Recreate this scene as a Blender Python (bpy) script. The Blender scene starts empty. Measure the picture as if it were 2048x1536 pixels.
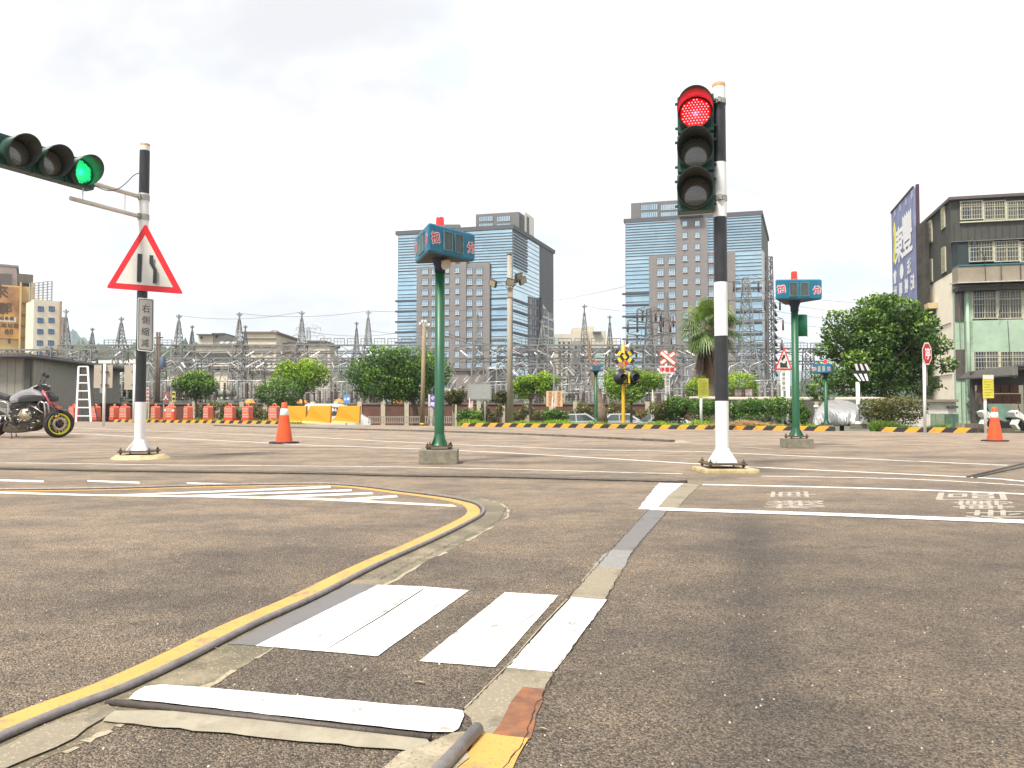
import bpy, bmesh, math, random
import numpy as np
from mathutils import Vector, Matrix
random.seed(7); rng = np.random.default_rng(7)
R = math.radians
SC = bpy.context.scene
COL = SC.collection
# ------------------------------------------------------------------ camera
E = 0.65; F = 1479.0; HZ = 820.0
PITCH = math.atan((HZ - 768) / F)
cd = bpy.data.cameras.new('camera'); cam = bpy.data.objects.new('camera', cd); COL.objects.link(cam)
cam.location = (0, 0, E); cam.rotation_euler = (R(90) + PITCH, 0, 0)
cd.sensor_width = 36; cd.lens = F / 2048 * 36; cd.clip_start = 0.05; cd.clip_end = 9000
SC.camera = cam
# ------------------------------------------------------------------ sky and sun
SUN_EL, SUN_AZ = 58, 217          # azimuth measured clockwise from +Y (view direction)
w = bpy.data.worlds.new('World'); SC.world = w; w.use_nodes = True
nt = w.node_tree; nt.nodes.clear()
def N(t, **k):
    n = nt.nodes.new(t)
    for a, b in k.items(): setattr(n, a, b)
    return n
out = N('ShaderNodeOutputWorld'); bg = N('ShaderNodeBackground'); bg.inputs[1].default_value = 0.1
sky = N('ShaderNodeTexSky', sky_type='NISHITA', sun_disc=False)
sky.sun_elevation = R(SUN_EL); sky.sun_rotation = R(SUN_AZ); sky.dust_density = 3; sky.air_density = 1.0
tc = N('ShaderNodeTexCoord'); sep = N('ShaderNodeSeparateXYZ'); nt.links.new(tc.outputs['Generated'], sep.inputs[0])
def M(op, a, b=None, c=None):
    n = N('ShaderNodeMath', operation=op)
    for i, q in enumerate((a, b, c)):
        if q is None: continue
        if isinstance(q, (int, float)): n.inputs[i].default_value = q
        else: nt.links.new(q, n.inputs[i])
    return n.outputs[0]
zz = M('ADD', M('MAXIMUM', sep.outputs[2], 0.0), 0.22)
cmb = N('ShaderNodeCombineXYZ')
nt.links.new(M('DIVIDE', sep.outputs[0], zz), cmb.inputs[0]); nt.links.new(M('DIVIDE', sep.outputs[1], zz), cmb.inputs[1])
def noise(scale, det, rough, off):
    mp = N('ShaderNodeMapping'); mp.inputs['Location'].default_value = off; nt.links.new(cmb.outputs[0], mp.inputs[0])
    n = N('ShaderNodeTexNoise'); n.inputs['Scale'].default_value = scale; n.inputs['Detail'].default_value = det
    n.inputs['Roughness'].default_value = rough; n.inputs['Distortion'].default_value = 0.35
    nt.links.new(mp.outputs[0], n.inputs['Vector']); return n.outputs[0]
def ramp(x, a, b):
    n = N('ShaderNodeMapRange'); n.interpolation_type = 'SMOOTHSTEP'
    n.inputs[1].default_value = a; n.inputs[2].default_value = b; nt.links.new(x, n.inputs[0]); return n.outputs[0]
def mixc(f, a, b):
    n = N('ShaderNodeMix', data_type='RGBA')
    nt.links.new(f, n.inputs[0]) if not isinstance(f, (int, float)) else setattr(n.inputs[0], 'default_value', f)
    for i, q in ((6, a), (7, b)):
        if isinstance(q, tuple): n.inputs[i].default_value = (*q, 1)
        else: nt.links.new(q, n.inputs[i])
    return n.outputs[2]
big = noise(1.0, 6, .6, (3.63, 6.49, 4)); small = noise(2.2, 6, .6, (5.1, 3.2, 1)); hole = noise(1.25, 4, .5, (9.4, 4.4, 3))
white = mixc(ramp(small, .35, .7), (6.6, 6.6, 6.65), (4.75, 4.78, 4.88))
grey = mixc(ramp(big, .44, .68), white, (3.95, 3.98, 4.15))
blue = mixc(0.25, (4.1, 4.8, 5.6), sky.outputs[0])
cl = mixc(ramp(hole, .52, .66), grey, mixc(0.75, grey, blue))
low = M('MULTIPLY', ramp(sep.outputs[2], .26, .02), ramp(small, .42, .62))
cl2 = mixc(M('MULTIPLY', low, .62), cl, (4.4, 5.0, 5.7))
nt.links.new(cl2, bg.inputs[0]); nt.links.new(bg.outputs[0], out.inputs[0])
sl = bpy.data.lights.new('sun', 'SUN'); sl.energy = 3.0; sl.angle = R(10); sl.color = (1, .95, .87)
sun = bpy.data.objects.new('sun', sl); COL.objects.link(sun)
sd = Vector((math.sin(R(SUN_AZ)) * math.cos(R(SUN_EL)), math.cos(R(SUN_AZ)) * math.cos(R(SUN_EL)), math.sin(R(SUN_EL))))
sun.rotation_euler = sd.to_track_quat('Z', 'Y').to_euler(); sun.location = sd * 50
SC.view_settings.view_transform = 'Standard'; SC.view_settings.look = 'None'
SC.view_settings.exposure = 1.12; SC.view_settings.gamma = 1; SC.view_settings.use_curve_mapping = False
SC.render.engine = 'CYCLES'; SC.cycles.use_denoising = True; SC.cycles.max_bounces = 6; SC.cycles.volume_bounces = 1
SC.cycles.sample_clamp_indirect = 4; SC.cycles.caustics_reflective = False; SC.cycles.caustics_refractive = False
# ------------------------------------------------------------------ photograph geometry -> world points
CP, SP = math.cos(PITCH), math.sin(PITCH)
def P(px, py, d):
    u, v = (px - 1024) / F, (768 - py) / F
    s = d / (CP - v * SP); return Vector((u * s, d, E + s * (SP + v * CP)))
def G(px, py, z=0.0):
    u, v = (px - 1024) / F, (768 - py) / F
    s = (z - E) / (SP + v * CP); return Vector((u * s, s * (CP - v * SP), z))
def GD(py): return G(1024, py).y
# ------------------------------------------------------------------ materials
MATS = {}
def mat(name, col, rough=.7, metal=0, var=.12, scale=6, bump=.0, col2=None, dirt=0, dirtcol=(.12, .09, .06), emit=0, spec=.5, coat=0, stretch=None, det=6):
    if name in MATS: return MATS[name]
    m = bpy.data.materials.new(name); m.use_nodes = True; t = m.node_tree; b = t.nodes['Principled BSDF']; L = t.links.new
    b.inputs['Roughness'].default_value = rough; b.inputs['Metallic'].default_value = metal
    b.inputs['Specular IOR Level'].default_value = spec; b.inputs['Coat Weight'].default_value = coat
    co = t.nodes.new('ShaderNodeTexCoord').outputs['Object']
    if stretch:
        mp = t.nodes.new('ShaderNodeMapping'); mp.inputs['Scale'].default_value = stretch; L(co, mp.inputs[0]); co = mp.outputs[0]
    n = t.nodes.new('ShaderNodeTexNoise'); n.inputs['Scale'].default_value = scale; n.inputs['Detail'].default_value = det; n.inputs['Roughness'].default_value = .65
    L(co, n.inputs['Vector'])
    r = t.nodes.new('ShaderNodeMapRange'); r.inputs[1].default_value = .3; r.inputs[2].default_value = .7; L(n.outputs[0], r.inputs[0])
    x = t.nodes.new('ShaderNodeMix'); x.data_type = 'RGBA'; L(r.outputs[0], x.inputs[0])
    a = tuple(max(0, c * (1 - var)) for c in col); c2 = col2 or tuple(min(1, c * (1 + var)) for c in col)
    x.inputs[6].default_value = (*a, 1); x.inputs[7].default_value = (*c2, 1); o = x.outputs[2]
    if dirt:
        n2 = t.nodes.new('ShaderNodeTexNoise'); n2.inputs['Scale'].default_value = scale * 2.3; n2.inputs['Detail'].default_value = 8; n2.inputs['Roughness'].default_value = .75
        L(co, n2.inputs['Vector']); r2 = t.nodes.new('ShaderNodeMapRange'); r2.inputs[1].default_value = .52; r2.inputs[2].default_value = .78; r2.inputs[4].default_value = dirt
        L(n2.outputs[0], r2.inputs[0]); x2 = t.nodes.new('ShaderNodeMix'); x2.data_type = 'RGBA'; L(r2.outputs[0], x2.inputs[0]); L(o, x2.inputs[6])
        x2.inputs[7].default_value = (*dirtcol, 1); o = x2.outputs[2]
    L(o, b.inputs['Base Color'])
    if bump:
        bp = t.nodes.new('ShaderNodeBump'); bp.inputs['Strength'].default_value = bump; bp.inputs['Distance'].default_value = .02
        L(n.outputs[0], bp.inputs['Height']); L(bp.outputs[0], b.inputs['Normal'])
    if emit:
        b.inputs['Emission Color'].default_value = (*col, 1); b.inputs['Emission Strength'].default_value = emit
    MATS[name] = m; return m
def leafmat(name, c1, c2, c3):
    m = bpy.data.materials.new(name); m.use_nodes = True; t = m.node_tree; b = t.nodes['Principled BSDF']; L = t.links.new
    at = t.nodes.new('ShaderNodeAttribute'); at.attribute_name = 'tint'
    cr = t.nodes.new('ShaderNodeValToRGB'); L(at.outputs['Fac'], cr.inputs[0])
    cr.color_ramp.elements[0].color = (*c1, 1); cr.color_ramp.elements[1].color = (*c3, 1)
    e = cr.color_ramp.elements.new(.5); e.color = (*c2, 1)
    L(cr.outputs[0], b.inputs['Base Color']); b.inputs['Roughness'].default_value = .45
    tr = t.nodes.new('ShaderNodeBsdfTranslucent'); L(cr.outputs[0], tr.inputs[0])
    mx = t.nodes.new('ShaderNodeMixShader'); mx.inputs[0].default_value = .3
    L(b.outputs[0], mx.inputs[1]); L(tr.outputs[0], mx.inputs[2]); L(mx.outputs[0], t.nodes['Material Output'].inputs[0])
    return m
# ------------------------------------------------------------------ mesh builder (world coordinates)
WM = {}
def wmat(o): return WM.get(o.name, Matrix.Identity(4)) if o else Matrix.Identity(4)
class MB:
    def __init__(s): s.v = []; s.f = []; s.m = []; s.s = []
    def add(s, vs, fs, mi=0, sm=False):
        k = len(s.v); s.v += [tuple(q) for q in vs]; s.f += [tuple(i + k for i in f) for f in fs]; s.m += [mi] * len(fs); s.s += [sm] * len(fs)
        return s
    def box(s, c, d, rz=0, mi=0, rot=None):
        m = rot or Matrix.Rotation(rz, 3, 'Z'); c = Vector(c)
        vs = [c + m @ Vector((x * d[0] / 2, y * d[1] / 2, z * d[2] / 2)) for x in (-1, 1) for y in (-1, 1) for z in (-1, 1)]
        return s.add(vs, [(0, 1, 3, 2), (4, 6, 7, 5), (0, 4, 5, 1), (2, 3, 7, 6), (0, 2, 6, 4), (1, 5, 7, 3)], mi)
    def bar(s, a, b, w, h=None, mi=0, up=(0, 0, 1)):
        a, b = Vector(a), Vector(b); h = h or w; d = (b - a)
        if d.length < 1e-6: return s
        d.normalize(); u = Vector(up)
        if abs(d.dot(u)) > .98: u = Vector((0, 1, 0)) if abs(d.y) < .9 else Vector((1, 0, 0))
        x = d.cross(u).normalized() * w / 2; y = x.normalized().cross(d).normalized() * h / 2
        vs = [p + i * x + j * y for p in (a, b) for i, j in ((-1, -1), (1, -1), (1, 1), (-1, 1))]
        return s.add(vs, [(0, 1, 2, 3), (7, 6, 5, 4), (0, 4, 5, 1), (1, 5, 6, 2), (2, 6, 7, 3), (3, 7, 4, 0)], mi)
    def tube(s, pts, r, n=12, mi=0, caps=True, sm=True):
        pts = [Vector(p) for p in pts]; rr = r if isinstance(r, (list, tuple)) else [r] * len(pts); k = len(pts); vs = []; fs = []
        d0 = (pts[1] - pts[0]).normalized(); u = Vector((0, 0, 1)) if abs(d0.z) < .9 else Vector((1, 0, 0)); x = d0.cross(u).normalized()
        for i, p in enumerate(pts):
            d = (pts[min(i + 1, k - 1)] - pts[max(i - 1, 0)]).normalized()
            x = (x - d * x.dot(d)).normalized(); y = d.cross(x)
            vs += [p + (x * math.cos(2 * math.pi * j / n) + y * math.sin(2 * math.pi * j / n)) * rr[i] for j in range(n)]
        for i in range(k - 1):
            fs += [(i * n + j, i * n + (j + 1) % n, (i + 1) * n + (j + 1) % n, (i + 1) * n + j) for j in range(n)]
        s.add(vs, fs, mi, sm)
        if caps:
            s.add(vs[:n], [tuple(range(n))[::-1]], mi); s.add(vs[-n:], [tuple(range(n))], mi)
        return s
    def lathe(s, prof, c=(0, 0, 0), ax=(0, 0, 1), n=20, mi=0, sm=True, a0=0, a1=2 * math.pi):
        c = Vector(c); az = Vector(ax).normalized(); u = Vector((0, 0, 1)) if abs(az.z) < .9 else Vector((1, 0, 0))
        x = az.cross(u).normalized(); y = az.cross(x); full = abs(a1 - a0 - 2 * math.pi) < 1e-6; k = n if full else n + 1
        vs = [c + az * h + (x * math.cos(a0 + (a1 - a0) * j / n) + y * math.sin(a0 + (a1 - a0) * j / n)) * r for r, h in prof for j in range(k)]
        fs = []
        for i in range(len(prof) - 1):
            for j in range(n):
                j2 = (j + 1) % k; fs.append((i * k + j, i * k + j2, (i + 1) * k + j2, (i + 1) * k + j))
        return s.add(vs, fs, mi, sm)
    def prism(s, poly, ext, mi=0, side=None):
        ext = Vector(ext); a = [Vector(p) for p in poly]; n = len(a); b = [p + ext for p in a]
        s.add(a + b, [tuple(range(n)), tuple(range(2 * n - 1, n - 1, -1))], mi)
        return s.add(a + b, [(i, n + i, n + (i + 1) % n, (i + 1) % n) for i in range(n)], mi if side is None else side)
    def poly(s, pts, mi=0): return s.add(pts, [tuple(range(len(pts)))], mi)
    def ball(s, c, r, mi=0, n=12, sc=(1, 1, 1)):
        c = Vector(c); vs = []; fs = []; k = n // 2
        for i in range(k + 1):
            t = math.pi * i / k
            for j in range(n):
                q = 2 * math.pi * j / n; vs.append(c + Vector((r * sc[0] * math.sin(t) * math.cos(q), r * sc[1] * math.sin(t) * math.sin(q), r * sc[2] * math.cos(t))))
        for i in range(k): fs += [(i * n + j, (i + 1) * n + j, (i + 1) * n + (j + 1) % n, i * n + (j + 1) % n) for j in range(n)]
        return s.add(vs, fs, mi, True)
    def xf(s, m): s.v = [tuple(m @ Vector(q)) for q in s.v]; return s
    def build(s, name, mats, parent=None, bevel=0, fixn=True):
        root = parent
        inv = wmat(parent).inverted() if parent else Matrix.Identity(4)
        me = bpy.data.meshes.new(name); me.from_pydata([tuple(inv @ Vector(q)) for q in s.v] if parent else s.v, [], s.f)
        for m in (mats if isinstance(mats, (list, tuple)) else [mats]): me.materials.append(m)
        me.polygons.foreach_set('material_index', s.m); me.polygons.foreach_set('use_smooth', s.s)
        if fixn:
            bm = bmesh.new(); bm.from_mesh(me); bmesh.ops.remove_doubles(bm, verts=bm.verts, dist=1e-5)
            bmesh.ops.recalc_face_normals(bm, faces=bm.faces)
            if bevel: bmesh.ops.bevel(bm, geom=[e for e in bm.edges if len(e.link_faces) == 2 and e.calc_face_angle(0) > .6], offset=bevel, segments=2, affect='EDGES', profile=.7)
            bm.to_mesh(me); bm.free()
        me.update(); o = bpy.data.objects.new(name, me); COL.objects.link(o)
        if parent: o.parent = parent; WM[o.name] = wmat(parent)
        return o
def tag(o, label=None, cat=None, group=None, kind=None):
    if label: o['label'] = label
    if cat: o['category'] = cat
    if group: o['group'] = group
    if kind: o['kind'] = kind
    return o
def thing(name, label, cat, loc=(0, 0, 0), rz=0, group=None):
    o = bpy.data.objects.new(name, None); COL.objects.link(o); o.location = loc; o.rotation_euler = (0, 0, rz); o.empty_display_size = .2
    WM[o.name] = Matrix.Translation(loc) @ Matrix.Rotation(rz, 4, 'Z')
    return tag(o, label, cat, group)
def kids(o): return [c for c in COL.objects if c.parent == o]
def dup(root, loc, rz=None, label=None, group=None, scale=None):
    m = {}
    def cp(o, par):
        c = o.copy(); COL.objects.link(c)
        if par: c.parent = par
        for k in KID.get(o.name, ()): cp(k, c)
        return c
    KID = {}
    for o in COL.objects:
        if o.parent: KID.setdefault(o.parent.name, []).append(o)
    r = cp(root, None); r.location = loc
    if rz is not None: r.rotation_euler = (0, 0, rz)
    if scale: r.scale = (scale,) * 3
    if label: r['label'] = label
    if group: r['group'] = group
    WM[r.name] = Matrix.Translation(loc) @ Matrix.Rotation(rz or 0, 4, 'Z')
    return r
def sheet(name, vs, qs, m, parent=None, tint=None, tintname='tint', smooth=False):
    """fast numpy mesh of quads"""
    me = bpy.data.meshes.new(name); nv, nq = len(vs), len(qs)
    me.vertices.add(nv); me.vertices.foreach_set('co', np.asarray(vs, dtype=np.float32).ravel())
    me.loops.add(nq * 4); me.loops.foreach_set('vertex_index', np.asarray(qs, dtype=np.int32).ravel())
    me.polygons.add(nq); me.polygons.foreach_set('loop_start', np.arange(0, nq * 4, 4, dtype=np.int32))
    try: me.polygons.foreach_set('loop_total', np.full(nq, 4, dtype=np.int32))
    except Exception: pass
    me.polygons.foreach_set('use_smooth', np.full(nq, smooth, dtype=bool))
    if tint is not None:
        a = me.attributes.new(tintname, 'FLOAT', 'POINT'); a.data.foreach_set('value', np.asarray(tint, dtype=np.float32))
    me.update(calc_edges=True); me.validate(); me.materials.append(m)
    o = bpy.data.objects.new(name, me); COL.objects.link(o)
    if parent:
        o.parent = parent; o.matrix_parent_inverse = Matrix.Identity(4)
        inv = np.array(wmat(parent).inverted()); co = np.asarray(vs, dtype=np.float64) @ inv[:3, :3].T + inv[:3, 3]
        me.vertices.foreach_set('co', co.astype(np.float32).ravel()); me.update(); WM[o.name] = wmat(parent)
    return o
# ------------------------------------------------------------------ lettering
_G = {}
def glyph(ch):
    if ch in _G: return _G[ch]
    cu = bpy.data.curves.new('t', 'FONT'); cu.body = ch; cu.size = 1; cu.align_x = 'LEFT'; cu.resolution_u = 3
    o = bpy.data.objects.new('t', cu); COL.objects.link(o); bpy.context.view_layer.update()
    me = bpy.data.meshes.new_from_object(o.evaluated_get(bpy.context.evaluated_depsgraph_get()))
    vs = [(q.co.x, q.co.y) for q in me.vertices]; fs = [tuple(p.vertices) for p in me.polygons]
    bpy.data.objects.remove(o); bpy.data.curves.remove(cu); bpy.data.meshes.remove(me)
    if vs:
        xs = [a for a, b in vs]; ys = [b for a, b in vs]; x0, x1, y0, y1 = min(xs), max(xs), min(ys), max(ys)
        k = max(x1 - x0, y1 - y0); cx, cy = (x0 + x1) / 2, (y0 + y1) / 2
        vs = [((a - cx) / k, (b - cy) / k) for a, b in vs]
    _G[ch] = (vs, fs); return _G[ch]
def write(mb, s, o, ux, uy, size, step=None, mi=0, sx=1.0, bold=0):
    """characters centred on o + i*step, glyph axes ux, uy (unit vectors)"""
    ux, uy = Vector(ux), Vector(uy); step = Vector(step) if step is not None else ux * size * 1.15
    n = len(s); o = Vector(o) - step * (n - 1) / 2; nn = ux.cross(uy).normalized()
    offs = [(0, 0)] if not bold else [(-bold, 0), (bold, 0), (0, -bold), (0, bold)]
    for i, ch in enumerate(s):
        if ch == ' ': continue
        vs, fs = glyph(ch)
        for j, (bx, by) in enumerate(offs):
            mb.add([o + step * i + ux * (a * size * sx + bx) + uy * (b * size + by) + nn * (j * .0002) for a, b in vs], fs, mi)
    return mb
# ================================================================== GROUND
def asphalt():
    m = bpy.data.materials.new('asphalt'); m.use_nodes = True; t = m.node_tree; b = t.nodes['Principled BSDF']; L = t.links.new
    def nn(ty, **k):
        n = t.nodes.new(ty)
        for a, v in k.items():
            if a in n.inputs: n.inputs[a].default_value = v
            else: setattr(n, a, v)
        return n
    co = nn('ShaderNodeTexCoord').outputs['Object']; sp = nn('ShaderNodeSeparateXYZ'); L(co, sp.inputs[0])
    def noi(scale, det, rough, st=None, dist=0):
        c = co
        if st: mp = nn('ShaderNodeMapping'); mp.inputs['Scale'].default_value = st; L(co, mp.inputs[0]); c = mp.outputs[0]
        n = nn('ShaderNodeTexNoise', Scale=scale, Detail=det, Roughness=rough, Distortion=dist); L(c, n.inputs['Vector']); return n.outputs[0]
    def mr(x, a, c, lo=0, hi=1, sm=True):
        n = nn('ShaderNodeMapRange'); n.interpolation_type = 'SMOOTHSTEP' if sm else 'LINEAR'
        for i, q in enumerate((a, c, lo, hi)): n.inputs[i + 1].default_value = q
        L(x, n.inputs[0]); return n.outputs[0]
    def mx(f, a, c, mode='MIX'):
        n = nn('ShaderNodeMix', data_type='RGBA', blend_type=mode)
        if isinstance(f, (int, float)): n.inputs[0].default_value = f
        else: L(f, n.inputs[0])
        for i, q in ((6, a), (7, c)):
            if isinstance(q, tuple): n.inputs[i].default_value = (*q, 1)
            else: L(q, n.inputs[i])
        return n.outputs[2]
    def ma(op, a, c=0):
        n = nn('ShaderNodeMath', operation=op)
        for i, q in enumerate((a, c)):
            if isinstance(q, (int, float)): n.inputs[i].default_value = q
            else: L(q, n.inputs[i])
        return n.outputs[0]
    # base colour is paler far from the camera, darker close by on the right
    worn = mr(ma('ADD', ma('SUBTRACT', sp.outputs[1], ma('MULTIPLY', sp.outputs[0], .55)), ma('MULTIPLY', noi(.55, 5, .6), 3.0)), 2.2, 7.5)
    far_pale = mr(ma('ADD', sp.outputs[1], ma('MULTIPLY', noi(.3, 4, .6, (1, .5, 1)), 8)), 8, 22)
    base = mx(worn, (.172, .136, .100), (.315, .243, .175)); base = mx(far_pale, base, (.41, .318, .238))
    tone = mx(mr(noi(1.3, 6, .62, (1, 1.4, 1)), .33, .66), (.70, .715, .74), (1.14, 1.10, 1.04)); base = mx(1.0, base, tone, 'MULTIPLY')
    # drag and tyre stains that run along the lanes
    sx = ma('MULTIPLY', mr(noi(.33, 6, .7, (.35, 1.9, 1), .6), .52, .68), .55)
    base = mx(sx, base, (.085, .075, .066))
    fin = mr(noi(7, 6, .7), .3, .7, .84, 1.12); base = mx(1.0, base, fin, 'MULTIPLY')
    # particular stains: (pixel centre, half sizes in metres)
    for (px, py, rx, ry, k) in ((640, 1120, .85, .35, .32), (250, 1200, .5, .2, .25), (1560, 1480, .3, .25, .2),
                            (1060, 925, 1.3, .35, .45), (1940, 915, 1.1, .5, .4), (560, 895, 2.2, .3, .35), (960, 950, 1.3, .3, .4), (1480, 940, .7, .4, .4), (100, 897, 1.5, .3, .35), (1760, 905, .8, .6, .35), (820, 880, 2, .4, .3)):
        c = G(px, py); v = ma('ADD', ma('POWER', ma('DIVIDE', ma('ABSOLUTE', ma('SUBTRACT', sp.outputs[0], c.x)), rx), 2), ma('POWER', ma('DIVIDE', ma('ABSOLUTE', ma('SUBTRACT', sp.outputs[1], c.y)), ry), 2))
        v = ma('MULTIPLY', mr(ma('ADD', v, ma('MULTIPLY', noi(3.1, 5, .7), .9)), 1.75, .35), k); base = mx(v, base, (.045, .042, .042))
    # oil track running away from the near lane edge beside the mortar channel, and a fainter one left of it
    for sl, wd, y0, y1, k in ((.322, .19, 1.2, 4.6, .34), (.330, .36, 2.0, 4.4, .22), (.60, .22, 1.3, 3.6, .18), (-.38, .25, 2.0, 4.2, .22)):
        v = ma('DIVIDE', ma('ABSOLUTE', ma('SUBTRACT', sp.outputs[0], ma('MULTIPLY', sp.outputs[1], sl))), wd)
        v = mr(ma('ADD', v, ma('MULTIPLY', noi(2.6, 6, .7), .8)), 1.35, .30); v = ma('MULTIPLY', v, ma('MULTIPLY', mr(sp.outputs[1], y0, y0 + .9), mr(sp.outputs[1], y1 + .6, y1 - .9)))
        base = mx(ma('MULTIPLY', v, k), base, (.040, .036, .036))
    # aggregate
    vo = nn('ShaderNodeTexVoronoi', Scale=220.0, Randomness=1.0); L(co, vo.inputs['Vector'])
    vo2 = nn('ShaderNodeTexVoronoi', Scale=330.0); L(co, vo2.inputs['Vector'])
    sc = nn('ShaderNodeSeparateColor'); L(vo.outputs['Color'], sc.inputs[0]); sc2 = nn('ShaderNodeSeparateColor'); L(vo2.outputs['Color'], sc2.inputs[0])
    near = mr(sp.outputs[1], 2, 10, 1, .25)
    def mulf(col, val, lo, hi):
        a = mr(val, 0, 1, lo, hi, False); a = ma('ADD', ma('MULTIPLY', ma('SUBTRACT', a, 1), near), 1); return mx(1.0, col, a, 'MULTIPLY')
    base = mulf(base, sc.outputs[0], .42, 1.55); base = mulf(base, sc2.outputs[1], .62, 1.36)
    chip = ma('MULTIPLY', mr(sc.outputs[1], .935, .95), mr(vo.outputs['Distance'], .0031, .0018))
    base = mx(ma('MULTIPLY', chip, ma('MULTIPLY', near, .95)), base, (.72, .64, .50))
    chip2 = ma('MULTIPLY', mr(sc.outputs[2], .90, .92), near); base = mx(ma('MULTIPLY', chip2, .6), base, (.025, .022, .02))
    L(base, b.inputs['Base Color']); b.inputs['Roughness'].default_value = .8; b.inputs['Specular IOR Level'].default_value = .4
    h = ma('ADD', ma('MULTIPLY', sc.outputs[0], .6), ma('ADD', ma('MULTIPLY', sc2.outputs[0], .35), ma('MULTIPLY', vo.outputs['Distance'], -30)))
    bp = nn('ShaderNodeBump', Strength=.6, Distance=.002); L(h, bp.inputs['Height']); L(bp.outputs[0], b.inputs['Normal'])
    return m
ASPH = asphalt()
def paint(name, col, wear=.5, grit=.35, sc=22, crack=0.0, wc=(.21, .165, .12), gc=(.15, .11, .075)):
    """road paint: worn patches show the ground, fine grit, hairline cracks"""
    m = bpy.data.materials.new(name); m.use_nodes = True; t = m.node_tree; b = t.nodes['Principled BSDF']; L = t.links.new
    co = t.nodes.new('ShaderNodeTexCoord').outputs['Object']
    def noi(s, det=8, rough=.75):
        n = t.nodes.new('ShaderNodeTexNoise'); n.inputs['Scale'].default_value = s; n.inputs['Detail'].default_value = det; n.inputs['Roughness'].default_value = rough; L(co, n.inputs['Vector']); return n.outputs[0]
    def mr(x, a, c, hi=1):
        n = t.nodes.new('ShaderNodeMapRange'); n.inputs[1].default_value = a; n.inputs[2].default_value = c; n.inputs[4].default_value = hi; L(x, n.inputs[0]); return n.outputs[0]
    def mx(f, a, c):
        n = t.nodes.new('ShaderNodeMix'); n.data_type = 'RGBA'; L(f, n.inputs[0])
        for i, q in ((6, a), (7, c)):
            if isinstance(q, tuple): n.inputs[i].default_value = (*q, 1)
            else: L(q, n.inputs[i])
        return n.outputs[2]
    o = mx(mr(noi(4, 5, .6), .35, .7), tuple(c * .9 for c in col), col)
    o = mx(mr(noi(130, 3, .6), .57, .64, grit), o, gc)
    o = mx(mr(noi(sc), .62 - .12 * wear, .68 - .05 * wear, .85), o, wc)
    if crack:
        n = t.nodes.new('ShaderNodeTexNoise'); n.inputs['Scale'].default_value = 3.0; n.inputs['Detail'].default_value = 5; L(co, n.inputs['Vector'])
        ab = t.nodes.new('ShaderNodeMath'); ab.operation = 'SUBTRACT'; ab.inputs[1].default_value = .5; L(n.outputs[0], ab.inputs[0])
        ac = t.nodes.new('ShaderNodeMath'); ac.operation = 'ABSOLUTE'; L(ab.outputs[0], ac.inputs[0]); o = mx(mr(ac.outputs[0], .0045, .0015, crack), o, (.06, .045, .03))
    L(o, b.inputs['Base Color']); b.inputs['Roughness'].default_value = .65
    bp = t.nodes.new('ShaderNodeBump'); bp.inputs['Strength'].default_value = .4; bp.inputs['Distance'].default_value = .002; L(noi(120, 4), bp.inputs['Height']); L(bp.outputs[0], b.inputs['Normal'])
    return m
WHITEP = paint('white_road_paint', (.78, .77, .73), .62, .5, 14, crack=.35); YELP = paint('yellow_road_paint', (.57, .325, .08), .75, .4, 10, crack=.2)
FADEP = paint('faded_white_paint', (.42, .37, .30), 1.1, .6, 9); CREAMP = paint('cream_road_paint', (.74, .68, .52), .5, .3)
CONC = paint('concrete', (.25, .21, .145), .9, .7, 5, wc=(.13, .11, .075), gc=(.40, .34, .24))
CONCD = paint('damp_concrete', (.13, .108, .068), 1.2, .8, 4, wc=(.27, .22, .14), gc=(.36, .31, .2))
CONCL = paint('pale_mortar', (.40, .34, .23), 1.2, .8, 9, wc=(.20, .165, .11))
CONCG = paint('grey_mortar', (.16, .15, .148), .6, .5, 6, wc=(.10, .09, .08))
RUST = mat('rust_stain', (.12, .065, .05), .9, var=.2, scale=14, bump=.08, col2=(.30, .115, .045), dirt=.8, dirtcol=(.22, .17, .11), det=12)
CRACK = mat('crack', (.018, .015, .012), .95, var=.2)
# --- kerb line of the practice ground
KA, KB = G(350, 845.5), G(1850, 864.5); KD = (KB - KA).normalized(); KN = Vector((-KD.y, KD.x, 0))
if KN.y < 0: KN = -KN
def kerb_at(px, off=0.0):
    """point on the kerb line seen in column px"""
    a = (px - 1024) / F; t = (a * KA.y - KA.x) / (KD.x - a * KD.y); return KA + KD * t + KN * off
def sdist(p): return (Vector((p[0], p[1], 0)) - KA).dot(KN)
def gz(s):
    s = max(0, s - .3); u = min(1, s / 8); return -.02 - 1.0 * u * u * (3 - 2 * u)
def gat(p): return gz(sdist(p)) if sdist(p) > .15 else 0.0
lot = MB(); far = 90
lot.poly([KA - KD * far - KN * 120, KB + KD * far - KN * 120, KB + KD * far + KN * .3, KA - KD * far + KN * .3])
tag(lot.build('asphalt_ground', ASPH), 'worn brown asphalt of the driving practice ground', kind='structure')
GRASSG = mat('verge_soil', (.07, .075, .025), 1, var=.4, scale=3, col2=(.10, .13, .03), dirt=.6, dirtcol=(.12, .10, .05))
ST = mat('street_asphalt', (.13, .12, .105), .9, var=.15, scale=2); TER = mat('far_ground', (.09, .10, .06), 1, var=.3, scale=.05, col2=(.13, .12, .09))
def strip(name, m, ss, ext=90, lab=None):
    q = MB()
    for s0, s1 in zip(ss[:-1], ss[1:]):
        q.poly([KA - KD * ext + KN * s0 + Vector((0, 0, gz(s0))), KB + KD * ext + KN * s0 + Vector((0, 0, gz(s0))), KB + KD * ext + KN * s1 + Vector((0, 0, gz(s1))), KA - KD * ext + KN * s1 + Vector((0, 0, gz(s1)))])
    return tag(q.build(name, m), lab, kind='structure')
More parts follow.
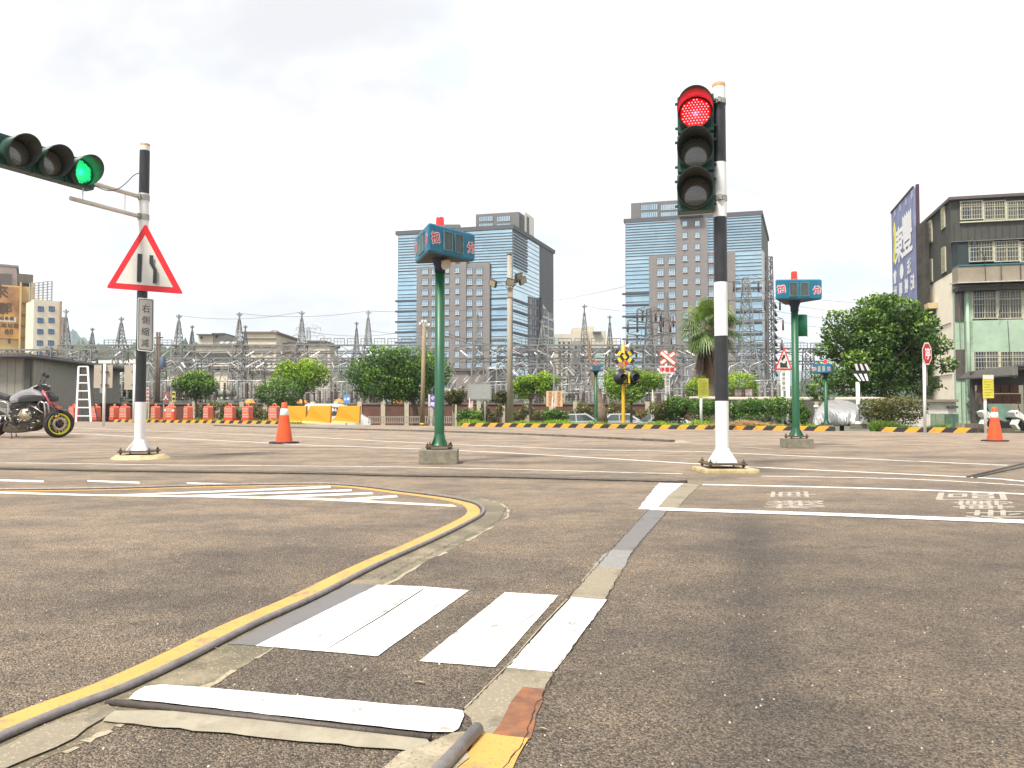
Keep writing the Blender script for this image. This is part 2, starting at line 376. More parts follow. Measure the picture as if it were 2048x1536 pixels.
strip('verge', GRASSG, [.3, 1.2, 2, 3, 4, 5, 6, 7], lab='planted verge sloping down behind the striped kerb')
strip('street', ST, [7, 8.5, 22], lab='public street between the verge and the brick wall')
strip('terrain', TER, [22, 60, 300, 7000], 4000, lab='open ground behind the brick wall')
# --- markings. every marking is a separate thin sheet
LAY = [0]
def zl(k): return .0006 + .00035 * k
def mark(name, polys, m, k=0, lab=None, wob=0, par=None, thick=0):
    q = MB()
    for pts in polys:
        pts = [G(*p) if not isinstance(p, Vector) else p for p in pts]
        if wob:                                   # ragged edge
            o = []
            for a, c in zip(pts, pts[1:] + pts[:1]):
                n = max(1, int((c - a).length / .035)); d = (c - a); pr = Vector((-d.y, d.x, 0)).normalized()
                for i in range(n): o.append(a + d * i / n + pr * (random.uniform(-wob, wob) if i else 0))
            pts = o
        LAY[0] += 1; pts = [Vector((p.x, p.y, zl(k) + LAY[0] * .000003)) for p in pts]; q.poly(pts)
    o = q.build(name, m, fixn=False)
    for p in o.data.polygons: pass
    return tag(o, lab, kind='structure')
def ribbon(pts, wd, off=0, dense=0, wob=0, wob2=0, gap=0):
    """ground ribbon round a world polyline: returns quads"""
    L_, R_ = [], []
    for i, p in enumerate(pts):
        d = (pts[min(i + 1, len(pts) - 1)] - pts[max(i - 1, 0)]); n = Vector((-d.y, d.x, 0)).normalized(); q = random.uniform(-wob, wob)
        L_.append(p + n * (off + wd / 2 + q)); R_.append(p + n * (off - wd / 2 + random.uniform(-wob2, wob2)))
    return [[L_[i], R_[i], R_[i + 1], L_[i + 1]] for i in range(len(pts) - 1) if random.random() >= gap]
def smooth(pts, sub=6):
    o = []
    for i in range(len(pts) - 1):
        p0, p1, p2, p3 = pts[max(i - 1, 0)], pts[i], pts[i + 1], pts[min(i + 2, len(pts) - 1)]
        for j in range(sub):
            t = j / sub; o.append(.5 * ((2 * p1) + (p2 - p0) * t + (2 * p0 - 5 * p1 + 4 * p2 - p3) * t * t + (3 * p1 - p0 - 3 * p2 + p3) * t ** 3))
    return o + [pts[-1]]
PIPE = mat('worn_steel_pipe', (.23, .205, .195), .5, metal=.35, var=.25, scale=30, bump=.3, dirt=.4, dirtcol=(.07, .06, .05))
PIPED = mat('dark_steel_pipe', (.085, .07, .06), .55, metal=.3, var=.3, scale=30, bump=.3)
near_pipe = smooth([G(*p) for p in ((-260, 1600), (0, 1483), (127, 1429), (254, 1380), (381, 1320), (508, 1254), (635, 1196), (752, 1135), (859, 1086), (930, 1051), (966, 1028), (958, 1011), (925, 1001), (886, 994), (806, 984), (725, 974), (671, 970), (618, 969), (430, 972), (215, 978), (0, 981), (-300, 984))])
q = MB(); q.tube([p + Vector((0, 0, .009)) for p in near_pipe], .0105, 10)
tag(q.build('lane_edge_pipe', PIPE), 'long grey steel pipe edging the yellow band and bending sharply at the lane corner', 'pipe', 'steel pipes laid as lane edges')
sgn = 1
mark('yellow_lane_band', ribbon(near_pipe, .082, .064, wob=.0), YELP, 1, 'yellow painted band along the inner side of the bent pipe')
k0 = 0; k1 = [i for i, p in enumerate(near_pipe) if p.y > G(0, 996).y][0]
mark('mortar_bed', ribbon(near_pipe[:k1], .15, -.085, wob2=.009), CONCD, 0, 'damp mortar strip the bent pipe is set in')
mark('mortar_edge', ribbon(near_pipe[:k1], .016, -.162, wob=.008, wob2=.008, gap=.3), CONCL, 1, 'pale ragged edge of the mortar strip')
far_pipe = smooth([G(*p) for p in ((-500, 930), (0, 939), (180, 943), (500, 947), (640, 949), (780, 953), (991, 956), (1180, 961), (1375, 966))])
q = MB(); q.tube([p + Vector((0, 0, .012)) for p in far_pipe], .016, 8); tag(q.build('lane_edge_pipe', PIPED), 'straight dark steel pipe across the lane, ending at the foot of the red signal pole', 'pipe', 'steel pipes laid as lane edges')
mark('mortar_bed_far', ribbon(far_pipe, .42, .12), CONCD, 0, 'dark mortar bed of the straight cross pipe')
mark('white_edge_line', ribbon(smooth([G(*p) for p in ((-300, 925), (0, 926), (180, 928), (300, 930), (560, 932), (780, 934), (1060, 940), (1240, 945), (1365, 948))]), .05), WHITEP, 2, 'worn white line behind the cross pipe')
# hatched nose
mark('hatch_border_line', [[(-120, 980), (180, 989), (400, 991), (640, 996.5), (905, 1010), (915, 1014.5), (640, 1001), (400, 995), (180, 992.5), (-120, 984)]], CREAMP, 2, 'cream line closing the hatched corner')
for a in ([(231, 990), (430, 982), (661, 972.5), (661, 976.5), (430, 985.5), (260, 991)], [(376, 991), (703, 979), (703, 983), (400, 993)], [(530, 993), (744, 985), (746, 989), (560, 996)], [(671, 999), (792, 991), (796, 995), (710, 1002)]):
    mark('hatch_stripe', [a], WHITEP, 3)
for a in ([(-20, 958.5), (87, 961.5), (87, 965), (-20, 962)], [(175, 960.5), (279, 964), (279, 967.5), (175, 963.5)], [(372, 965), (465, 967.5), (460, 970.5), (376, 968)]):
    mark('lane_dash', [a], WHITEP, 1)
def line(name, pts, wd, m=WHITEP, k=1, lab=None): return mark(name, ribbon(smooth([G(*p) for p in pts], 3), wd), m, k, lab)
line('lane_line', ((-200, 856), (134, 866.5), (260, 873), (531, 885.5), (599, 889.5), (913, 901), (1131, 912.5), (1406, 928.5), (1491, 933.6), (1947, 955), (2048, 963), (2300, 977)), .085)
line('lane_line', ((-100, 846), (268, 860.5), (591, 873), (780, 883), (1131, 898), (1400, 903.5), (1500, 908), (2016, 931)), .085)
line('lane_line', ((1523, 952.5), (1804, 958), (2048, 971), (2300, 984)), .05)
line('lane_line', ((1405, 969.5), (1740, 977), (2048, 988.5), (2300, 999)), .09)
line('lane_line', ((1390, 888.5), (1460, 892), (1546, 899)), .1, FADEP)
line('lane_line', ((180, 850), (480, 856), (860, 869), (1000, 873), (1200, 882)), .07, FADEP)
line('lane_line', ((0, 853), (200, 855), (265, 857)), .08, FADEP)
mark('lane_line', [[(1305, 1015.5), (1680, 1027.5), (2048, 1041), (2300, 1052), (2300, 1061), (2048, 1048), (1680, 1033.5), (1300, 1021)]], WHITEP, 6, 'thick near white line of the motorcycle lane')
q = MB(); pp = smooth([G(*p) for p in ((430, 852), (560, 855.5), (780, 861.5), (1000, 868), (1190, 876.5), (1345, 884))], 4)
for a, b in zip(pp[:-1], pp[1:]): q.bar(a + Vector((0, 0, .022)), b + Vector((0, 0, .022)), .14, .045)
tag(q.build('low_kerb', mat('dark_kerb', (.13, .11, .09), .95, var=.4, scale=4, dirt=.6, dirtcol=(.05, .045, .04))), 'low dark kerb crossing the far lanes', kind='structure')
mark('kerb_end_patch', [[(1345, 883), (1362, 880), (1385, 886), (1350, 886.5)]], CONCL, 1)
for o_ in ((0, 0), (14, 3.2)):
    q = MB(); q.tube([G(1935 + o_[0], 955.5 + o_[1] * .3) + Vector((0, 0, .008)), G(2062 + o_[0], 925 + o_[1]) + Vector((0, 0, .008))], .012, 6)
    tag(q.build('channel_rail', PIPED), kind='structure')
mark('drain_channel', [[(1925, 957), (2050, 926), (2075, 930), (1955, 958.5)]], CONCD, 0)
# crossing stripes at the front
mark('zebra_stripe', [[(755, 1171), (845, 1174), (938, 1182), (755, 1314), (640, 1304), (511, 1293)]], WHITEP, 2, 'wide front zebra stripe crossed by scratches', .001)
mark('zebra_stripe', [[(1010, 1186), (1117, 1192), (990, 1336), (839, 1324)]], WHITEP, 2, 'second zebra stripe', .001)
mark('zebra_stripe', [[(1143, 1196), (1214, 1201), (1108, 1346), (1013, 1337)]], WHITEP, 3, 'third zebra stripe painted over the mortar channel', .0015)
for a, c, wd in (((838, 1180), (650, 1296), .003), ((846, 1180), (655, 1300), .0045), ((790, 1185), (600, 1296), .0018), ((880, 1195), (700, 1308), .0014), ((905, 1190), (760, 1290), .001), ((1108, 1205), (925, 1318), .0022), ((800, 1200), (690, 1262), .0012), ((330, 1381), (780, 1419), .0016), ((780, 1419), (900, 1432), .0011)):
    mark('scratch', ribbon([G(*a), (G(*a) + G(*c)) / 2 + Vector((.004, 0, 0)), G(*c)], wd, wob=.002), CRACK if wd > .004 else mat('scratch_brown', (.26, .19, .13), .9), 4)
mark('dark_patch', [[(698, 1170), (755, 1171), (511, 1293), (454, 1290)]], CONCG, 1, 'smooth dark grey patch beside the first zebra stripe', .004)
# mortar channel that runs from the signal pole to the bottom of the picture
mark('channel_white_end', [[(1318, 966.5), (1366, 967), (1336, 992), (1312, 1019), (1275, 1019)]], WHITEP, 2, wob=.006)
mark('channel_bed', [[(1366, 966), (1400, 970), (1377, 992), (1350, 1022), (1305, 1020), (1336, 990)]], CONC, 1, wob=.008)
mark('channel_bed', [[(1296, 1019), (1337, 1020), (1266, 1102), (1223, 1100)]], CONCG, 1, wob=.005)
mark('channel_bed', [[(1223, 1100), (1266, 1102), (1248, 1136), (1187, 1133), (1207, 1110)]], mat('grey_concrete', (.22, .215, .20), .9, var=.15, scale=20, bump=.3), 1, wob=.005)
mark('channel_bed', [[(1187, 1133), (1248, 1136), (1210, 1200), (1138, 1196)]], CONC, 1, wob=.005)
mark('channel_bed', [[(1013, 1336), (1108, 1346), (1088, 1382), (1060, 1480), (965, 1470), (925, 1425)]], CONC, 1, wob=.008)
mark('rust_patch', [[(1046, 1376), (1090, 1380), (1062, 1479), (985, 1470), (1015, 1420)]], RUST, 2, 'rust stained patch on the mortar channel', .004)
mark('yellow_end_mark', [[(962, 1467), (1058, 1479), (1012, 1560), (905, 1560)]], YELP, 3, 'orange yellow paint at the end of the channel', .004)
def crackline(pts, wd):
    w_ = [G(*p) for p in pts]; o = []
    for a, c in zip(w_[:-1], w_[1:]):
        n = max(2, int((c - a).length / .02)); d = c - a; pr = Vector((-d.y, d.x, 0)).normalized()
        for i in range(n): o.append(a + d * i / n + pr * random.uniform(-.005, .005))
    o.append(w_[-1]); q = []
    for i in range(len(o) - 1):
        d = o[i + 1] - o[i]; pr = Vector((-d.y, d.x, 0)).normalized(); w1 = wd * random.uniform(.3, 1.2); q.append([o[i] + pr * w1, o[i] - pr * w1, o[i + 1] - pr * w1, o[i + 1] + pr * w1])
    return mark('crack', q, CRACK, 4)
crackline(((1214, 1201), (1150, 1290), (1108, 1346), (1090, 1385), (1060, 1440), (1045, 1490), (1000, 1550)), .0013)
crackline(((1138, 1196), (1085, 1255), (1012, 1338), (925, 1425)), .0016)
crackline(((1297, 1020), (1223, 1100), (1138, 1196)), .0016); crackline(((1335, 1022), (1266, 1104), (1212, 1199)), .0012)
mark('mortar_fillet', ribbon([G(1134, 1200), G(1085, 1252), G(1010, 1340), G(930, 1420)], .006, 0, wob=.004), CONCL, 2)
crackline(((740, 917), (800, 911), (862, 903), (905, 898)), .006); crackline(((1546, 900), (1640, 906), (1760, 915), (1860, 926), (1950, 935)), .008); crackline(((1015, 1010), (1000, 1040), (960, 1062), (880, 1100), (760, 1160)), .0015)
crackline(((180, 1258), (255, 1252), (330, 1238)), .0012); crackline(((0, 1325), (90, 1300), (170, 1268)), .0012)
mark('asphalt_patch', [[(1418, 1075), (1490, 1078), (1500, 1112), (1420, 1108)]], mat('oily_patch', (.13, .105, .08), .6, var=.3, scale=30, det=10), 0, wob=.01) if 0 else None
gv = []; 
for i in range(900):
    yy = random.uniform(1.25, 5.5); xx = random.uniform(-.72, .72) * yy; s_ = random.uniform(.0008, .0022); gv.append((xx, yy, s_))
V_ = np.array([(x + a * s, y + b * s, c * s) for x, y, s in gv for a, b, c in ((-1, -1, 0), (1, -.8, .1), (.9, 1, .9), (-.8, .9, 1))]); tag(sheet('grit', V_, np.arange(len(V_)).reshape(-1, 4), mat('pale_grit', (.50, .43, .33), .9, var=.3, scale=90)), 'loose pale grit scattered over the near asphalt', kind='stuff')
# stop bar, pipe and slab
mark('stop_bar', [[(257, 1402), (270, 1388), (290, 1377), (324, 1373), (480, 1385), (762, 1411), (905, 1422), (926, 1426), (928, 1436), (917, 1462), (905, 1469), (852, 1468), (600, 1440), (400, 1418)]], WHITEP, 2, 'white painted stop bar with rounded ends', .002)
mark('mortar_slab', [[(205, 1446), (222, 1425), (380, 1425), (620, 1452), (850, 1478), (860, 1490), (826, 1507), (640, 1490), (420, 1468)]], mat('pale_slab', (.30, .265, .195), .9, var=.15, scale=12, bump=.3, dirt=.4), 1, 'pale mortar slab below the stop bar', .004)
mark('mortar_spill', [[(760, 1545), (800, 1510), (860, 1490), (905, 1470), (962, 1466), (905, 1560), (750, 1560)]], CONCL, 2, 'rough pale mortar spill', .01)
mark('mortar_slab_left', [[(-60, 1530), (60, 1470), (130, 1440), (215, 1412), (230, 1425), (150, 1480), (60, 1520), (-60, 1570)]], CONC, 2, wob=.006)
q = MB(); a, b = G(213, 1410), G(862, 1481)
q.tube([a + Vector((0, 0, .006)), (a + b) / 2 + Vector((0, .004, .006)), b + Vector((0, 0, .006))], .0062, 10)
q.tube([a + Vector((.01, .013, .004)), (a + b) / 2 + Vector((.0, .016, .004)), b + Vector((-.03, .011, .004))], .0045, 8)
tag(q.build('stop_bar_pipe', PIPED), 'thin dark pipe lying in front of the white stop bar', 'pipe', 'steel pipes laid as lane edges')
q = MB(); a, b = G(955, 1470), G(800, 1640); q.tube([a + Vector((0, 0, .013)), b + Vector((0, 0, .013))], .013, 14)
q.tube([a + (a - b).normalized() * .004 + Vector((0, 0, .013)), a + Vector((0, 0, .013))], .0105, 12)
tag(q.build('end_pipe', PIPE), 'short thick grey pipe end beside the yellow paint at the bottom edge', 'pipe', 'steel pipes laid as lane edges')
# lane words, read from the right hand side: glyph up = -x
q = MB(); up = (G(1500, 1003) - G(1560, 1003.5)).normalized()
def word(name, chs, cols, wpx, lab):
    q = MB()
    for ch, (cx, y0, y1, w_) in zip(chs, cols):
        a, b_, c_, d_ = G(cx - w_ / 2, (y0 + y1) / 2), G(cx + w_ / 2, (y0 + y1) / 2), G(cx, y1), G(cx, y0)
        ex = (b_ - a); ey = (d_ - c_); o = (a + b_) / 2; vs, fs = glyph(ch)
        for j in range(2):
            q.add([Vector((o.x, o.y, zl(1) + .0005 * j)) - ex * (v[1] + .012 * j) + ey * (v[0] + .02 * j) for v in vs], fs)
    return tag(q.build(name, FADEP, fixn=False), lab, kind='structure')
word('lane_lettering', '車機', ((1583, 983, 995, 100), (1590, 1001, 1017, 122)), 0, 'faded white lane words between the two white lines')
word('waiting_box_lettering', '區轉待', ((1944, 984, 1000, 140), (1968, 1001, 1018, 120), (1996, 1020, 1038, 130)), 0, 'faded white waiting box words at the right edge')
# small litter
LEAFL = mat('dry_leaf', (.38, .27, .16), .9, var=.2)
for px, py, r in ((838, 1369, .02), (1085, 1463, .016), (430, 1300, .01), (1262, 1010, .03)):
    c = G(px, py); q = MB(); a = random.uniform(0, 3); q.add([c + Vector((math.cos(a) * r, math.sin(a) * r, .004)), c + Vector((-math.sin(a) * r * .3, math.cos(a) * r * .3, .009)), c + Vector((-math.cos(a) * r, -math.sin(a) * r, .005)), c + Vector((math.sin(a) * r * .3, -math.cos(a) * r * .3, .007))], [(0, 1, 2), (0, 2, 3)])
    tag(q.build('dry_leaf', LEAFL, fixn=False), 'small curled dry leaf lying on the asphalt near ' + {838: 'the white stop bar', 1085: 'the orange yellow paint', 430: 'the yellow lane band', 1262: 'the mortar channel'}[px], 'leaf')
# --- striped kerb
def stripes():
    m = bpy.data.materials.new('kerb_stripes'); m.use_nodes = True; t = m.node_tree; b = t.nodes['Principled BSDF']; L = t.links.new
    co = t.nodes.new('ShaderNodeTexCoord').outputs['Object']; sp = t.nodes.new('ShaderNodeSeparateXYZ'); L(co, sp.inputs[0])
    def ma(op, a, c=0.):
        n = t.nodes.new('ShaderNodeMath'); n.operation = op
        for i, q in enumerate((a, c)):
            if isinstance(q, (int, float)): n.inputs[i].default_value = q
            else: L(q, n.inputs[i])
        return n.outputs[0]
    f = ma('FRACT', ma('DIVIDE', ma('SUBTRACT', sp.outputs[0], ma('MULTIPLY', sp.outputs[2], 1.0)), .62)); st = ma('GREATER_THAN', f, .5)
    n = t.nodes.new('ShaderNodeTexNoise'); n.inputs['Scale'].default_value = 9; n.inputs['Detail'].default_value = 8; L(co, n.inputs['Vector'])
    mx = t.nodes.new('ShaderNodeMix'); mx.data_type = 'RGBA'; L(st, mx.inputs[0]); mx.inputs[6].default_value = (.70, .33, .03, 1); mx.inputs[7].default_value = (.028, .025, .025, 1)
    r = t.nodes.new('ShaderNodeMapRange'); r.inputs[1].default_value = .55; r.inputs[2].default_value = .75; r.inputs[4].default_value = .7; L(n.outputs[0], r.inputs[0])
    m2 = t.nodes.new('ShaderNodeMix'); m2.data_type = 'RGBA'; L(r.outputs[0], m2.inputs[0]); L(mx.outputs[2], m2.inputs[6]); m2.inputs[7].default_value = (.16, .13, .10, 1)
    L(m2.outputs[2], b.inputs['Base Color']); b.inputs['Roughness'].default_value = .8; return m
STR = stripes(); ang = math.atan2(KD.y, KD.x)
kr = thing('kerb', 'yellow and black striped kerb along the far edge of the practice ground', None, tuple(KA), ang); kr['kind'] = 'structure'
ks = MB(); ks.box((.62 * .98, 0, .065), (1.236, .2, .15)); ks = ks.build('kerb_stone', STR, None, .012); ks.parent = kr
first = True
def kt(px): return (kerb_at(px) - KA).dot(KD)
for a, b in ((240, 560), (905, 1622), (1730, 1893)):
    t = kt(a)
    while t < kt(b):
        o = ks if first else ks.copy(); 
        if not first: COL.objects.link(o); o.parent = kr
        first = False; k = round(t / 1.24); o.location = (k * 1.24, random.uniform(-.012, .012), random.uniform(-.008, .004)); t += 1.24
# ================================================================== STREET FURNITURE NEAR THE CAMERA
W = mat('white_enamel', (.80, .79, .76), .45, var=.05, scale=3, bump=.05, dirt=.35, dirtcol=(.45, .38, .28))
WH = mat('white_paint', (.80, .80, .78), .5, var=.05, scale=6, dirt=.25, dirtcol=(.5, .45, .36))
BK = mat('black_enamel', (.022, .023, .026), .42, var=.3, scale=5, bump=.06, dirt=.3, dirtcol=(.09, .085, .08))
STEEL = mat('galvanised_steel', (.35, .34, .31), .5, metal=.5, var=.25, scale=25, dirt=.4, dirtcol=(.2, .13, .07))
RUSTS = mat('rusty_steel', (.10, .07, .05), .8, metal=.2, var=.4, scale=30, bump=.4, dirt=.7, dirtcol=(.28, .17, .07))
GREEN = mat('green_enamel', (.009, .085, .034), .42, var=.12, scale=4, bump=.08, dirt=.2, dirtcol=(.03, .09, .05))
BLUEB = mat('blue_enamel', (.008, .135, .225), .45, var=.22, scale=5, bump=.06, dirt=.3, dirtcol=(.02, .08, .14))
NAVY = mat('navy_collar', (.008, .02, .045), .5, var=.3, scale=9)
SIGRED = mat('sign_red', (.66, .012, .02), .35, var=.06, scale=5); LETR = mat('letter_red', (.60, .03, .045), .5, var=.1)
LETW = mat('letter_white', (.82, .80, .78), .5, var=.03); LETB = mat('letter_black', (.02, .02, .022), .5, var=.1)
SIGW = mat('aged_sign_white', (.62, .59, .53), .45, var=.06, scale=4, dirt=.5, dirtcol=(.50, .45, .37)); SIGB = mat('sign_dark', (.022, .03, .034), .5, var=.2)
PLATEG = mat('aged_sign_grey', (.40, .37, .33), .35, metal=.2, var=.12, scale=5, dirt=.3, dirtcol=(.55, .5, .45))
HOUS = mat('signal_housing', (.012, .052, .038), .42, var=.25, scale=8, bump=.05, dirt=.25, dirtcol=(.05, .07, .06))
VIN = mat('visor_inside', (.07, .07, .068), .8, var=.3, scale=30)
LENSD = mat('unlit_lens', (.085, .08, .06), .12, var=.25, scale=60, coat=.8, spec=.8)
LENSR = mat('lit_red_lens', (.62, .004, .012), .3, var=.1, scale=60, emit=.16); LEDR = mat('red_led', (1, .20, .20), .3, emit=1.9, var=.02)
LENSG = mat('lit_green_lens', (.0, .16, .07), .3, var=.1, scale=60, emit=.12); LEDG = mat('green_led', (.04, 1, .38), .3, emit=.9, var=.02)
WOODCAP = mat('tan_cap', (.40, .24, .10), .6, var=.25, scale=20)
CONCB = mat('base_concrete', (.21, .19, .14), .95, var=.3, scale=12, bump=.6, dirt=.7, dirtcol=(.09, .08, .05))
CONCY = mat('rusty_base', (.46, .37, .20), .9, var=.3, scale=10, bump=.5, dirt=.7, dirtcol=(.30, .15, .06))
def banded(par, x, y, zs, mats, r, n=20):
    """pole part with painted bands; zs ascending, mats[i] between zs[i] and zs[i+1]"""
    q = MB(); ml = []
    for a, b, m in zip(zs[:-1], zs[1:], mats):
        if m not in ml: ml.append(m)
        q.lathe([(r, a), (r, b)], (x, y, 0), n=n, mi=ml.index(m))
    q.lathe([(0, zs[-1]), (r, zs[-1])], (x, y, 0), n=n, mi=ml.index(mats[-1]))
    return q.build('pole', ml, par)
def footing(par, x, y, r, z0, mpole, size=.3, pad=(.5, .5, .09), padm=None, flare=.16, rz=0, bolts=True, padoff=(0, 0)):
    q = MB(); q.lathe([(r * 1.75, z0 + .012), (r * 1.35, z0 + flare * .35), (r * 1.06, z0 + flare), (r * 1.0, z0 + flare + .01)], (x, y, 0), n=20)
    for k in range(4):
        a = rz + k * math.pi / 2 + math.pi / 4; u = Vector((math.cos(a), math.sin(a), 0)); t = Vector((-u.y, u.x, 0)) * .006; c = Vector((x, y, z0))
        q.prism([c + u * r * .9 + Vector((0, 0, .01)) - t, c + u * size * .42 + Vector((0, 0, .01)) - t, c + u * size * .40 + Vector((0, 0, .03)) - t, c + u * r * .95 + Vector((0, 0, flare * 1.05)) - t], t * 2)
    q.build('pole_foot', mpole, par)
    q = MB(); q.box((x, y, z0), (size, size, .018), rz); q.build('base_plate', RUSTS, par, .003)
    if bolts:
        for sx in (-1, 1):
            for sy in (-1, 1):
                c = Matrix.Rotation(rz, 3, 'Z') @ Vector((sx * size * .42, sy * size * .42, 0)); q = MB()
                q.tube([(x + c.x, y + c.y, z0 - .05), (x + c.x, y + c.y, z0 + .05)], .009, 8); q.lathe([(0, .027), (.018, .027), (.018, .010), (0, .010)], (x + c.x, y + c.y, z0), n=6, sm=False); q.lathe([(0, -.012), (.018, -.012), (.018, -.028), (0, -.028)], (x + c.x, y + c.y, z0), n=6, sm=False)
                q.build('anchor_bolt', RUSTS, par)
    if pad:
        q = MB(); q.box((x + padoff[0], y + padoff[1], pad[2] / 2), pad, rz); return q.build('concrete_pad', padm or CONCB, par, .012)
# ---------------------------------------------------------------- signal lamp unit
def lamp_unit(par, c, X, Y, Z, w_, h_, rl, lit=None, vis=.24):
    """housing section, visor, lens. X right, Y out towards the road user, Z up (unit vectors)"""
    X, Y, Z, c = Vector(X), Vector(Y), Vector(Z), Vector(c); rot = Matrix((X, Y, Z)).transposed()
    q = MB(); q.box(c - Y * .08, (w_, .16, h_ - .006), rot=rot)
    for sx in (-1, 1):
        for sz in (-.33, .33): q.box(c - Y * .03 + X * sx * (w_ / 2 + .012) + Z * sz * h_, (.03, .03, .028), rot=rot)
    hs = q.build('lamp_housing', HOUS, par, .012)
    q = MB(); n = 40; ring = []
    for k in range(n + 1):
        a = 2 * math.pi * k / n; up = math.cos(a); ln = .045 + (vis - .045) * (0.5 + .5 * up) ** .62; ring.append((math.sin(a), up, ln))
    ro = rl * 1.25; vo = []; 
    for s_, up, ln in ring:
        for r_, l_ in ((ro, 0), (ro * .99, ln), (ro * .96, ln), (ro * .965, 0)): vo.append(c + X * s_ * r_ + Z * up * r_ + Y * l_)
    for k in range(n):
        b = 4 * k; e = 4 * (k + 1)
        q.add([vo[b], vo[b + 1], vo[e + 1], vo[e]], [(0, 1, 2, 3)], 0, True); q.add([vo[b + 1], vo[b + 2], vo[e + 2], vo[e + 1]], [(0, 1, 2, 3)], 0)
        q.add([vo[b + 2], vo[b + 3], vo[e + 3], vo[e + 2]], [(0, 1, 2, 3)], 1, True)
    for k in range(4):
        a = math.pi / 4 + k * math.pi / 2; q.ball(c + (X * math.sin(a) + Z * math.cos(a)) * ro * 1.12 + Y * .006, .008, 0, 6)
    q.build('visor', [HOUS, VIN], par)
    lm = {None: LENSD, 'red': LENSR, 'green': LENSG}[lit]
    q = MB(); q.lathe([(rl * 1.08, .0), (rl * 1.08, .012), (rl, .014), (rl * .8, .022), (rl * .4, .029), (0, .031)], c, Y, n=32)
    ln = q.build('lens', lm, par)
    q = MB(); step = rl / (4.6 if lit else 6.0)
    for i in range(-6, 7):
        for j in range(-7, 8):
            u = (i + (j % 2) * .5) * step; v = j * step * .866
            if u * u + v * v < (rl * .95) ** 2:
                h = .031 - .012 * (u * u + v * v) / rl / rl; q.lathe([(.0078 if lit else .004, 0), (.006 if lit else .003, .002), (0, .003)], c + X * u + Z * v + Y * (h - .001), Y, n=6, sm=False)
    if lit:
        pl_ = bpy.data.lights.new('lamp_glow', 'POINT'); pl_.energy = 4.0 if lit == 'red' else .9; pl_.color = (1, .03, .05) if lit == 'red' else (.02, 1, .30); pl_.shadow_soft_size = .03; po = bpy.data.objects.new('lamp_glow', pl_); COL.objects.link(po); po.location = c + Y * .07; 
    led = q.build('led_dots', {None: mat('unlit_led', (.30, .28, .22), .3), 'red': LEDR, 'green': LEDG}[lit], ln); led['kind'] = 'stuff'
    return hs
def clamp(par, x, y, z, r, h=.055):
    q = MB(); q.lathe([(r + .002, z - h / 2), (r + .007, z - h / 2), (r + .007, z + h / 2), (r + .002, z + h / 2)], (x, y, 0), n=20, sm=False)
    q.box((x - r * .3, y - r - .018, z), (.03, .03, h)); q.tube([(x - r * .3 - .03, y - r - .02, z), (x - r * .3 + .03, y - r - .02, z)], .008, 6)
    return q.build('clamp', STEEL, par)
# ---------------------------------------------------------------- right signal pole
d = 7.75; b = P(1445, 940, d); x, y = b.x, d; r = .069
sp_ = thing('signal_pole', 'tall black and white banded pole holding the vertical red traffic signal', 'pole', (x, y, 0))
Z_ = lambda py, dd=d: P(1445, py, dd).z
banded(sp_, x, y, [.10, Z_(802), Z_(672), Z_(565), Z_(435), Z_(326), Z_(210), Z_(176), Z_(168)], [W, BK, W, BK, W, BK, W, WOODCAP], r)
footing(sp_, x, y, r, .095, W, .40, None, flare=.15)
q = MB(); q.box((x + .02, y - .02, .02), (.56, .46, .06), .06); q.build('concrete_pad', CONCY, sp_, .02)
for py in (205, 398): clamp(sp_, x, y, Z_(py), r)
th = R(-15); Yv = Vector((math.sin(th), -math.cos(th), 0)); Xv = Vector((math.cos(th), math.sin(th), 0)); Zv = Vector((0, 0, 1))
sg = thing('traffic_signal', 'vertical dark green traffic signal with the top red lamp lit', 'traffic light', (x - .3, y - .05, Z_(420)))
for py, lit in ((227, 'red'), (305, None), (384, None)):
    c = P(1391, py, d - .06); lamp_unit(sg, c, Xv, Yv, Zv, .375, .402, .148, lit, .29)
c0 = P(1391, 227, d)
for py in (205, 398):
    z = Z_(py); q = MB(); q.bar((x - .12, y, z), (x - .04, y, z), .05, .03); q.tube([(x - .10, y - .06, z), (x - .10, y + .06, z)], .01, 6); q.bar((x - .20, y - .04, z + .02), (x - .07, y, z), .022, .05); q.build('mounting_bracket', STEEL, sg)
# ---------------------------------------------------------------- left pole with mast arm
d = GD(917); b = P(279, 900, d); x, y = b.x, d; r = .066; tilt = (P(289, 300, d).x - P(280, 900, d).x)
lp = thing('signal_pole', 'black and white banded pole carrying the horizontal green signal and warning triangle', 'pole', (x, y, 0))
Zl = lambda py: P(283, py, d).z
banded(lp, x, y, [.10, Zl(804), Zl(705), Zl(583), Zl(388), Zl(302), Zl(293), Zl(288)], [W, BK, BK, W, BK, W, WOODCAP], r)
footing(lp, x, y, r, .10, W, .42, None, flare=.15, rz=.15)
q = MB(); q.lathe([(.38, .0), (.31, .055), (0, .058)], (x + .02, y, 0), n=7, sm=False); q.build('concrete_pad', CONCY, lp)
dx = -.46; dy = -.94; row = Vector((dx, dy, 0)).normalized()
for py, L_, off in ((396, .95, .0), (435, 1.08, .0)):
    z = Zl(py); a = Vector((x, y, z)); e = a + row * (1.95 if py == 396 else 1.02)
    q = MB(); q.tube([a, e], .029, 12); q.build('mast_arm', mat('peeling_white_paint', (.66, .60, .52), .6, var=.1, scale=8, bump=.3, dirt=.8, dirtcol=(.22, .15, .10), stretch=(1, 1, 3)), lp)
    clamp(lp, x, y, z, r, .075)
for f_ in (.28, .86):
    a = Vector((x, y, Zl(396))) + row * f_; e = Vector((x, y, Zl(435))) + row * f_; q = MB(); q.bar(a, e, .03, .008, up=(1, .3, 0)); q.build('arm_brace', WH, lp)
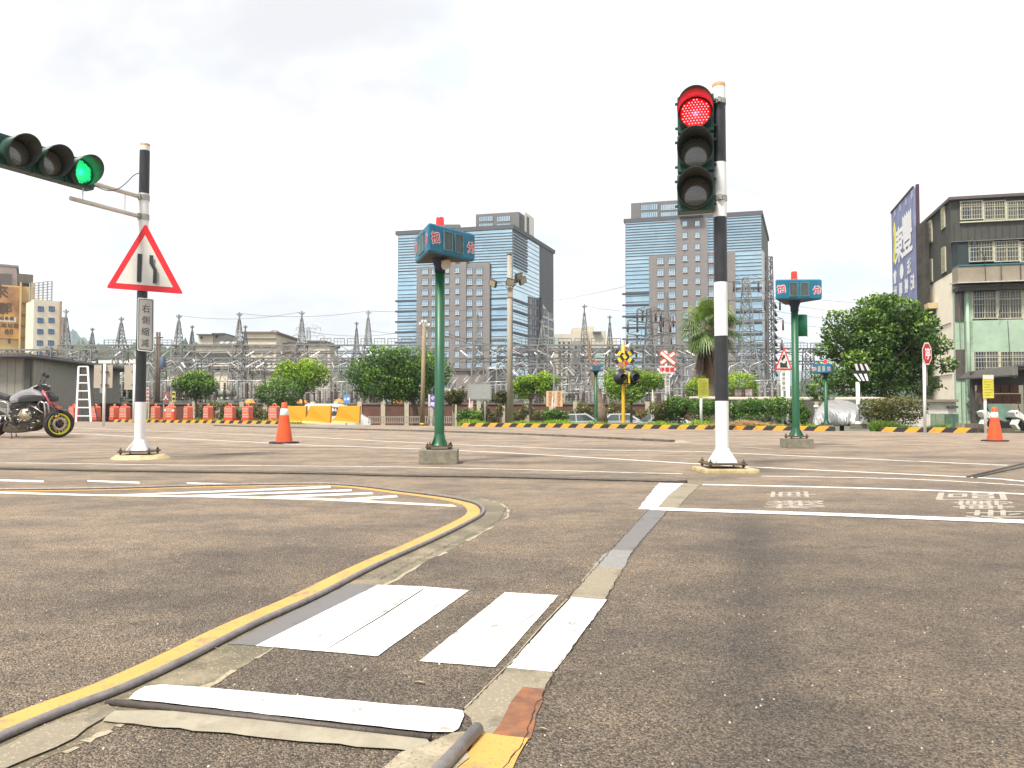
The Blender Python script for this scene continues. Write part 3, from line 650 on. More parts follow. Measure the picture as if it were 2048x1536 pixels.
gs = thing('traffic_signal', 'horizontal dark green traffic signal with the green lamp lit at its pole end', 'traffic light', tuple(P(166, 370, 9.0)))
Yh = Vector((.90, -.44, 0)).normalized(); rowh = Vector((-Yh.y, Yh.x, 0)); rowh = rowh if rowh.x > 0 else -rowh
ca = P(160, 344, 9.1)
for i, lit in enumerate(('green', None, None)):
    c = ca - rowh * .385 * i if rowh.dot(row) < 0 else ca + rowh * .40 * i
    c.z = ca.z
    lamp_unit(gs, c, rowh if rowh.dot(row) < 0 else rowh, Yh, Zv, .38, .36, .140, lit, .28)
q = MB(); a = ca - Yh * .17; rr = row
for i in (.2, .9): q = MB(); q.bar(Vector((x, y, Zl(396))) + row * (.6 + i * .7), a + (row * .35 * (i)) + Vector((0, 0, -.08)), .03); q.build('mounting_bracket', STEEL, gs)
q = MB(); a = ca + Vector((.22, -.05, -.19)); e = P(279, 346, d - .07); pts = [a + (e - a) * t + Vector((0, 0, -.13 * math.sin(math.pi * min(1, t * 1.15)) ** 1)) for t in [i / 12 for i in range(13)]]
pts[-1] = e; q.tube(pts, .006, 6); tag(q.build('signal_cable', BK), 'thin black cable sagging from the horizontal signal to its pole', 'cable')
# triangle sign
def tri_sign(par, pts, border, m_b, m_f, th=.012, back=None):
    c = sum((Vector(p) for p in pts), Vector()) / 3; nrm = (Vector(pts[1]) - Vector(pts[0])).cross(Vector(pts[2]) - Vector(pts[0])).normalized()
    if nrm.y > 0: nrm = -nrm
    def rnd(ps, rad, k=5):
        o = []
        for i in range(3):
            p, a, e = Vector(ps[i]), Vector(ps[i - 1]), Vector(ps[(i + 1) % 3]); u, v = (a - p).normalized(), (e - p).normalized()
            s0, s1 = p + u * rad * 1.7, p + v * rad * 1.7
            for j in range(k + 1): t = j / k; o.append(s0 * (1 - t) ** 2 + p * 2 * t * (1 - t) + s1 * t * t)
        return o
    q = MB(); q.prism(rnd(pts, border * .32), -nrm * th); q.build('sign_board', m_b, par)
    s = 1 - border * 2 / ((Vector(pts[0]) - c).length); inner = [c + (Vector(p) - c) * s + nrm * .003 for p in pts]
    q = MB(); q.poly(rnd(inner, border * .08, 2)); q.build('sign_face', m_f, par, fixn=False)
    return c, nrm
ds = d - .085
pts = [P(291, 447, ds), P(212, 576, ds + .04), P(366, 588, ds - .05)]
ts = thing('warning_sign', 'large red bordered triangle warning of a narrowing road, tilted on the left pole', 'sign', tuple(P(289, 588, ds)))
tri_sign(ts, pts, .078, SIGRED, SIGW)
q = MB()
def opx(*l): return [P(a, b_, ds - .012 - max(0, a - 285) * .0016) for a, b_ in l]
q.prism(opx((275, 507), (284, 508), (282, 564), (273.5, 563.5)), (0, .004, 0)); q.build('pictogram_bar', SIGB, ts)
q = MB(); q.add(opx((299, 510), (307, 511), (306, 527), (298.5, 526)) + opx((313.5, 538), (306.5, 540.5)) + opx((313, 567), (305.5, 567)), [(0, 1, 2, 3), (3, 2, 4, 5), (5, 4, 6, 7)]); q.build('pictogram_bar', SIGB, ts, fixn=False)
pl = thing('text_plate', 'narrow grey plate with four black characters under the big triangle', 'sign', tuple(P(291, 703, ds)))
q = MB(); X1 = P(275.5, 650, ds); 
def rrect(l, t, r_, b_, dd, rad=3, skew=0):
    o = []
    for cx, cy, a0 in ((r_ - rad, t + rad, 270), (r_ - rad, b_ - rad, 0), (l + rad, b_ - rad, 90), (l + rad, t + rad, 180)):
        for j in range(4):
            a = R(a0 + 30 * j); px = cx + rad * math.cos(a); py = cy + rad * math.sin(a); o.append(P(px + skew * (py - t), py + (px - l) * .09, dd))
    return o
q.prism(rrect(275.5, 595, 308, 701, ds, 3, -.008), (0, .006, 0)); q.build('plate_board', WH, pl)
q = MB(); q.poly(rrect(277, 596.8, 306.2, 699.2, ds - .002, 3, -.008)); q.build('plate_border', LETB, pl, fixn=False)
q = MB(); q.poly(rrect(278.5, 598.3, 304.8, 697.8, ds - .004, 2.5, -.008)); q.build('plate_face', PLATEG, pl, fixn=False)
q = MB(); a = P(291.8, 617, ds - .006); e = P(290, 686, ds - .006)
write(q, '右側縮減', (a + e) / 2, (.997, 0, -.07), (0, 0, 1), .108, (e - a) / 3, sx=.95); q.build('lettering', LETB, pl, fixn=False)
# ---------------------------------------------------------------- detector boxes on green poles
DARKGL = mat('dark_louvre_glass', (.045, .042, .035), .35, var=.5, scale=14, stretch=(1, 1, .3), coat=.5); GREYGL = mat('bright_side_louvre_glass', (.42, .43, .42), .3, var=.2, scale=14, coat=.3)
WFR = mat('aged_teal_frame', (.10, .19, .20), .6, var=.3, scale=10, dirt=.5, dirtcol=(.2, .2, .17)); BCR = mat('beacon_red', (.75, .02, .012), .2, var=.05, coat=.5, emit=.22)
CREAM = mat('cream_plastic', (.62, .52, .36), .5, var=.1)
def detector(px, pyg, zbot, s, ang, label, pr=.061, block=(.46, .46, .17), extra=None, stripes_=0):
    d = GD(pyg); x, y = P(px, 800, d).x, d
    t = thing('detector_post', label, 'detector post', (x, y, 0), 0, 'green posts with blue detector boxes')
    z0 = block[2] + .035; banded(t, x, y, [z0, zbot - .02], [GREEN], pr * (s ** .3), 18)
    footing(t, x, y, pr * (s ** .3), z0, GREEN, .31 * s, None, flare=.14)
    q = MB(); q.box((x, y - .01, block[2] / 2), block, .03); q.build('concrete_block', CONCB, t, .012)
    q = MB(); q.lathe([(pr * .98, -.17 * s), (pr * 1.12, -.17 * s), (pr * 1.12, -.10 * s), (pr * 1.5, -.04 * s), (pr * 2.0, 0)], (x, y, zbot), n=20); q.build('collar', NAVY, t)
    a = .81 * s; Rr = a / math.sqrt(3); h = .345 * s; cs = []
    for k in range(3):
        al = ang + k * 2 * math.pi / 3; cs.append(Vector((x + Rr * math.sin(al), y - Rr * math.cos(al), zbot)))
    # rounded triangular prism
    ring = []
    for i in range(3):
        p, e, g = cs[i], cs[i - 1], cs[(i + 1) % 3]; u, v = (e - p).normalized(), (g - p).normalized()
        for j in range(5): tt = j / 4; ring.append((p + u * .05 * s) * (1 - tt) ** 2 + p * 2 * tt * (1 - tt) + (p + v * .05 * s) * tt * tt)
    q = MB(); n = len(ring); top = Vector((0, 0, h)); cen = Vector((x, y, zbot))
    lv = [(.94, -.0), (1, .022 * s), (1, h - .02 * s), (.955, h)]; vs = []
    for sc_, zz_ in lv: vs += [cen + (p - cen) * sc_ + Vector((0, 0, zz_)) for p in ring]
    q.add(vs, [(i * n + j, i * n + (j + 1) % n, (i + 1) * n + (j + 1) % n, (i + 1) * n + j) for i in range(3) for j in range(n)], 0)
    q.add(vs[:n], [tuple(range(n))], 1); q.add(vs[-n:], [tuple(range(n))], 0)
    q.build('detector_box', [BLUEB, mat('box_underside', (.05, .055, .05), .7)], t)
    for i in range(3):
        p, g = cs[i], cs[(i + 1) % 3]; u = (g - p).normalized(); nrm = Vector((u.y, -u.x, 0)); mid = (p + g) / 2
        if nrm.dot(mid - cen) < 0: nrm = -nrm
        if nrm.y > .35: continue
        for k in (-1, 1):
            c = mid + u * k * a * .115 + Vector((0, 0, h * .5)) + nrm * .004
            rot = Matrix((u, nrm, Vector((0, 0, 1)))).transposed()
            q = MB(); W2, H2 = a * .165, h * .66
            for sx, sz, ww, hh in ((-1, 0, .012, H2), (1, 0, .012, H2)): q.box(c + u * sx * W2 / 2 * s ** 0, (ww, .022, hh + .012), rot=rot)
            for sz in (-1, 1): q.box(c + Vector((0, 0, sz * H2 / 2)), (W2 - .012, .018, .012), rot=rot)
            f_ = q.build('window_frame', WFR, t); q = MB(); q.box(c - nrm * .002, (W2 - .01, .008, H2 - .01), rot=rot)
            q.build('window_pane', GREYGL if nrm.x < -.6 else DARKGL, f_)  # left-facing panes use a paler copy, that side's brightness put into the colour
            q = MB()
            for j in range(5): q.box(c + nrm * .003 + u * (j - 2) * W2 * .17, (.004, .004, H2 - .02), rot=rot)
            q.build('louvre_bar', WFR, f_)
        for ch, k, zz_ in (('扣', -.375, .52), ('分', .375, .47)):
            if nrm.dot(Vector((0, -1, 0))) < .1: pass
            ux = Vector((-nrm.y, nrm.x, 0)); c = mid + ux * k * a + Vector((0, 0, h * zz_))
            rt = ux * math.cos(.12) + Vector((0, 0, 1)) * math.sin(.12); ru = nrm.cross(rt) * -1
            if ru.z < 0: ru = -ru
            q = MB(); write(q, ch, c + nrm * .006, rt, ru, .135 * s, bold=.012 * s); q.build('letter_outline', LETW, t, fixn=False)
            q = MB(); write(q, ch, c + nrm * .009, rt, ru, .13 * s, bold=.0035 * s); q.build('lettering', LETR, t, fixn=False)
    q = MB(); q.lathe([(.05 * s, 0), (.055 * s, .035 * s), (.058 * s, .04 * s)], (x, y, zbot + h), n=18); q.build('beacon_base', CREAM, t)
    q = MB(); q.lathe([(.058 * s, .04 * s), (.056 * s, .05 * s), (.052 * s, .160 * s), (.046 * s, .176 * s), (0, .18 * s)], (x, y, zbot + h), n=18)
    q.build('beacon_lamp', BCR, t)
    return t, x, y, cs
t, x, y, cs = detector(879, 926, P(880, 520, GD(926)).z + .01, 1.0, R(-11), 'nearest green post with a blue three sided detector box and small horn below it')
q = MB(); zb = cs[0].z; q.lathe([(.020, 0), (.026, .03), (.062, .10), (.068, .115)], (x + .03, y - .06, zb - .03), (.45, -.55, -.5), n=18); q.lathe([(.066, .112), (.03, .085), (0, .08)], (x + .03, y - .06, zb - .03), (.45, -.55, -.5), n=18); q.build('horn', mat('ivory_plastic', (.55, .45, .34), .5), t)
tm, xm, ym, _ = detector(1591.5, 895.5, P(1591, 603, GD(895.5)).z, 1.0, R(58), 'middle green post with a flat facing blue box and a green visor on its pole', block=(.42, .42, .16))
q = MB(); zc = P(1600, 650, ym).z; q.lathe([(.117, -.38), (.12, -.38), (.12, .0), (.117, 0)], (xm + .155, ym + .16, zc + .19), (0, 0, 1), n=22, a0=math.pi * .1, a1=math.pi * 1.5)
q.box((xm + .15, ym + .16, zc), (.20, .03, .36)); q.build('signal_visor', mat('green_plastic', (.0, .17, .07), .4, var=.15), tm)
detector(1652, 858.5, P(1655, 747, GD(858.5)).z, .9, R(2), 'small green post with a blue box standing before the silver covered car', block=(.36, .36, .15))
detector(1192, 850.5, P(1192, 743, GD(850.5)).z, .78, R(61), 'farthest green post with a blue box beside the bare tree trunk', block=(.5, .4, .12), pr=.075)
# ---------------------------------------------------------------- crossing signal
def stripeplank(par, a, b_, wd, nrm, m1, m2, n, name='crossed_board', slant=.5):
    a, b_ = Vector(a), Vector(b_); u = (b_ - a) / n; v = nrm.cross(u).normalized() * wd / 2; sl = u * slant
    q = MB()
    for i in range(n):
        s0, s1 = a + u * i, a + u * (i + 1); k0 = sl if i else Vector(); k1 = sl if i < n - 1 else Vector()
        q.prism([s0 - v, s1 - v, s1 + v, s0 + v], -nrm * .02, i % 2)
    return q.build(name, [m1, m2], par)
YEL = mat('railway_yellow', (.72, .40, .02), .5, var=.08, scale=8, dirt=.25, dirtcol=(.35, .2, .05)); YB = mat('board_yellow', (.75, .55, .02), .5, var=.05)
NY = Vector((0, -1, 0))
def base_of(px, pyg): dd = GD(pyg); return P(px, pyg, dd).x, dd
x, d = base_of(1247, 851.5); zf = lambda py: P(1247, py, d).z; xf = lambda px: P(px, 800, d).x
t = thing('crossing_signal', 'yellow railway crossing signal with black striped crossed boards and twin black lamps', 'crossing signal', (x, d, 0))
q = MB(); q.lathe([(.075, .1), (.072, zf(790)), (.072, zf(690)), (0, zf(689))], (x, d, 0), n=16); q.build('pole', YEL, t)
q = MB(); q.box((x + .05, d, .06), (1.0, .5, .12)); q.build('concrete_block', CONCB, t, .01)
for a, c in (((1231, 702), (1267, 725)), ((1231, 725), (1267, 702))):
    o = -.09 if a[1] == 702 else -.112
    stripeplank(t, (xf(a[0]), d + o, zf(a[1])), (xf(c[0]), d + o, zf(c[1])), .19, NY, LETB, YB, 7)
q = MB(); q.lathe([(.03, 0), (.05, .08), (.14, .25), (.15, .27), (.0, .2)], (x + .08, d - .02, zf(692)), (.75, -.6, -.1), n=16); q.build('horn', mat('off_white_plastic', (.7, .66, .58), .5), t)
q = MB(); q.tube([(xf(1235), d - .1, zf(752)), (xf(1236), d - .1, zf(741)), (xf(1239), d - .1, zf(739)), (xf(1256), d - .1, zf(739)), (xf(1260), d - .1, zf(742)), (xf(1261), d - .1, zf(752))], .025, 8); q.build('lamp_arm', BK, t)
for px in (1240, 1265):
    c = Vector((xf(px), d - .12, zf(755))); q = MB(); q.lathe([(0, 0), (.30, 0), (.30, .02), (0, .02)], c, (.15, -1, 0), n=24)
    lm = q.build('lamp_disc', BK, t); q = MB(); q.lathe([(.16, .02), (.17, .36), (.155, .36), (.15, .05), (0, .05)], c, (.25, -1, -.08), n=20); q.build('lamp_hood', mat('hood_black', (.03, .028, .026), .6), t)
q = MB(); q.box((xf(1253), d - .16, zf(757)), (.25, .02, .46)); q.build('notice_plate', YB, t)
q = MB(); write(q, '注意來車', (xf(1253), d - .172, zf(757)), (1, 0, 0), (0, 0, 1), .09, (0, 0, -.11)); q.build('lettering', LETB, t, fixn=False)
q = MB(); q.box((xf(1252), d - .12, zf(768)), (.26, .1, .07)); q.build('small_box', mat('orange_box', (.55, .18, .06), .6), t)
q = MB(); q.box((xf(1252.5), d - .13, zf(727)), (.12, .08, .13)); q.build('red_lamp', SIGRED, t)
q = MB(); q.box((xf(1241), d - .08, zf(729)), (.2, .06, .22)); q.build('side_plate', mat('brown_plate', (.35, .17, .09), .7), t)
# ---------------------------------------------------------------- crossbuck sign
x, d = base_of(1332.5, 854); zf = lambda py: P(1332, py, d).z; xf = lambda px: P(px, 800, d).x
t = thing('crossbuck_sign', 'white railway crossbuck edged in red on a white post with red stop look listen plate', 'sign', (x, d, 0))
q = MB(); q.tube([(x, d, 0), (x, d, zf(702))], .055, 12); q.build('pole', WH, t)
for a, c, o in (((1320, 728), (1350, 705), .075), ((1320, 704), (1350, 729), .10)):
    A, B_ = Vector((xf(a[0]), d - o, zf(a[1]))), Vector((xf(c[0]), d - o, zf(c[1]))); q = MB(); q.bar(A, B_, .19, .015, up=(0, 1, 0)); v = q
    v.build('crossed_board', SIGRED, t); q = MB(); u = (B_ - A).normalized() * .035; q.bar(A + u + NY * .005, B_ - u + NY * .005, .115, .015, up=(0, 1, 0)); q.build('board_face', mat('cream_sign', (.72, .66, .55), .5), t)
q = MB(); q.box((xf(1334), d - .07, zf(739.5)), (.56, .015, .30)); q.build('plate_board', SIGW, t)
q = MB(); write(q, '停看聽', (xf(1334), d - .085, zf(739.5)), (1, 0, 0), (0, 0, 1), .17, bold=.006); q.build('lettering', LETR, t, fixn=False)
q = MB(); q.box((xf(1334.5), d - .065, zf(770)), (.21, .015, .76)); q.build('plate_border', LETB, t); q = MB(); q.box((xf(1334.5), d - .07, zf(770)), (.18, .015, .73)); q.build('plate_face', SIGW, t)
q = MB(); write(q, '鐵路平交道', (xf(1334.5), d - .083, zf(770)), (1, 0, 0), (0, 0, 1), .125, (0, 0, -.145)); q.build('lettering', LETB, t, fixn=False)
# ---------------------------------------------------------------- notice boards
OLIVE = mat('yellow_green_notice', (.34, .34, .03), .7, var=.25, scale=5, dirt=.4, dirtcol=(.22, .22, .06))
def notice(px, pyg, l, t_, r_, b_, m, label, head=None, lines=9):
    x, d = base_of(px, pyg); zf = lambda py: P(px, py, d).z; xf = lambda q_: P(q_, 800, d).x
    t = thing('notice_board', label, 'notice board', (x, d, 0)); q = MB(); q.tube([(x, d, 0), (x, d, zf(t_ + 4))], .045 * d / 24, 10); q.build('post', WH, t)
    q = MB(); q.box(((xf(l) + xf(r_)) / 2, d - .06, (zf(t_) + zf(b_)) / 2), (xf(r_) - xf(l), .02, zf(t_) - zf(b_))); q.build('board', m, t, .004)
    q = MB(); s = '駕訓場注意事項人員車輛請減速慢行保持安全距離'; ww = xf(r_) - xf(l); hh = zf(t_) - zf(b_); k = 0
    top = zf(t_) - hh * (.10 if head is None else .30)
    for i in range(lines):
        n = random.choice((5, 6, 7, 7)); st = ww * .82 / 7; z = top - i * hh * .85 / lines * (1 if head is None else .8)
        write(q, ''.join(s[(k + j) % len(s)] for j in range(n)), ((xf(l) + xf(r_)) / 2 - (7 - n) * st / 2, d - .072, z), (1, 0, 0), (0, 0, 1), st * .85, (st, 0, 0)); k += n
    q.build('lettering', mat('notice_ink', (.10, .10, .02), .8), t, fixn=False)
    if head: q = MB(); q.box(((xf(l) + xf(r_)) / 2, d - .066, zf(t_) - hh * .1), (ww, .02, hh * .18)); q.build('header_strip', head, t)
    return t
notice(1402.5, 857, 1395.5, 757, 1416.5, 794, OLIVE, 'yellow green notice board on a white post in front of the palm tree')
notice(1971.5, 866.5, 1963.5, 750, 1985, 796.5, mat('yellow_notice', (.55, .50, .05), .7, var=.2, scale=3, dirt=.5, dirtcol=(.3, .3, .1)), 'yellow notice board with a grey header on a white post beside the right cone', SIGW, 6)
# ---------------------------------------------------------------- train warning triangle
x, d = base_of(1567, 857); zf = lambda py: P(1567, py, d).z
t = thing('warning_sign', 'small red bordered triangle with a black steam train on a white post', 'sign', (x, d, 0))
q = MB(); q.tube([(x - .03, d, 0), (x - .03, d, zf(742))], .045, 10); q.build('post', WH, t)
pts = [P(1568.5, 694, d - .06), P(1549, 740, d - .06), P(1585, 740.5, d - .06)]; tri_sign(t, pts, .06, SIGRED, SIGW)
q = MB(); L_ = lambda *l: [P(a, b_, d - .07) for a, b_ in l]
for pg in (((1560, 735), (1561, 730.5), (1574, 730.5), (1576, 735)), ((1560, 730), (1560, 725), (1565, 725), (1565, 727), (1571, 726), (1571.5, 722), (1574, 722), (1574, 730)), ((1563.5, 721), (1562.5, 717), (1565, 714), (1566, 710), (1569, 709), (1571, 712), (1569.5, 716), (1566, 719), (1566, 721))): q.poly(L_(*pg))
q.build('pictogram_train', LETB, t, fixn=False)
q = MB(); q.box(P(1567.5, 762, d - .05), (.14, .012, .68)); q.build('plate_board', SIGW, t); q = MB(); write(q, '遵守號誌', P(1567.5, 762, d - .06), (1, 0, 0), (0, 0, 1), .1, (0, 0, -.16)); q.build('lettering', LETB, t, fixn=False)
q = MB(); A = P(1575, 742, d + 1.5); q.tube([(A.x, A.y, gat(A)), A], .07, 10); tag(q.build('concrete_marker_post', WH), 'thin white post directly behind the train warning triangle', 'post')
# ---------------------------------------------------------------- striped target
x, d = base_of(1717, 858); zf = lambda py: P(1717, py, d).z; xf = lambda q_: P(q_, 800, d).x
t = thing('striped_target_post', 'white post topped by a black and white diagonally striped hazard head', 'marker post', (x, d, 0))
q = MB(); q.box((x, d, .09), (.42, .4, .18)); q.build('concrete_block', CONCB, t, .01)
q = MB(); q.tube([(x, d, .15), (x, d, zf(764))], .065, 14); q.lathe([(.12, .18), (.07, .26)], (x, d, 0), n=14); q.build('post', WH, t)
q = MB(); h0, h1, h2 = zf(762), zf(747), zf(728); xl, xr = xf(1706), xf(1737)
def stripped(mb, a, b_, c, e, n):
    a, b_, c, e = map(Vector, (a, b_, c, e)); sh = .5 / n
    for i in range(n):
        t0, t1 = i / n, (i + 1) / n
        u0, u1 = min(1, t0 + 2 * sh), min(1, t1 + 2 * sh)
        mb.prism([a + (b_ - a) * t0, a + (b_ - a) * t1, e + (c - e) * u1, e + (c - e) * u0], (0, .015, 0), i % 2)
stripped(q, (xl, d - .08, zf(748)), (xr, d - .08, zf(748)), (xr - .05, d - .13, h0), (xl + .1, d - .13, h0), 6)
stripped(q, (xl + .02, d - .12, h2), (xr - .02, d - .12, h2), (xr + .03, d - .08, zf(741)), (xl + .0, d - .08, zf(741)), 6)
q.box(((xl + xr) / 2 - .02, d, zf(746)), (xr - xl - .08, .12, .2), mi=1); q.build('striped_head', [LETW, LETB], t)
# ---------------------------------------------------------------- stop sign
x, d = base_of(1850, 865); zf = lambda py: P(1850, py, d).z; xf = lambda q_: P(q_, 800, d).x
t = thing('stop_sign', 'red octagonal stop sign with one white character beside the leafy tree', 'sign', (x, d, 0))
q = MB(); q.tube([(x, d, 0), (x + .02, d, zf(700))], .042, 12); q.build('post', WH, t)
def octo(k, o):
    c = Vector((xf(1853.5), d - .06 - o, zf(707.5))); w_, h_ = .145 * k, .325 * k; a = .42
    return [c + Vector((i * w_, i * .02, j * h_)) for i, j in ((a, 1), (1, a), (1, -a), (a, -1), (-a, -1), (-1, -a), (-1, a), (-a, 1))]
q = MB(); q.prism(octo(1, 0), (0, .012, 0)); q.build('sign_board', SIGW, t); q = MB(); q.poly(octo(.88, .004)); q.build('sign_face', mat('stop_red', (.42, .012, .02), .4, var=.1), t, fixn=False)
q = MB(); write(q, '停', (xf(1853.5), d - .072, zf(707.5)), (1, 0, 0), (0, 0, 1), .33, sx=.55, bold=.003); q.build('lettering', LETW, t, fixn=False)
q = MB(); q.box((xf(1854.5), d + .06, zf(752)), (.10, .03, .56)); q.build('side_plate', mat('weathered_plate', (.22, .2, .17), .8, var=.3, scale=20), t)
# ---------------------------------------------------------------- left posts with blank boards
BOARDB = mat('board_back', (.40, .34, .27), .6, metal=.1, var=.07, scale=3, dirt=.2)
for px, pyg, bs, lab in ((207, 851.5, ((188, 725), (211, 723)), 'white post holding two blank grey boards beside the step ladder'), (267.5, 846, ((249, 734),), 'white post with one blank board next to the left signal pole')):
    d = GD(pyg); b0 = P(px, pyg, d); t = thing('blank_sign_post', lab, 'sign post', (b0.x, d, 0)); zt = P(px, 728, d).z
    q = MB(); q.tube([(b0.x, d, 0), (b0.x, d, zt)], .055 * d / 31, 10); q.build('post', WH, t)
    for l, tp in bs:
        wpx = 13.5 if px < 220 else 16; a = P(l, 730, d + .06); c = P(l + wpx + (1 if l < 200 else 0), 776 if px < 220 else 779.5, d + .06)
        q = MB(); q.box(((a.x + c.x) / 2, d + .07, (a.z + c.z) / 2), (c.x - a.x, .02, a.z - c.z)); q.build('blank_board', BOARDB, t, .01)
    for py in (744, 770): q = MB(); q.box((b0.x, d + .03, P(px, py, d).z), (.3, .12, .05)); q.build('clamp', RUSTS, t)
# ---------------------------------------------------------------- ladder
d = GD(843.5); lad = thing('step_ladder', 'tall white aluminium step ladder standing left of the blank sign boards', 'ladder', (P(168, 843, d).x, d, 0))
ALU = mat('white_aluminium', (.76, .75, .73), .4, metal=.2, var=.06)
tl, tr, bl, br = P(157.5, 733, d + .5), P(175.5, 733, d + .5), P(152, 843, d), P(182, 843, d); bl.z = br.z = 0
for a, c in ((tl, bl), (tr, br)): q = MB(); q.bar(a, c, .10, .05, up=(0, 1, 0)); q.build('rail', ALU, lad)
for py in (733, 750, 766, 782, 799, 815, 831.5):
    f_ = (py - 733) / 110; q = MB(); q.bar(tl + (bl - tl) * f_, tr + (br - tr) * f_, .05, .07); q.build('rung', ALU, lad)
q = MB(); q.box((tl + tr) / 2 + Vector((0, .05, -.22)), (.40, .03, .36)); q.build('top_tray', mat('tray_brown', (.06, .045, .04), .7), lad)
for a, s in ((tl, -1), (tr, 1)):
    q = MB(); e = Vector((a.x + s * .16, d + 1.3, 0)); q.bar(a, e, .05, .04, up=(0, 1, 0)); q.build('rear_rail', mat('rear_rail', (.10, .09, .085), .6), lad)
# ---------------------------------------------------------------- cones
CO = mat('cone_orange', (.74, .085, .018), .45, var=.1, scale=9, dirt=.3, dirtcol=(.5, .07, .02)); CW = mat('cone_white', (.80, .78, .75), .35, var=.05); RUB = mat('black_rubber', (.02, .018, .017), .8, var=.2)
def cone(x, y, h, label, group=None, rz=0):
    t = thing('traffic_cone', label, 'traffic cone', (x, y, 0), 0, group); k = h / .8
    q = MB(); prof = [(.165, .022), (.160, .05), (.095, .50), (.078, .62), (.050, .795), (.040, .80), (0, .80)]
    rr = lambda z: .165 - (z - .022) * (.115 / .773)
    q.lathe([(rr(.022) * k, .03 * k), (rr(.55) * k, .55 * k)], (x, y, 0), n=24); q.lathe([(rr(.68) * k, .68 * k), (rr(.79) * k, .79 * k), (rr(.79) * k * .8, .80 * k), (rr(.79) * k * .72, .785 * k)], (x, y, 0), n=24); q.build('cone_body', CO, t)
    q = MB(); q.lathe([(rr(.55) * k, .55 * k), (rr(.55) * k + .002, .552 * k), (rr(.68) * k + .002, .678 * k), (rr(.68) * k, .68 * k)], (x, y, 0), n=24); q.build('reflective_band', CW, t)
    q = MB(); ring = []
    for i in range(8): a = R(22.5 + 45 * i) + rz; ring.append(Vector((x + .285 * k * math.cos(a), y + .285 * k * math.sin(a), .0)))
    q.prism(ring, (0, 0, .03 * k)); q.build('rubber_base', RUB, t, .006); return t
x, y = base_of(568, 886.5); cone(x, y, (P(568, 805, y).z), 'orange traffic cone with white collar standing alone left of the near green post')
x, y = base_of(1990, 882.5); cone(x, y, (P(1990, 814, y).z), 'orange traffic cone with white collar near the right edge by the carport')
x, y = base_of(331, 840.5); cone(x, y, .83, 'small orange cone half hidden between two plastic barriers, left one'); x, y = base_of(346, 841.5); cone(x, y, .8, 'small orange cone in front of the fifth plastic barrier')
# ---------------------------------------------------------------- plastic barriers
BO = mat('barrier_orange', (.72, .15, .085), .55, var=.08, scale=5, dirt=.3, dirtcol=(.6, .22, .15)); BOR = mat('barrier_red', (.62, .06, .03), .5, var=.1); BOW = mat('barrier_band', (.70, .42, .34), .5, var=.12, scale=10, dirt=.4, dirtcol=(.4, .15, .1))
prev = None; BX = (113, 151, 190, 227.5, 251.5, 311.5, 342, 377.5, 417, 461.5, 495, 551)
BL = ('plastic barrier partly behind the motorcycle front wheel', 'plastic barrier behind the legs of the step ladder', 'plastic barrier between the ladder and the first white post', 'plastic barrier just right of the first white post', 'plastic barrier just left of the single blank board post',
      'plastic barrier just right of the left signal pole', 'plastic barrier with a small cone in front', 'plastic barrier left of the small round tree', 'plastic barrier right of the small round tree trunk', 'plastic barrier below the dark round bush, the left one', 'plastic barrier below the dark round bush, the right one', 'plastic barrier behind the lone front cone')
for px, lab in zip(BX, BL):
    pyg = 840 + (px - 113) * .006; x, y = base_of(px, pyg); hh = 1.02
    if prev is None:
        t = thing('plastic_barrier', 'salmon orange ' + lab, 'barrier', (x, y, 0), ang, 'orange plastic barriers along the far kerb'); wm = wmat(t)
        q = MB(); pr = [(.30, 0), (.30, .02), (.285, .30), (.27, .82), (.20, .88), (-.20, .88), (-.27, .82), (-.285, .30), (-.30, .02), (-.30, 0)]
        q.prism([wm @ Vector((a, -.17, c)) for a, c in pr], wm.to_3x3() @ Vector((0, .34, 0))); q.build('barrier_body', BO, t, .02)
        q = MB(); q.prism([wm @ Vector((a, -.19, c)) for a, c in ((.315, 0), (.31, .20), (-.31, .20), (-.315, 0))], wm.to_3x3() @ Vector((0, .38, 0))); q.build('barrier_foot', BOR, t, .015)
        for z0, z1 in ((.235, .42), (.56, .73)):
            q = MB(); q.prism([wm @ Vector((a, -.178, c)) for a, c in ((.27, z0), (.27, z1), (-.27, z1), (-.27, z0))], wm.to_3x3() @ Vector((0, .01, 0))); bd = q.build('reflective_band', BOW, t)
            q = MB(); write(q, '駕訓場用', wm @ Vector((0, -.182, (z0 + z1) / 2)), wm.to_3x3() @ Vector((1, 0, 0)), (0, 0, 1), .115); q.build('lettering', mat('barrier_ink', (.28, .05, .04), .6), bd, fixn=False)
        q = MB(); q.tube([wm @ Vector((.11 * math.cos(a), 0, .87 + .14 * math.sin(a))) for a in [math.pi * i / 8 for i in range(9)]], .035, 8); q.build('handle', BO, t); prev = t
    else: dup(prev, (x, y + random.uniform(-.25, .1), 0), ang + random.uniform(-.3, .3), 'salmon orange ' + lab)
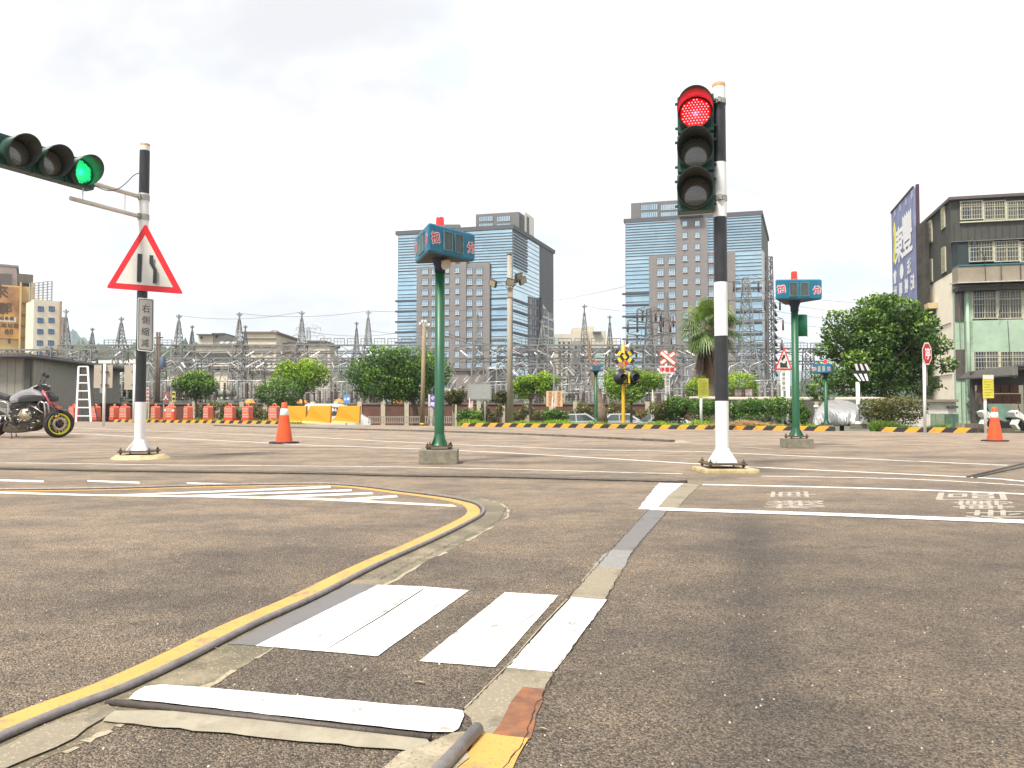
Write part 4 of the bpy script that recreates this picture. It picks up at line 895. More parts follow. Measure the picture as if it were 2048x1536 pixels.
# yellow water barriers
YW = mat('yellow_plastic', (.72, .30, .008), .45, var=.06, scale=4, dirt=.25, dirtcol=(.6, .33, .03)); YWL = mat('pale_recess', (.78, .50, .15), .5, var=.06)
prev = None
for (l, r_, lab) in ((577, 613, 'left one of three, partly behind the front cone'), (622, 664, 'middle one of three, before the white van'), (682, 720, 'right one of three, beside the van nose')):
    pyg = 844.5 if l < 600 else 846; wpx = r_ - l
    x, y = base_of((l + r_) / 2 - 3, pyg)
    if prev is None:
        t = thing('water_barrier', 'yellow plastic water filled barrier, ' + lab, 'barrier', (x, y, 0), -.02, 'yellow water filled barriers before the white van'); wm = wmat(t); k = 1.28
        q = MB(); T = wm.to_3x3() @ Vector((0, .5, 0)); q.prism([wm @ Vector((a, -.1 - (.12 if c < .1 else 0), c)) for a, c in ((-.86, 0), (.56, 0), (.56, .86), (-.44, .86), (-.5, .84), (-.64, .34), (-.86, .12))], wm.to_3x3() @ Vector((0, .32, 0))); q.build('barrier_body', YW, t, .025)
        q = MB(); q.prism([wm @ Vector((a, -.106, c)) for a, c in ((-.70, .12), (.27, .12), (.42, .40), (-.52, .40))], wm.to_3x3() @ Vector((0, .012, 0))); q.build('recessed_panel', YWL, t)
        q = MB(); write(q, '車輛慢行', wm @ Vector((0.02, -.11, .64)), wm.to_3x3() @ Vector((1, 0, 0)), (.25, 0, .97), .15, sx=1.2); q.build('lettering', mat('barrier_lettering', (.72, .30, .10), .5), t, fixn=False); prev = t
    else: dup(prev, (x, y, 0), random.uniform(-.04, .04), 'yellow plastic water filled barrier, ' + lab)
# ================================================================== BUILDINGS
GZ = -1.02
class Face:
    def __init__(s, px, d, vx):
        """vertical plane through the point seen in column px at distance d, running towards the vanishing column vx (None: frontal)"""
        s.A = Vector(((px - 1024) / F * d, d, 0)); u = Vector(((vx - 1024) / F, 1, 0)).normalized() if vx is not None else Vector((1, 0, 0))
        if u.x < 0 and vx is not None and vx < 1024 - 2000: u = -u
        s.u = u; n = Vector((u.y, -u.x, 0)); s.n = n if n.y < 0 else -n
        if vx is not None and n.dot(-s.A) < 0: s.n = -n
        elif vx is not None: s.n = n
    def t(s, px): a = (px - 1024) / F; return (a * s.A.y - s.A.x) / (s.u.x - a * s.u.y)
    def z(s, px, py): p = s.A + s.u * s.t(px); return P(px, py, p.y).z
    def W(s, t, z, off=0): p = s.A + s.u * t + s.n * off; return Vector((p.x, p.y, z))
    def X(s, px, py, off=0): return s.W(s.t(px), s.z(px, py), off)
    def box(s, mb, l, tp, r, b_, th, off=0, mi=0, zz=None):
        t0, t1 = s.t(l), s.t(r); m_ = (l + r) / 2; z1, z0 = zz or (s.z(m_, tp), s.z(m_, b_))
        rot = Matrix((s.u, s.n, Vector((0, 0, 1)))).transposed()
        return mb.box(s.W((t0 + t1) / 2, (z0 + z1) / 2, off + th / 2), (abs(t1 - t0), th, abs(z1 - z0)), rot=rot, mi=mi)
    def rot(s): return Matrix((s.u, s.n, Vector((0, 0, 1)))).transposed()
def glassmat(name, c1, c2, bw, bh, rough=.12, dark=None, metal=.85):
    m = bpy.data.materials.new(name); m.use_nodes = True; t = m.node_tree; b = t.nodes['Principled BSDF']; L = t.links.new
    co = t.nodes.new('ShaderNodeTexCoord').outputs['Object']; mp = t.nodes.new('ShaderNodeMapping'); mp.inputs['Scale'].default_value = (1 / bw, 1 / bw, 1 / bh); L(co, mp.inputs[0])
    fl = t.nodes.new('ShaderNodeVectorMath'); fl.operation = 'FLOOR'; L(mp.outputs[0], fl.inputs[0]); wn = t.nodes.new('ShaderNodeTexWhiteNoise'); L(fl.outputs[0], wn.inputs[0])
    n = t.nodes.new('ShaderNodeTexNoise'); n.inputs['Scale'].default_value = .05; n.inputs['Detail'].default_value = 3; L(co, n.inputs['Vector'])
    ad = t.nodes.new('ShaderNodeMath'); ad.operation = 'MULTIPLY_ADD'; L(wn.outputs[0], ad.inputs[0]); ad.inputs[1].default_value = .35; 
    r = t.nodes.new('ShaderNodeMapRange'); r.inputs[1].default_value = .35; r.inputs[2].default_value = .65; r.inputs[4].default_value = .7; L(n.outputs[0], r.inputs[0]); L(r.outputs[0], ad.inputs[2])
    x = t.nodes.new('ShaderNodeMix'); x.data_type = 'RGBA'; L(ad.outputs[0], x.inputs[0]); x.inputs[6].default_value = (*c1, 1); x.inputs[7].default_value = (*c2, 1); L(x.outputs[2], b.inputs['Base Color'])
    b.inputs['Metallic'].default_value = metal; b.inputs['Roughness'].default_value = rough; return m
GL1 = glassmat('blue_curtain_glass', (.34, .50, .61), (.54, .71, .76), 2.4, 1.1); GL2 = glassmat('bright_side_glass', (.45, .60, .68), (.62, .76, .80), 2.4, 1.1, .15)
WGL = glassmat('window_glass', (.30, .42, .48), (.55, .66, .72), 1.3, 1.6, .1, metal=.8); DGL = glassmat('dark_window_glass', (.03, .035, .045), (.10, .12, .14), 1.5, 1.5, .15, metal=.5)
BRN = mat('brown_tile_facade', (.20, .176, .166), .8, var=.10, scale=.9, dirt=.25, dirtcol=(.24, .20, .17), det=8); DKG = mat('dark_grey_cladding', (.055, .052, .055), .6, var=.15, scale=.8); GRYB = mat('grey_cladding', (.13, .12, .115), .7, var=.1, scale=.7)
WFRM = mat('pale_window_frame', (.55, .55, .54), .6, var=.05); CREAMW = mat('cream_facade', (.80, .74, .64), .85, var=.08, scale=.5, dirt=.25, dirtcol=(.42, .36, .28)); FIN = mat('dark_fin', (.04, .045, .055), .6, var=.1)
def window(face, par, cache, key, px, py, wpx, hpx, panes=2, sill=True, m=None, off=.02):
    """window part (frame) with its pane as sub-part; alike ones share meshes"""
    t, z = face.t(px), face.z(px, py)
    if key not in cache:
        t0, t1 = face.t(px - wpx / 2), face.t(px + wpx / 2); ww = abs(t1 - t0); hh = abs(face.z(px, py - hpx / 2) - face.z(px, py + hpx / 2)); k = max(.06, ww * .05)
        q = MB(); 
        for sx in (-1, 1): q.box((sx * (ww / 2), 0, 0), (k, .16, hh + k))
        for sz in (-1, 1): q.box((0, 0, sz * hh / 2), (ww - k, .15, k))
        for j in range(1, panes): q.box((-ww / 2 + ww * j / panes, 0, 0), (k * .8, .12, hh - k))
        if panes > 2: q.box((0, .005, hh * .22), (ww - k, .11, k * .8))
        if sill: q.box((0, .06, -hh / 2 - .16), (ww + .1, .3, .20), mi=1)
        fr = q.build('window', [m or FIN, WFRM]); p = MB(); p.box((0, -.02, 0), (ww - k * .5, .04, hh - k * .5)); pn = p.build('pane', WGL)
        if panes > 2: pn.data.materials[0] = WGL
        cache[key] = (fr, pn)
        f_, g = fr, pn
    else:
        f_, g = cache[key][0].copy(), cache[key][1].copy(); COL.objects.link(f_); COL.objects.link(g)
    ro = face.rot().to_4x4(); wm = wmat(par).inverted(); mm = wm @ Matrix.Translation(face.W(t, z, off)) @ ro
    f_.parent = par; f_.matrix_local = mm; g.parent = f_; g.matrix_local = Matrix.Identity(4)
def tower(name, label, front, side, pl, pc, pr, top, cols, sh, rows0, rsp, nrow, nsh, ppx, thick, glz, extra=None):
    pass
# ---------------------------------------------------------------- left tower
fr = Face(1025, 230, -5500); sd_ = Face(1025, 230, 1623)
L0 = fr.W(fr.t(794), 0); C0 = fr.W(0, 0); R0 = sd_.W(sd_.t(1107), 0); zt = fr.z(1025, 458)
tw = thing('office_tower', 'blue glass and brown tile tower behind the nearest green post and concrete lamp pole', 'tower', (C0.x, C0.y, GZ))
def up(p, z): return Vector((p.x, p.y, z))
B0 = R0 + (L0 - C0); q = MB(); q.prism([up(p, GZ) for p in (L0, C0, R0, B0)], (0, 0, zt - GZ - .1)); q.build('tower_body', GRYB, tw)
q = MB(); cc = (L0 + C0 + R0 + B0) / 4
ex = [cc + (p - cc) * 1.03 for p in (L0, C0, R0, B0)]; q.prism([up(p, zt) for p in ex], (0, 0, 1.3)); q.build('cornice', mat('cornice_grey', (.075, .07, .075), .7, var=.1), tw)
def glass(face, par, l, tp, r, b_, m, off=.05, name='glass_wall'):
    q = MB(); t0, t1 = face.t(l), face.t(r); q.add([face.W(t0, face.z(l, b_), off), face.W(t1, face.z(r, b_), off), face.W(t1, face.z(r, tp) if tp else zt, off), face.W(t0, face.z(l, tp) if tp else zt, off)], [(0, 1, 2, 3)])
    vs = [Vector(v) for v in q.v]; q = MB(); q.prism(vs, -face.n * .3 + Vector((0, 0, 0)), 0); o = q.build(name, m, par); return o
def fins(face, par, l, r, pys, th=.28, out=.35, ext=0, m=None, nm='fin', pref=None):
    for py in pys:
        z = face.z(pref or (l + r) / 2, py); t0, t1 = face.t(l) - ext, face.t(r); q = MB(); q.box(face.W((t0 + t1) / 2, z, out / 2 + .05), (abs(t1 - t0), out, th), rot=face.rot()); q.build(nm, m or FIN, par)
glass(fr, tw, 794.5, 0, 1024.5, 822, GL1)
glass(sd_, tw, 1025.5, 0, 1079, 822, GL2)  # side glass is a paler copy, its brighter reflection put into the colour
fins(fr, tw, 795, 1024, [467 + 5.6 * i for i in range(13)], .26, .2, pref=1000)
fins(fr, tw, 795, 835, [543, 549, 556, 563, 571, 580, 589, 595, 611, 617, 632, 637, 652, 658, 673, 679, 692, 700], .2, .2)
fins(fr, tw, 981, 1024, [543, 549, 556, 563, 571, 580, 589, 610, 616, 631, 637, 652, 658, 673, 679, 692, 700, 715, 722, 735, 742], .2, .2)
fins(fr, tw, 795, 835, [602 + 20.8 * i for i in range(8)], .55, .7, ext=.7); fins(fr, tw, 981, 1024, [597 + 21.2 * i for i in range(8)], .5, .5)
fins(sd_, tw, 1026, 1054, [468 + 6.1 * i for i in range(12)], .55, .25, pref=1035); fins(sd_, tw, 1026, 1056, [604 + 21.5 * i for i in range(8)], .75, .4, pref=1040)
fins(sd_, tw, 1026, 1078, [545 + 8 * i for i in range(6)] + [612 + 7.1 * i for i in range(0, 22)], .16, .1, pref=1045, m=mat('grey_fin', (.22, .26, .30), .5)); fins(sd_, tw, 1054, 1078, [490 + 9 * i for i in range(7)], .16, .1, pref=1066, m=MATS['grey_fin'])
for l, tp, r, o in ((835, 534, 892, 1.2), (892, 470, 935, 1.7), (935, 528, 981, 1.2)):
    q = MB(); fr.box(q, l, tp, r, 822, o, .06); q.build('brown_wall', BRN, tw)
cache = {}
for i in range(12):
    y = 541.6 + 20.9 * i
    for px in (896.8, 917.5): window(fr, tw, cache, 'a', px, y, 8.6, 9.2, 2, off=1.84)
    for px in (852, 871, 940.5, 960.5): window(fr, tw, cache, 'b', px, y + 1.5, 12.5, 11, 3, off=1.34)
for px, y in ((896.8, 520.7), (917.5, 520.7)): window(fr, tw, cache, 'a', px, y, 8.6, 9.2, 2, off=1.84)
q = MB(); t0 = sd_.t(1079); t1 = sd_.t(1107)
q.prism([sd_.W(t0, sd_.z(1079, 608), .1), sd_.W(t1, sd_.z(1107, 636), .1), sd_.W(t1, zt, .1), sd_.W(t0, zt, .1)], -sd_.n * .5); q.build('dark_panel', DKG, tw)
q = MB(); q.prism([sd_.W(sd_.t(1082), GZ, .2), sd_.W(t1 + .3, GZ, .2), sd_.W(t1 + .3, sd_.z(1107, 640), .2), sd_.W(sd_.t(1082), sd_.z(1082, 604), .2)], -sd_.n * .6); q.build('cream_wall', CREAMW, tw)
q = MB(); q.box(sd_.W(sd_.t(1078.5), (GZ + sd_.z(1079, 596)) / 2, .5), (1.3, 1.2, sd_.z(1079, 596) - GZ), rot=sd_.rot()); q.build('dark_pier', DKG, tw)
q = MB(); q.prism([sd_.W(sd_.t(1055.5), GZ, .12), sd_.W(sd_.t(1077.5), GZ, .12), sd_.W(sd_.t(1077.5), sd_.z(1077, 598), .12), sd_.W(sd_.t(1055.5), sd_.z(1055, 592), .12)], -sd_.n * .4); q.build('grey_wall', mat('grey_frame_wall', (.30, .28, .27), .8, var=.08), tw)
for i in range(9):
    for j, px in enumerate((1061, 1071.5)):
        window(sd_, tw, cache, 'c', px, 603 + 2 * j + 20.2 * i + i * 0.15, 7, 14.5, 1, False, off=.16)
for i in range(9):
    for j, px in enumerate((1089.5, 1101)): window(sd_, tw, cache, 'd', px, 625 + 5 * j + 18.3 * i, 8, 11.5, 2, False, off=.24)
for k in ('c', 'd'): cache[k][1].data.materials[0] = DGL
ph = Face(1038, 234, -5500); ps = Face(1038, 234, 1623)
a_, b_, c_ = ph.W(ph.t(951), 0), ph.W(0, 0), ps.W(ps.t(1068), 0); q = MB(); zp = ph.z(1038, 423.5); q.prism([up(p, zt + 1.3) for p in (a_, b_, c_, c_ + a_ - b_)], (0, 0, zp - zt - 1.3)); pent = q.build('penthouse', GRYB, tw)
for l, r in ((957.5, 985.5), (993, 1021)):
    for tp, b2 in ((433, 442.5), (447.5, 456)):
        q = MB(); ph.box(q, l, tp, r, b2, .1, .02); g = q.build('window', WGL, tw); q = MB()
        for k in range(9): q.box(ph.W(ph.t(l) + (ph.t(r) - ph.t(l)) * k / 8, (ph.z(l, tp) + ph.z(l, b2)) / 2, .15), (.14, .1, ph.z(l, tp) - ph.z(l, b2)), rot=ph.rot())
        q.build('mullion', DKG, tw)
for l, r in ((1040.5, 1048), (1053, 1058)):
    q = MB(); ps.box(q, l, 434, r, 468, .1, .03); q.build('dark_recess', DKG, tw)
q = MB(); ps.box(q, 1049, 430, 1068, 468, .05, .05); q.build('cream_panel', CREAMW, tw)
q = MB(); fr2 = Face(905, 236, -5500); q.box(fr2.W(0, zt + 1.8, 0), (5, 5, 1.1)); q.build('roof_plant', GRYB, tw)
# ---------------------------------------------------------------- right tower
fr = Face(1527, 212, -4994); sd_ = Face(1527, 212, 1623)
L0 = fr.W(fr.t(1252), 0); C0 = fr.W(0, 0); R0 = sd_.W(sd_.t(1540), 0); zt = fr.z(1527, 430); B0 = R0 + (L0 - C0)
tw = thing('office_tower', 'blue glass and brown tile tower behind the red traffic signal', 'tower', (C0.x, C0.y, GZ))
q = MB(); q.prism([up(p, GZ) for p in (L0, C0, R0, B0)], (0, 0, zt - GZ - .1)); q.build('tower_body', mat('side_brown', (.10, .085, .08), .8, var=.1, scale=.7), tw)
cc = (L0 + C0 + R0 + B0) / 4; ex = [cc + (p - cc) * 1.02 for p in (L0, C0, R0, B0)]; q = MB(); q.prism([up(p, zt) for p in ex], (0, 0, 1.25)); q.build('cornice', MATS['cornice_grey'], tw)
glass(fr, tw, 1252.5, 0, 1526.5, 822, GL1)
fins(fr, tw, 1253, 1526, [441 + 5.45 * i for i in range(13)], .24, .2, pref=1400)
sl_ = lambda px: -(px - 1275) * .05
for l, r in ((1253, 1300), (1473, 1526)):
    c = (l + r) / 2; o = 0 if l < 1300 else -9
    fins(fr, tw, l, r, [520 + o + v for v in (0, 8, 15, 22, 30, 39, 47, 56, 64, 72, 84, 92, 107, 115, 129, 137, 152, 160, 175, 183, 198, 206, 221, 229, 244, 252)], .2, .2); fins(fr, tw, l, r, [587.5 + o * 1.1 + 22.6 * i for i in range(9)], .5, .75, ext=1.1 if l < 1300 else 0)
for l, tp, r, o in ((1300, 512, 1354, 1.2), (1354, 440, 1418, 1.6), (1418, 505, 1473, 1.2)):
    q = MB(); fr.box(q, l, tp, r, 822, o, .06); q.build('brown_wall', BRN, tw)
cache = {}
for i in range(14):
    y = 450 + 22.7 * i
    for px in (1372.5, 1397.5): window(fr, tw, cache, 'a', px, y - (px - 1372) * .03, 9.5, 9.5, 2, off=1.74)
    if i > 2:
        for px in (1323, 1346, 1426, 1449): window(fr, tw, cache, 'b', px, y + 4.5 - (px - 1323) * .035, 13.5, 12, 3, off=1.34)
q = MB(); q.prism([sd_.W(.05, GZ, .1), sd_.W(sd_.t(1532), GZ, .1), sd_.W(sd_.t(1532), sd_.z(1532, 505), .1), sd_.W(.05, sd_.z(1527, 500), .1)], -sd_.n * .3); q.build('white_edge', WFRM, tw)
ph = Face(1380, 219, -4994); a_, b_ = ph.W(ph.t(1264), 0), ph.W(0, 0); q = MB(); zp = ph.z(1380, 399); dd_ = Vector((4, 14, 0)); q.prism([up(p, zt + 1.25) for p in (a_, b_, b_ + dd_, a_ + dd_)], (0, 0, zp - zt - 1.25)); q.build('penthouse', GRYB, tw)
for l, r in ((1284, 1318), (1324, 1358)):
    for tp, b2 in ((409, 420), (424.5, 435.5)):
        q = MB(); ph.box(q, l, tp, r, b2, .1, .02); q.build('window', WGL, tw); q = MB()
        for k in range(9): q.box(ph.W(ph.t(l) + (ph.t(r) - ph.t(l)) * k / 8, (ph.z(l, tp) + ph.z(l, b2)) / 2, .15), (.14, .1, ph.z(l, tp) - ph.z(l, b2)), rot=ph.rot())
        q.build('mullion', DKG, tw)
q = MB(); f2 = Face(1385, 216, -4994); f2.box(q, 1362, 424, 1408, 436, 3); q.build('roof_plant', GRYB, tw)
# ---------------------------------------------------------------- generic far block
def block(name, label, cat, l, tp, r, d, depth, m, roof=None, vx=None, pyb=None, wins=(), group=None, wm_=None, base=None, extra=()):
    f = Face(l if vx is None or vx < 0 else r, d, vx); t0, t1 = f.t(l), f.t(r); z1 = f.z((l + r) / 2, tp); zb = GZ if base is None else base
    c = f.W((t0 + t1) / 2, 0, -depth / 2); b = thing(name, label, cat, (c.x, c.y, zb), 0, group)
    q = MB(); q.box((c.x, c.y, (z1 + zb) / 2), (abs(t1 - t0), depth, z1 - zb), rot=f.rot()); q.build('wall', m, b)
    if roof: q = MB(); q.box((c.x, c.y, z1 + .25), (abs(t1 - t0) + .8, depth + .8, .5), rot=f.rot()); q.build('roof_slab', roof, b)
    cache = {}
    for k, (pxs, pys, ww, hh) in enumerate(wins):
        for px in pxs:
            for py in pys: window(f, b, cache, k, px, py, ww, hh, 2 if ww > 6 else 1, False, off=.05)
        if wm_ and k in cache: cache[k][1].data.materials[0] = wm_
    for (el, et, er, eb, th, off, em, nm) in extra: q = MB(); f.box(q, el, et, er, eb, th, off); q.build(nm, em, b)
    return b, f, z1
TAN = mat('beige_concrete', (.56, .50, .39), .9, var=.12, scale=.35, dirt=.4, dirtcol=(.27, .23, .17)); TAND = mat('brown_trim', (.12, .095, .08), .8, var=.2); CRM2 = mat('cream_plaster', (.74, .66, .51), .9, var=.1, scale=.3, dirt=.4, dirtcol=(.42, .35, .25))
GRYC = mat('grey_concrete_wall', (.30, .28, .25), .9, var=.15, scale=.4, dirt=.5, dirtcol=(.18, .16, .13)); YLW = mat('ochre_wall', (.56, .41, .19), .85, var=.12, scale=.4, dirt=.6, dirtcol=(.36, .24, .10), stretch=(1, 1, .25)); PINK = mat('pink_wall', (.60, .44, .36), .85, var=.08, scale=.5)
SG = mat('olive_grey_sheet', (.245, .235, .20), .6, var=.07, scale=2, dirt=.15)
# left edge group of buildings
b, f, z = block('apartment_block', 'pink rooftop block at the left picture edge behind the ochre building', 'building', -120, 529, 27, 175, 12, PINK, mat('grey_roof', (.22, .2, .19), .8), 3300)
q = MB(); f.box(q, -40, 549, 18, 575, 2, .2); q.build('roof_clutter', TAND, b)
for px in (2, 9, 15): q = MB(); f.box(q, px, 543, px + 4, 550, 1, .3); q.build('roof_tank', STEEL, b)
b, f, z = block('sign_building', 'ochre building carrying a huge golden brown advertising wall', 'building', -160, 566, 62, 130, 14, YLW, None, 3300)
q = MB(); f.box(q, 28, 548, 61, 566, 8, -8); q.build('stair_head', mat('stained_concrete', (.13, .11, .09), .9, var=.35, scale=.8, stretch=(1, 1, .3)), b)
for px in (36.5, 59.5): q = MB(); f.box(q, px - 2, 566, px + 2, 720, .9, .02); q.build('pier', YLW, b)
for py in (606, 629, 652, 675, 698): q = MB(); f.box(q, 39, py, 57.5, py + 1.8, .5, .02); q.build('ledge', mat('ledge_brown', (.25, .16, .07), .8), b)
ADV = bpy.data.materials.new('golden_advert'); ADV.use_nodes = True
def advm():
    t = ADV.node_tree; bs = t.nodes['Principled BSDF']; L = t.links.new; co = t.nodes.new('ShaderNodeTexCoord').outputs['Object']
    n = t.nodes.new('ShaderNodeTexNoise'); n.inputs['Scale'].default_value = .22; n.inputs['Detail'].default_value = 6; L(co, n.inputs['Vector'])
    r = t.nodes.new('ShaderNodeValToRGB'); L(n.outputs[0], r.inputs[0]); e = r.color_ramp.elements; e[0].position = .36; e[0].color = (.62, .36, .06, 1); e[1].position = .58; e[1].color = (.25, .12, .05, 1); x = e.new(.47); x.color = (.42, .21, .08, 1); L(r.outputs[0], bs.inputs['Base Color']); bs.inputs['Roughness'].default_value = .6
advm(); q = MB(); f.box(q, -160, 568, 34.2, 674, .3, .05); ad = q.build('advert_wall', ADV, b)
q = MB(); f.box(q, -90, 632, 29, 642, .05, .36); q.build('advert_strip', SIGW, b)
BRW = mat('advert_brown', (.10, .05, .02), .6); q = MB(); T = lambda px, py, o=.4: f.X(px, py, o)
write(q, '來', T(-4, 583), f.u, (0, 0, 1), 2.2, bold=.05); write(q, '郡', T(6, 617), f.u, (0, 0, 1), 1.9, bold=.06); write(q, '國際', T(-16, 617), f.u, (0, 0, 1), 1.9, bold=.05)
write(q, '9888', T(6, 664), f.u, (0, 0, 1), .85, (.72, .1, 0), bold=.05); write(q, '中正路站前', T(5, 651, .42), f.u, (0, 0, 1), .75, bold=.03); write(q, '歡迎參觀', T(5, 637, .46), f.u, (0, 0, 1), .62, bold=.03); q.build('lettering', BRW, b, fixn=False)
q = MB(); f.box(q, 14, 677, 18, 687, .1, .05); q.build('window', DGL, b)
b, f, z = block('office_block', 'cream office block with blue windows beside the ochre building', 'building', 63.5, 601, 119, 127, 12, mat('bright_cream', (.72, .63, .48), .85, var=.05, scale=.5, dirt=.2, dirtcol=(.55, .45, .33)), None, 2600, wins=[((77.5, 99.5), (618, 641, 663.5, 686, 708), 11, 9.5)], wm_=glassmat('blue_window', (.05, .12, .25), (.14, .26, .40), 2, 2, .1, metal=.6), extra=[(115.5, 603, 119, 720, .3, .05, mat('brick_edge', (.36, .22, .14), .9, var=.4, scale=2), 'brick_quoin')])
gt = thing('roof_frame', 'empty steel billboard frame on the roof of the cream office block', 'billboard frame', f.X(90, 600, -3)[:])
for i in range(6): px = 62 + i * 9.0; q = MB(); q.bar(f.X(px, 601, -3), f.X(px, 562 - i * .9, -3), .16); q.build('post', STEEL, gt)
for j in range(8): q = MB(); q.bar(f.X(62, 563 + j * 5.2, -3), f.X(107, 557.5 + j * 5.6, -3), .12); q.build('rail', STEEL, gt)
b, f, z = block('narrow_block', 'narrow mauve grey block just right of the cream office block', 'building', 118, 634, 127, 150, 3, mat('mauve', (.30, .24, .25), .8, var=.2, scale=.8), None, 3300)
# factory group in the substation background
b, f, z = block('factory_block', 'long beige factory hall with brown roof edge in the middle distance', 'building', 390, 693, 600, 170, 25, TAN, TAND, extra=[(395, 706, 480, 724, .2, .05, DKG, 'dark_opening'), (500, 733, 560, 741, .2, .05, DKG, 'dark_opening')])
for (l, tp, r, b2) in ((391, 669, 421, 693), (421.5, 667, 445, 693)):
    q = MB(); f.box(q, l, tp, r, b2, 8, -9); q.build('roof_house', TAN if l < 400 else GRYC, b); q = MB(); f.box(q, l - .7, tp - 1.2, r + .7, tp + .5, 9.5, -9.6); q.build('roof_edge', TAND, b); q = MB(); f.box(q, l + 5, tp + 3, l + 9, tp + 8, .15, -.9); q.build('window', DGL, b)
q = MB(); f.box(q, 446, 681, 478, 690, 5, -6); q.build('plant_screen', TAND, b)
for px in (441, 452, 466): q = MB(); q.ball(f.X(px, 688, -1), 1.1, 0, 8, (1, 1, .7)); q.build('roof_fan', STEEL, b)
b, f, z = block('factory_tower', 'tall beige factory block topped by a steel hoop', 'building', 487, 668, 551, 160, 16, TAN, TAND, extra=[(487, 676.5, 551, 678.5, .3, .02, TAND, 'band'), (487, 693, 551, 695, .3, .02, TAND, 'band'), (504, 698, 520, 708, .12, .05, GRYC, 'wall_panel'), (524, 698, 545, 708, .12, .05, GRYC, 'wall_panel')])
q = MB(); c = f.X(536, 667, -4); q.tube([c + Vector((1.15 * math.cos(a) * 1.0, 0, 1.2 * math.sin(a))) for a in [math.pi * i / 12 for i in range(13)]], .14, 6); q.build('steel_hoop', STEEL, b)
b, f, z = block('factory_wing', 'lower beige factory wing with a dark recess right of the hooped block', 'building', 548, 691, 659, 165, 8, TAN, TAND, extra=[(636, 704, 652, 742, .3, .02, GRYC, 'recess_wall'), (553, 697, 566, 707, .12, .05, GRYC, 'wall_panel'), (569, 697, 583, 707, .12, .05, GRYC, 'wall_panel'), (560, 682, 596, 690, 3, -6, TAND, 'plant_screen'), (610, 680, 648, 684, 8, -9, TAND, 'roof_canopy'), (600, 684, 645, 690, 5, -7, GRYC, 'roof_house')])
b, f, z = block('low_shed', 'pale cream low shed with small square vents behind the switchgear', 'building', 395, 722, 565, 140, 12, CRM2, None, extra=[(416, 737, 462, 741, .2, .05, DKG, 'dark_opening'), (412, 733, 470, 735, .8, .05, TAND, 'ledge')] + [(px, 727, px + 3.4, 730, .12, .05, DKG, 'vent') for px in (508, 519, 531, 540)] + [(530, 721, 531, 740, .1, .05, TAND, 'downpipe'), (490, 744, 560, 747, .7, .05, TAND, 'ledge')])
b, f, z = block('low_shed', 'bright white tank shed in front of the long beige hall', 'building', 385, 719, 408, 138, 8, mat('pale_blue_white', (.62, .66, .68), .7, var=.1, scale=.8)); 
b, f, z = block('low_shed', 'low cream annex left of the white tank shed', 'building', 300, 745, 384, 142, 10, CRM2, GRYC)
b, f, z = block('low_shed', 'long pale workshop with sloping white roof behind the grey sheet shed', 'building', 120, 727, 275, 120, 10, mat('pale_workshop', (.58, .60, .50), .8, var=.12, scale=.4), mat('white_roof', (.7, .72, .66), .7)) 
b, f, z = block('low_shed', 'small tan cabin on the skyline beyond the white roofed workshop', 'building', 257, 717, 272, 125, 6, TAN)
# beige flats between the towers
BEI = mat('beige_flats', (.54, .48, .37), .9, var=.1, scale=.2, dirt=.25, dirtcol=(.3, .26, .2)); GRN = mat('pale_green_wall', (.36, .46, .40), .85, var=.1, scale=.2)
rows = [676 + 9.2 * i for i in range(13)]
block('apartment_block', 'beige flats immediately right of the left tower', 'building', 1109, 668, 1146, 330, 15, BEI, None, wins=[((1119, 1128, 1138), rows[1:12], 4.4, 4.2)], wm_=DGL, extra=[(1106, 674, 1117, 690, .3, .1, GRN, 'green_glazing')])
block('apartment_block', 'grey central slab of flats with dense dark windows', 'building', 1146, 682, 1172, 320, 14, GRYC, None, wins=[((1152, 1160, 1167), rows[2:12], 4.2, 4.4)], wm_=DGL)
block('apartment_block', 'tallest beige flats with a stepped roof and green side strip', 'building', 1145, 662, 1213, 350, 15, BEI, None, wins=[((1178, 1186), rows[3:12], 4.2, 4.2)], wm_=DGL, extra=[(1146, 655, 1186, 663, 10, -11, BEI, 'roof_house'), (1176, 651, 1190, 663, 7, -10, BEI, 'roof_house'), (1186, 664, 1202, 667, 6, -4, DKG, 'canopy_roof'), (1190, 690, 1214, 800, .3, .1, GRN, 'green_wall')])
block('apartment_block', 'narrow pale flats left of the right tower', 'building', 1214, 676, 1232, 300, 12, CRM2, None, wins=[((1219, 1226), rows[2:12], 4, 4)], wm_=DGL)
block('low_block', 'grey brown utility block at the foot of the left tower', 'building', 912, 742, 965, 150, 10, mat('utility_brown', (.24, .20, .18), .85, var=.1, scale=.4), TAND, wins=[((941,), (746,), 7, 8)], wm_=DGL)
block('low_block', 'dark glazed entrance hall under the left tower', 'building', 980, 738, 1012, 180, 10, DKG, mat('pale_trim', (.6, .62, .6), .7))
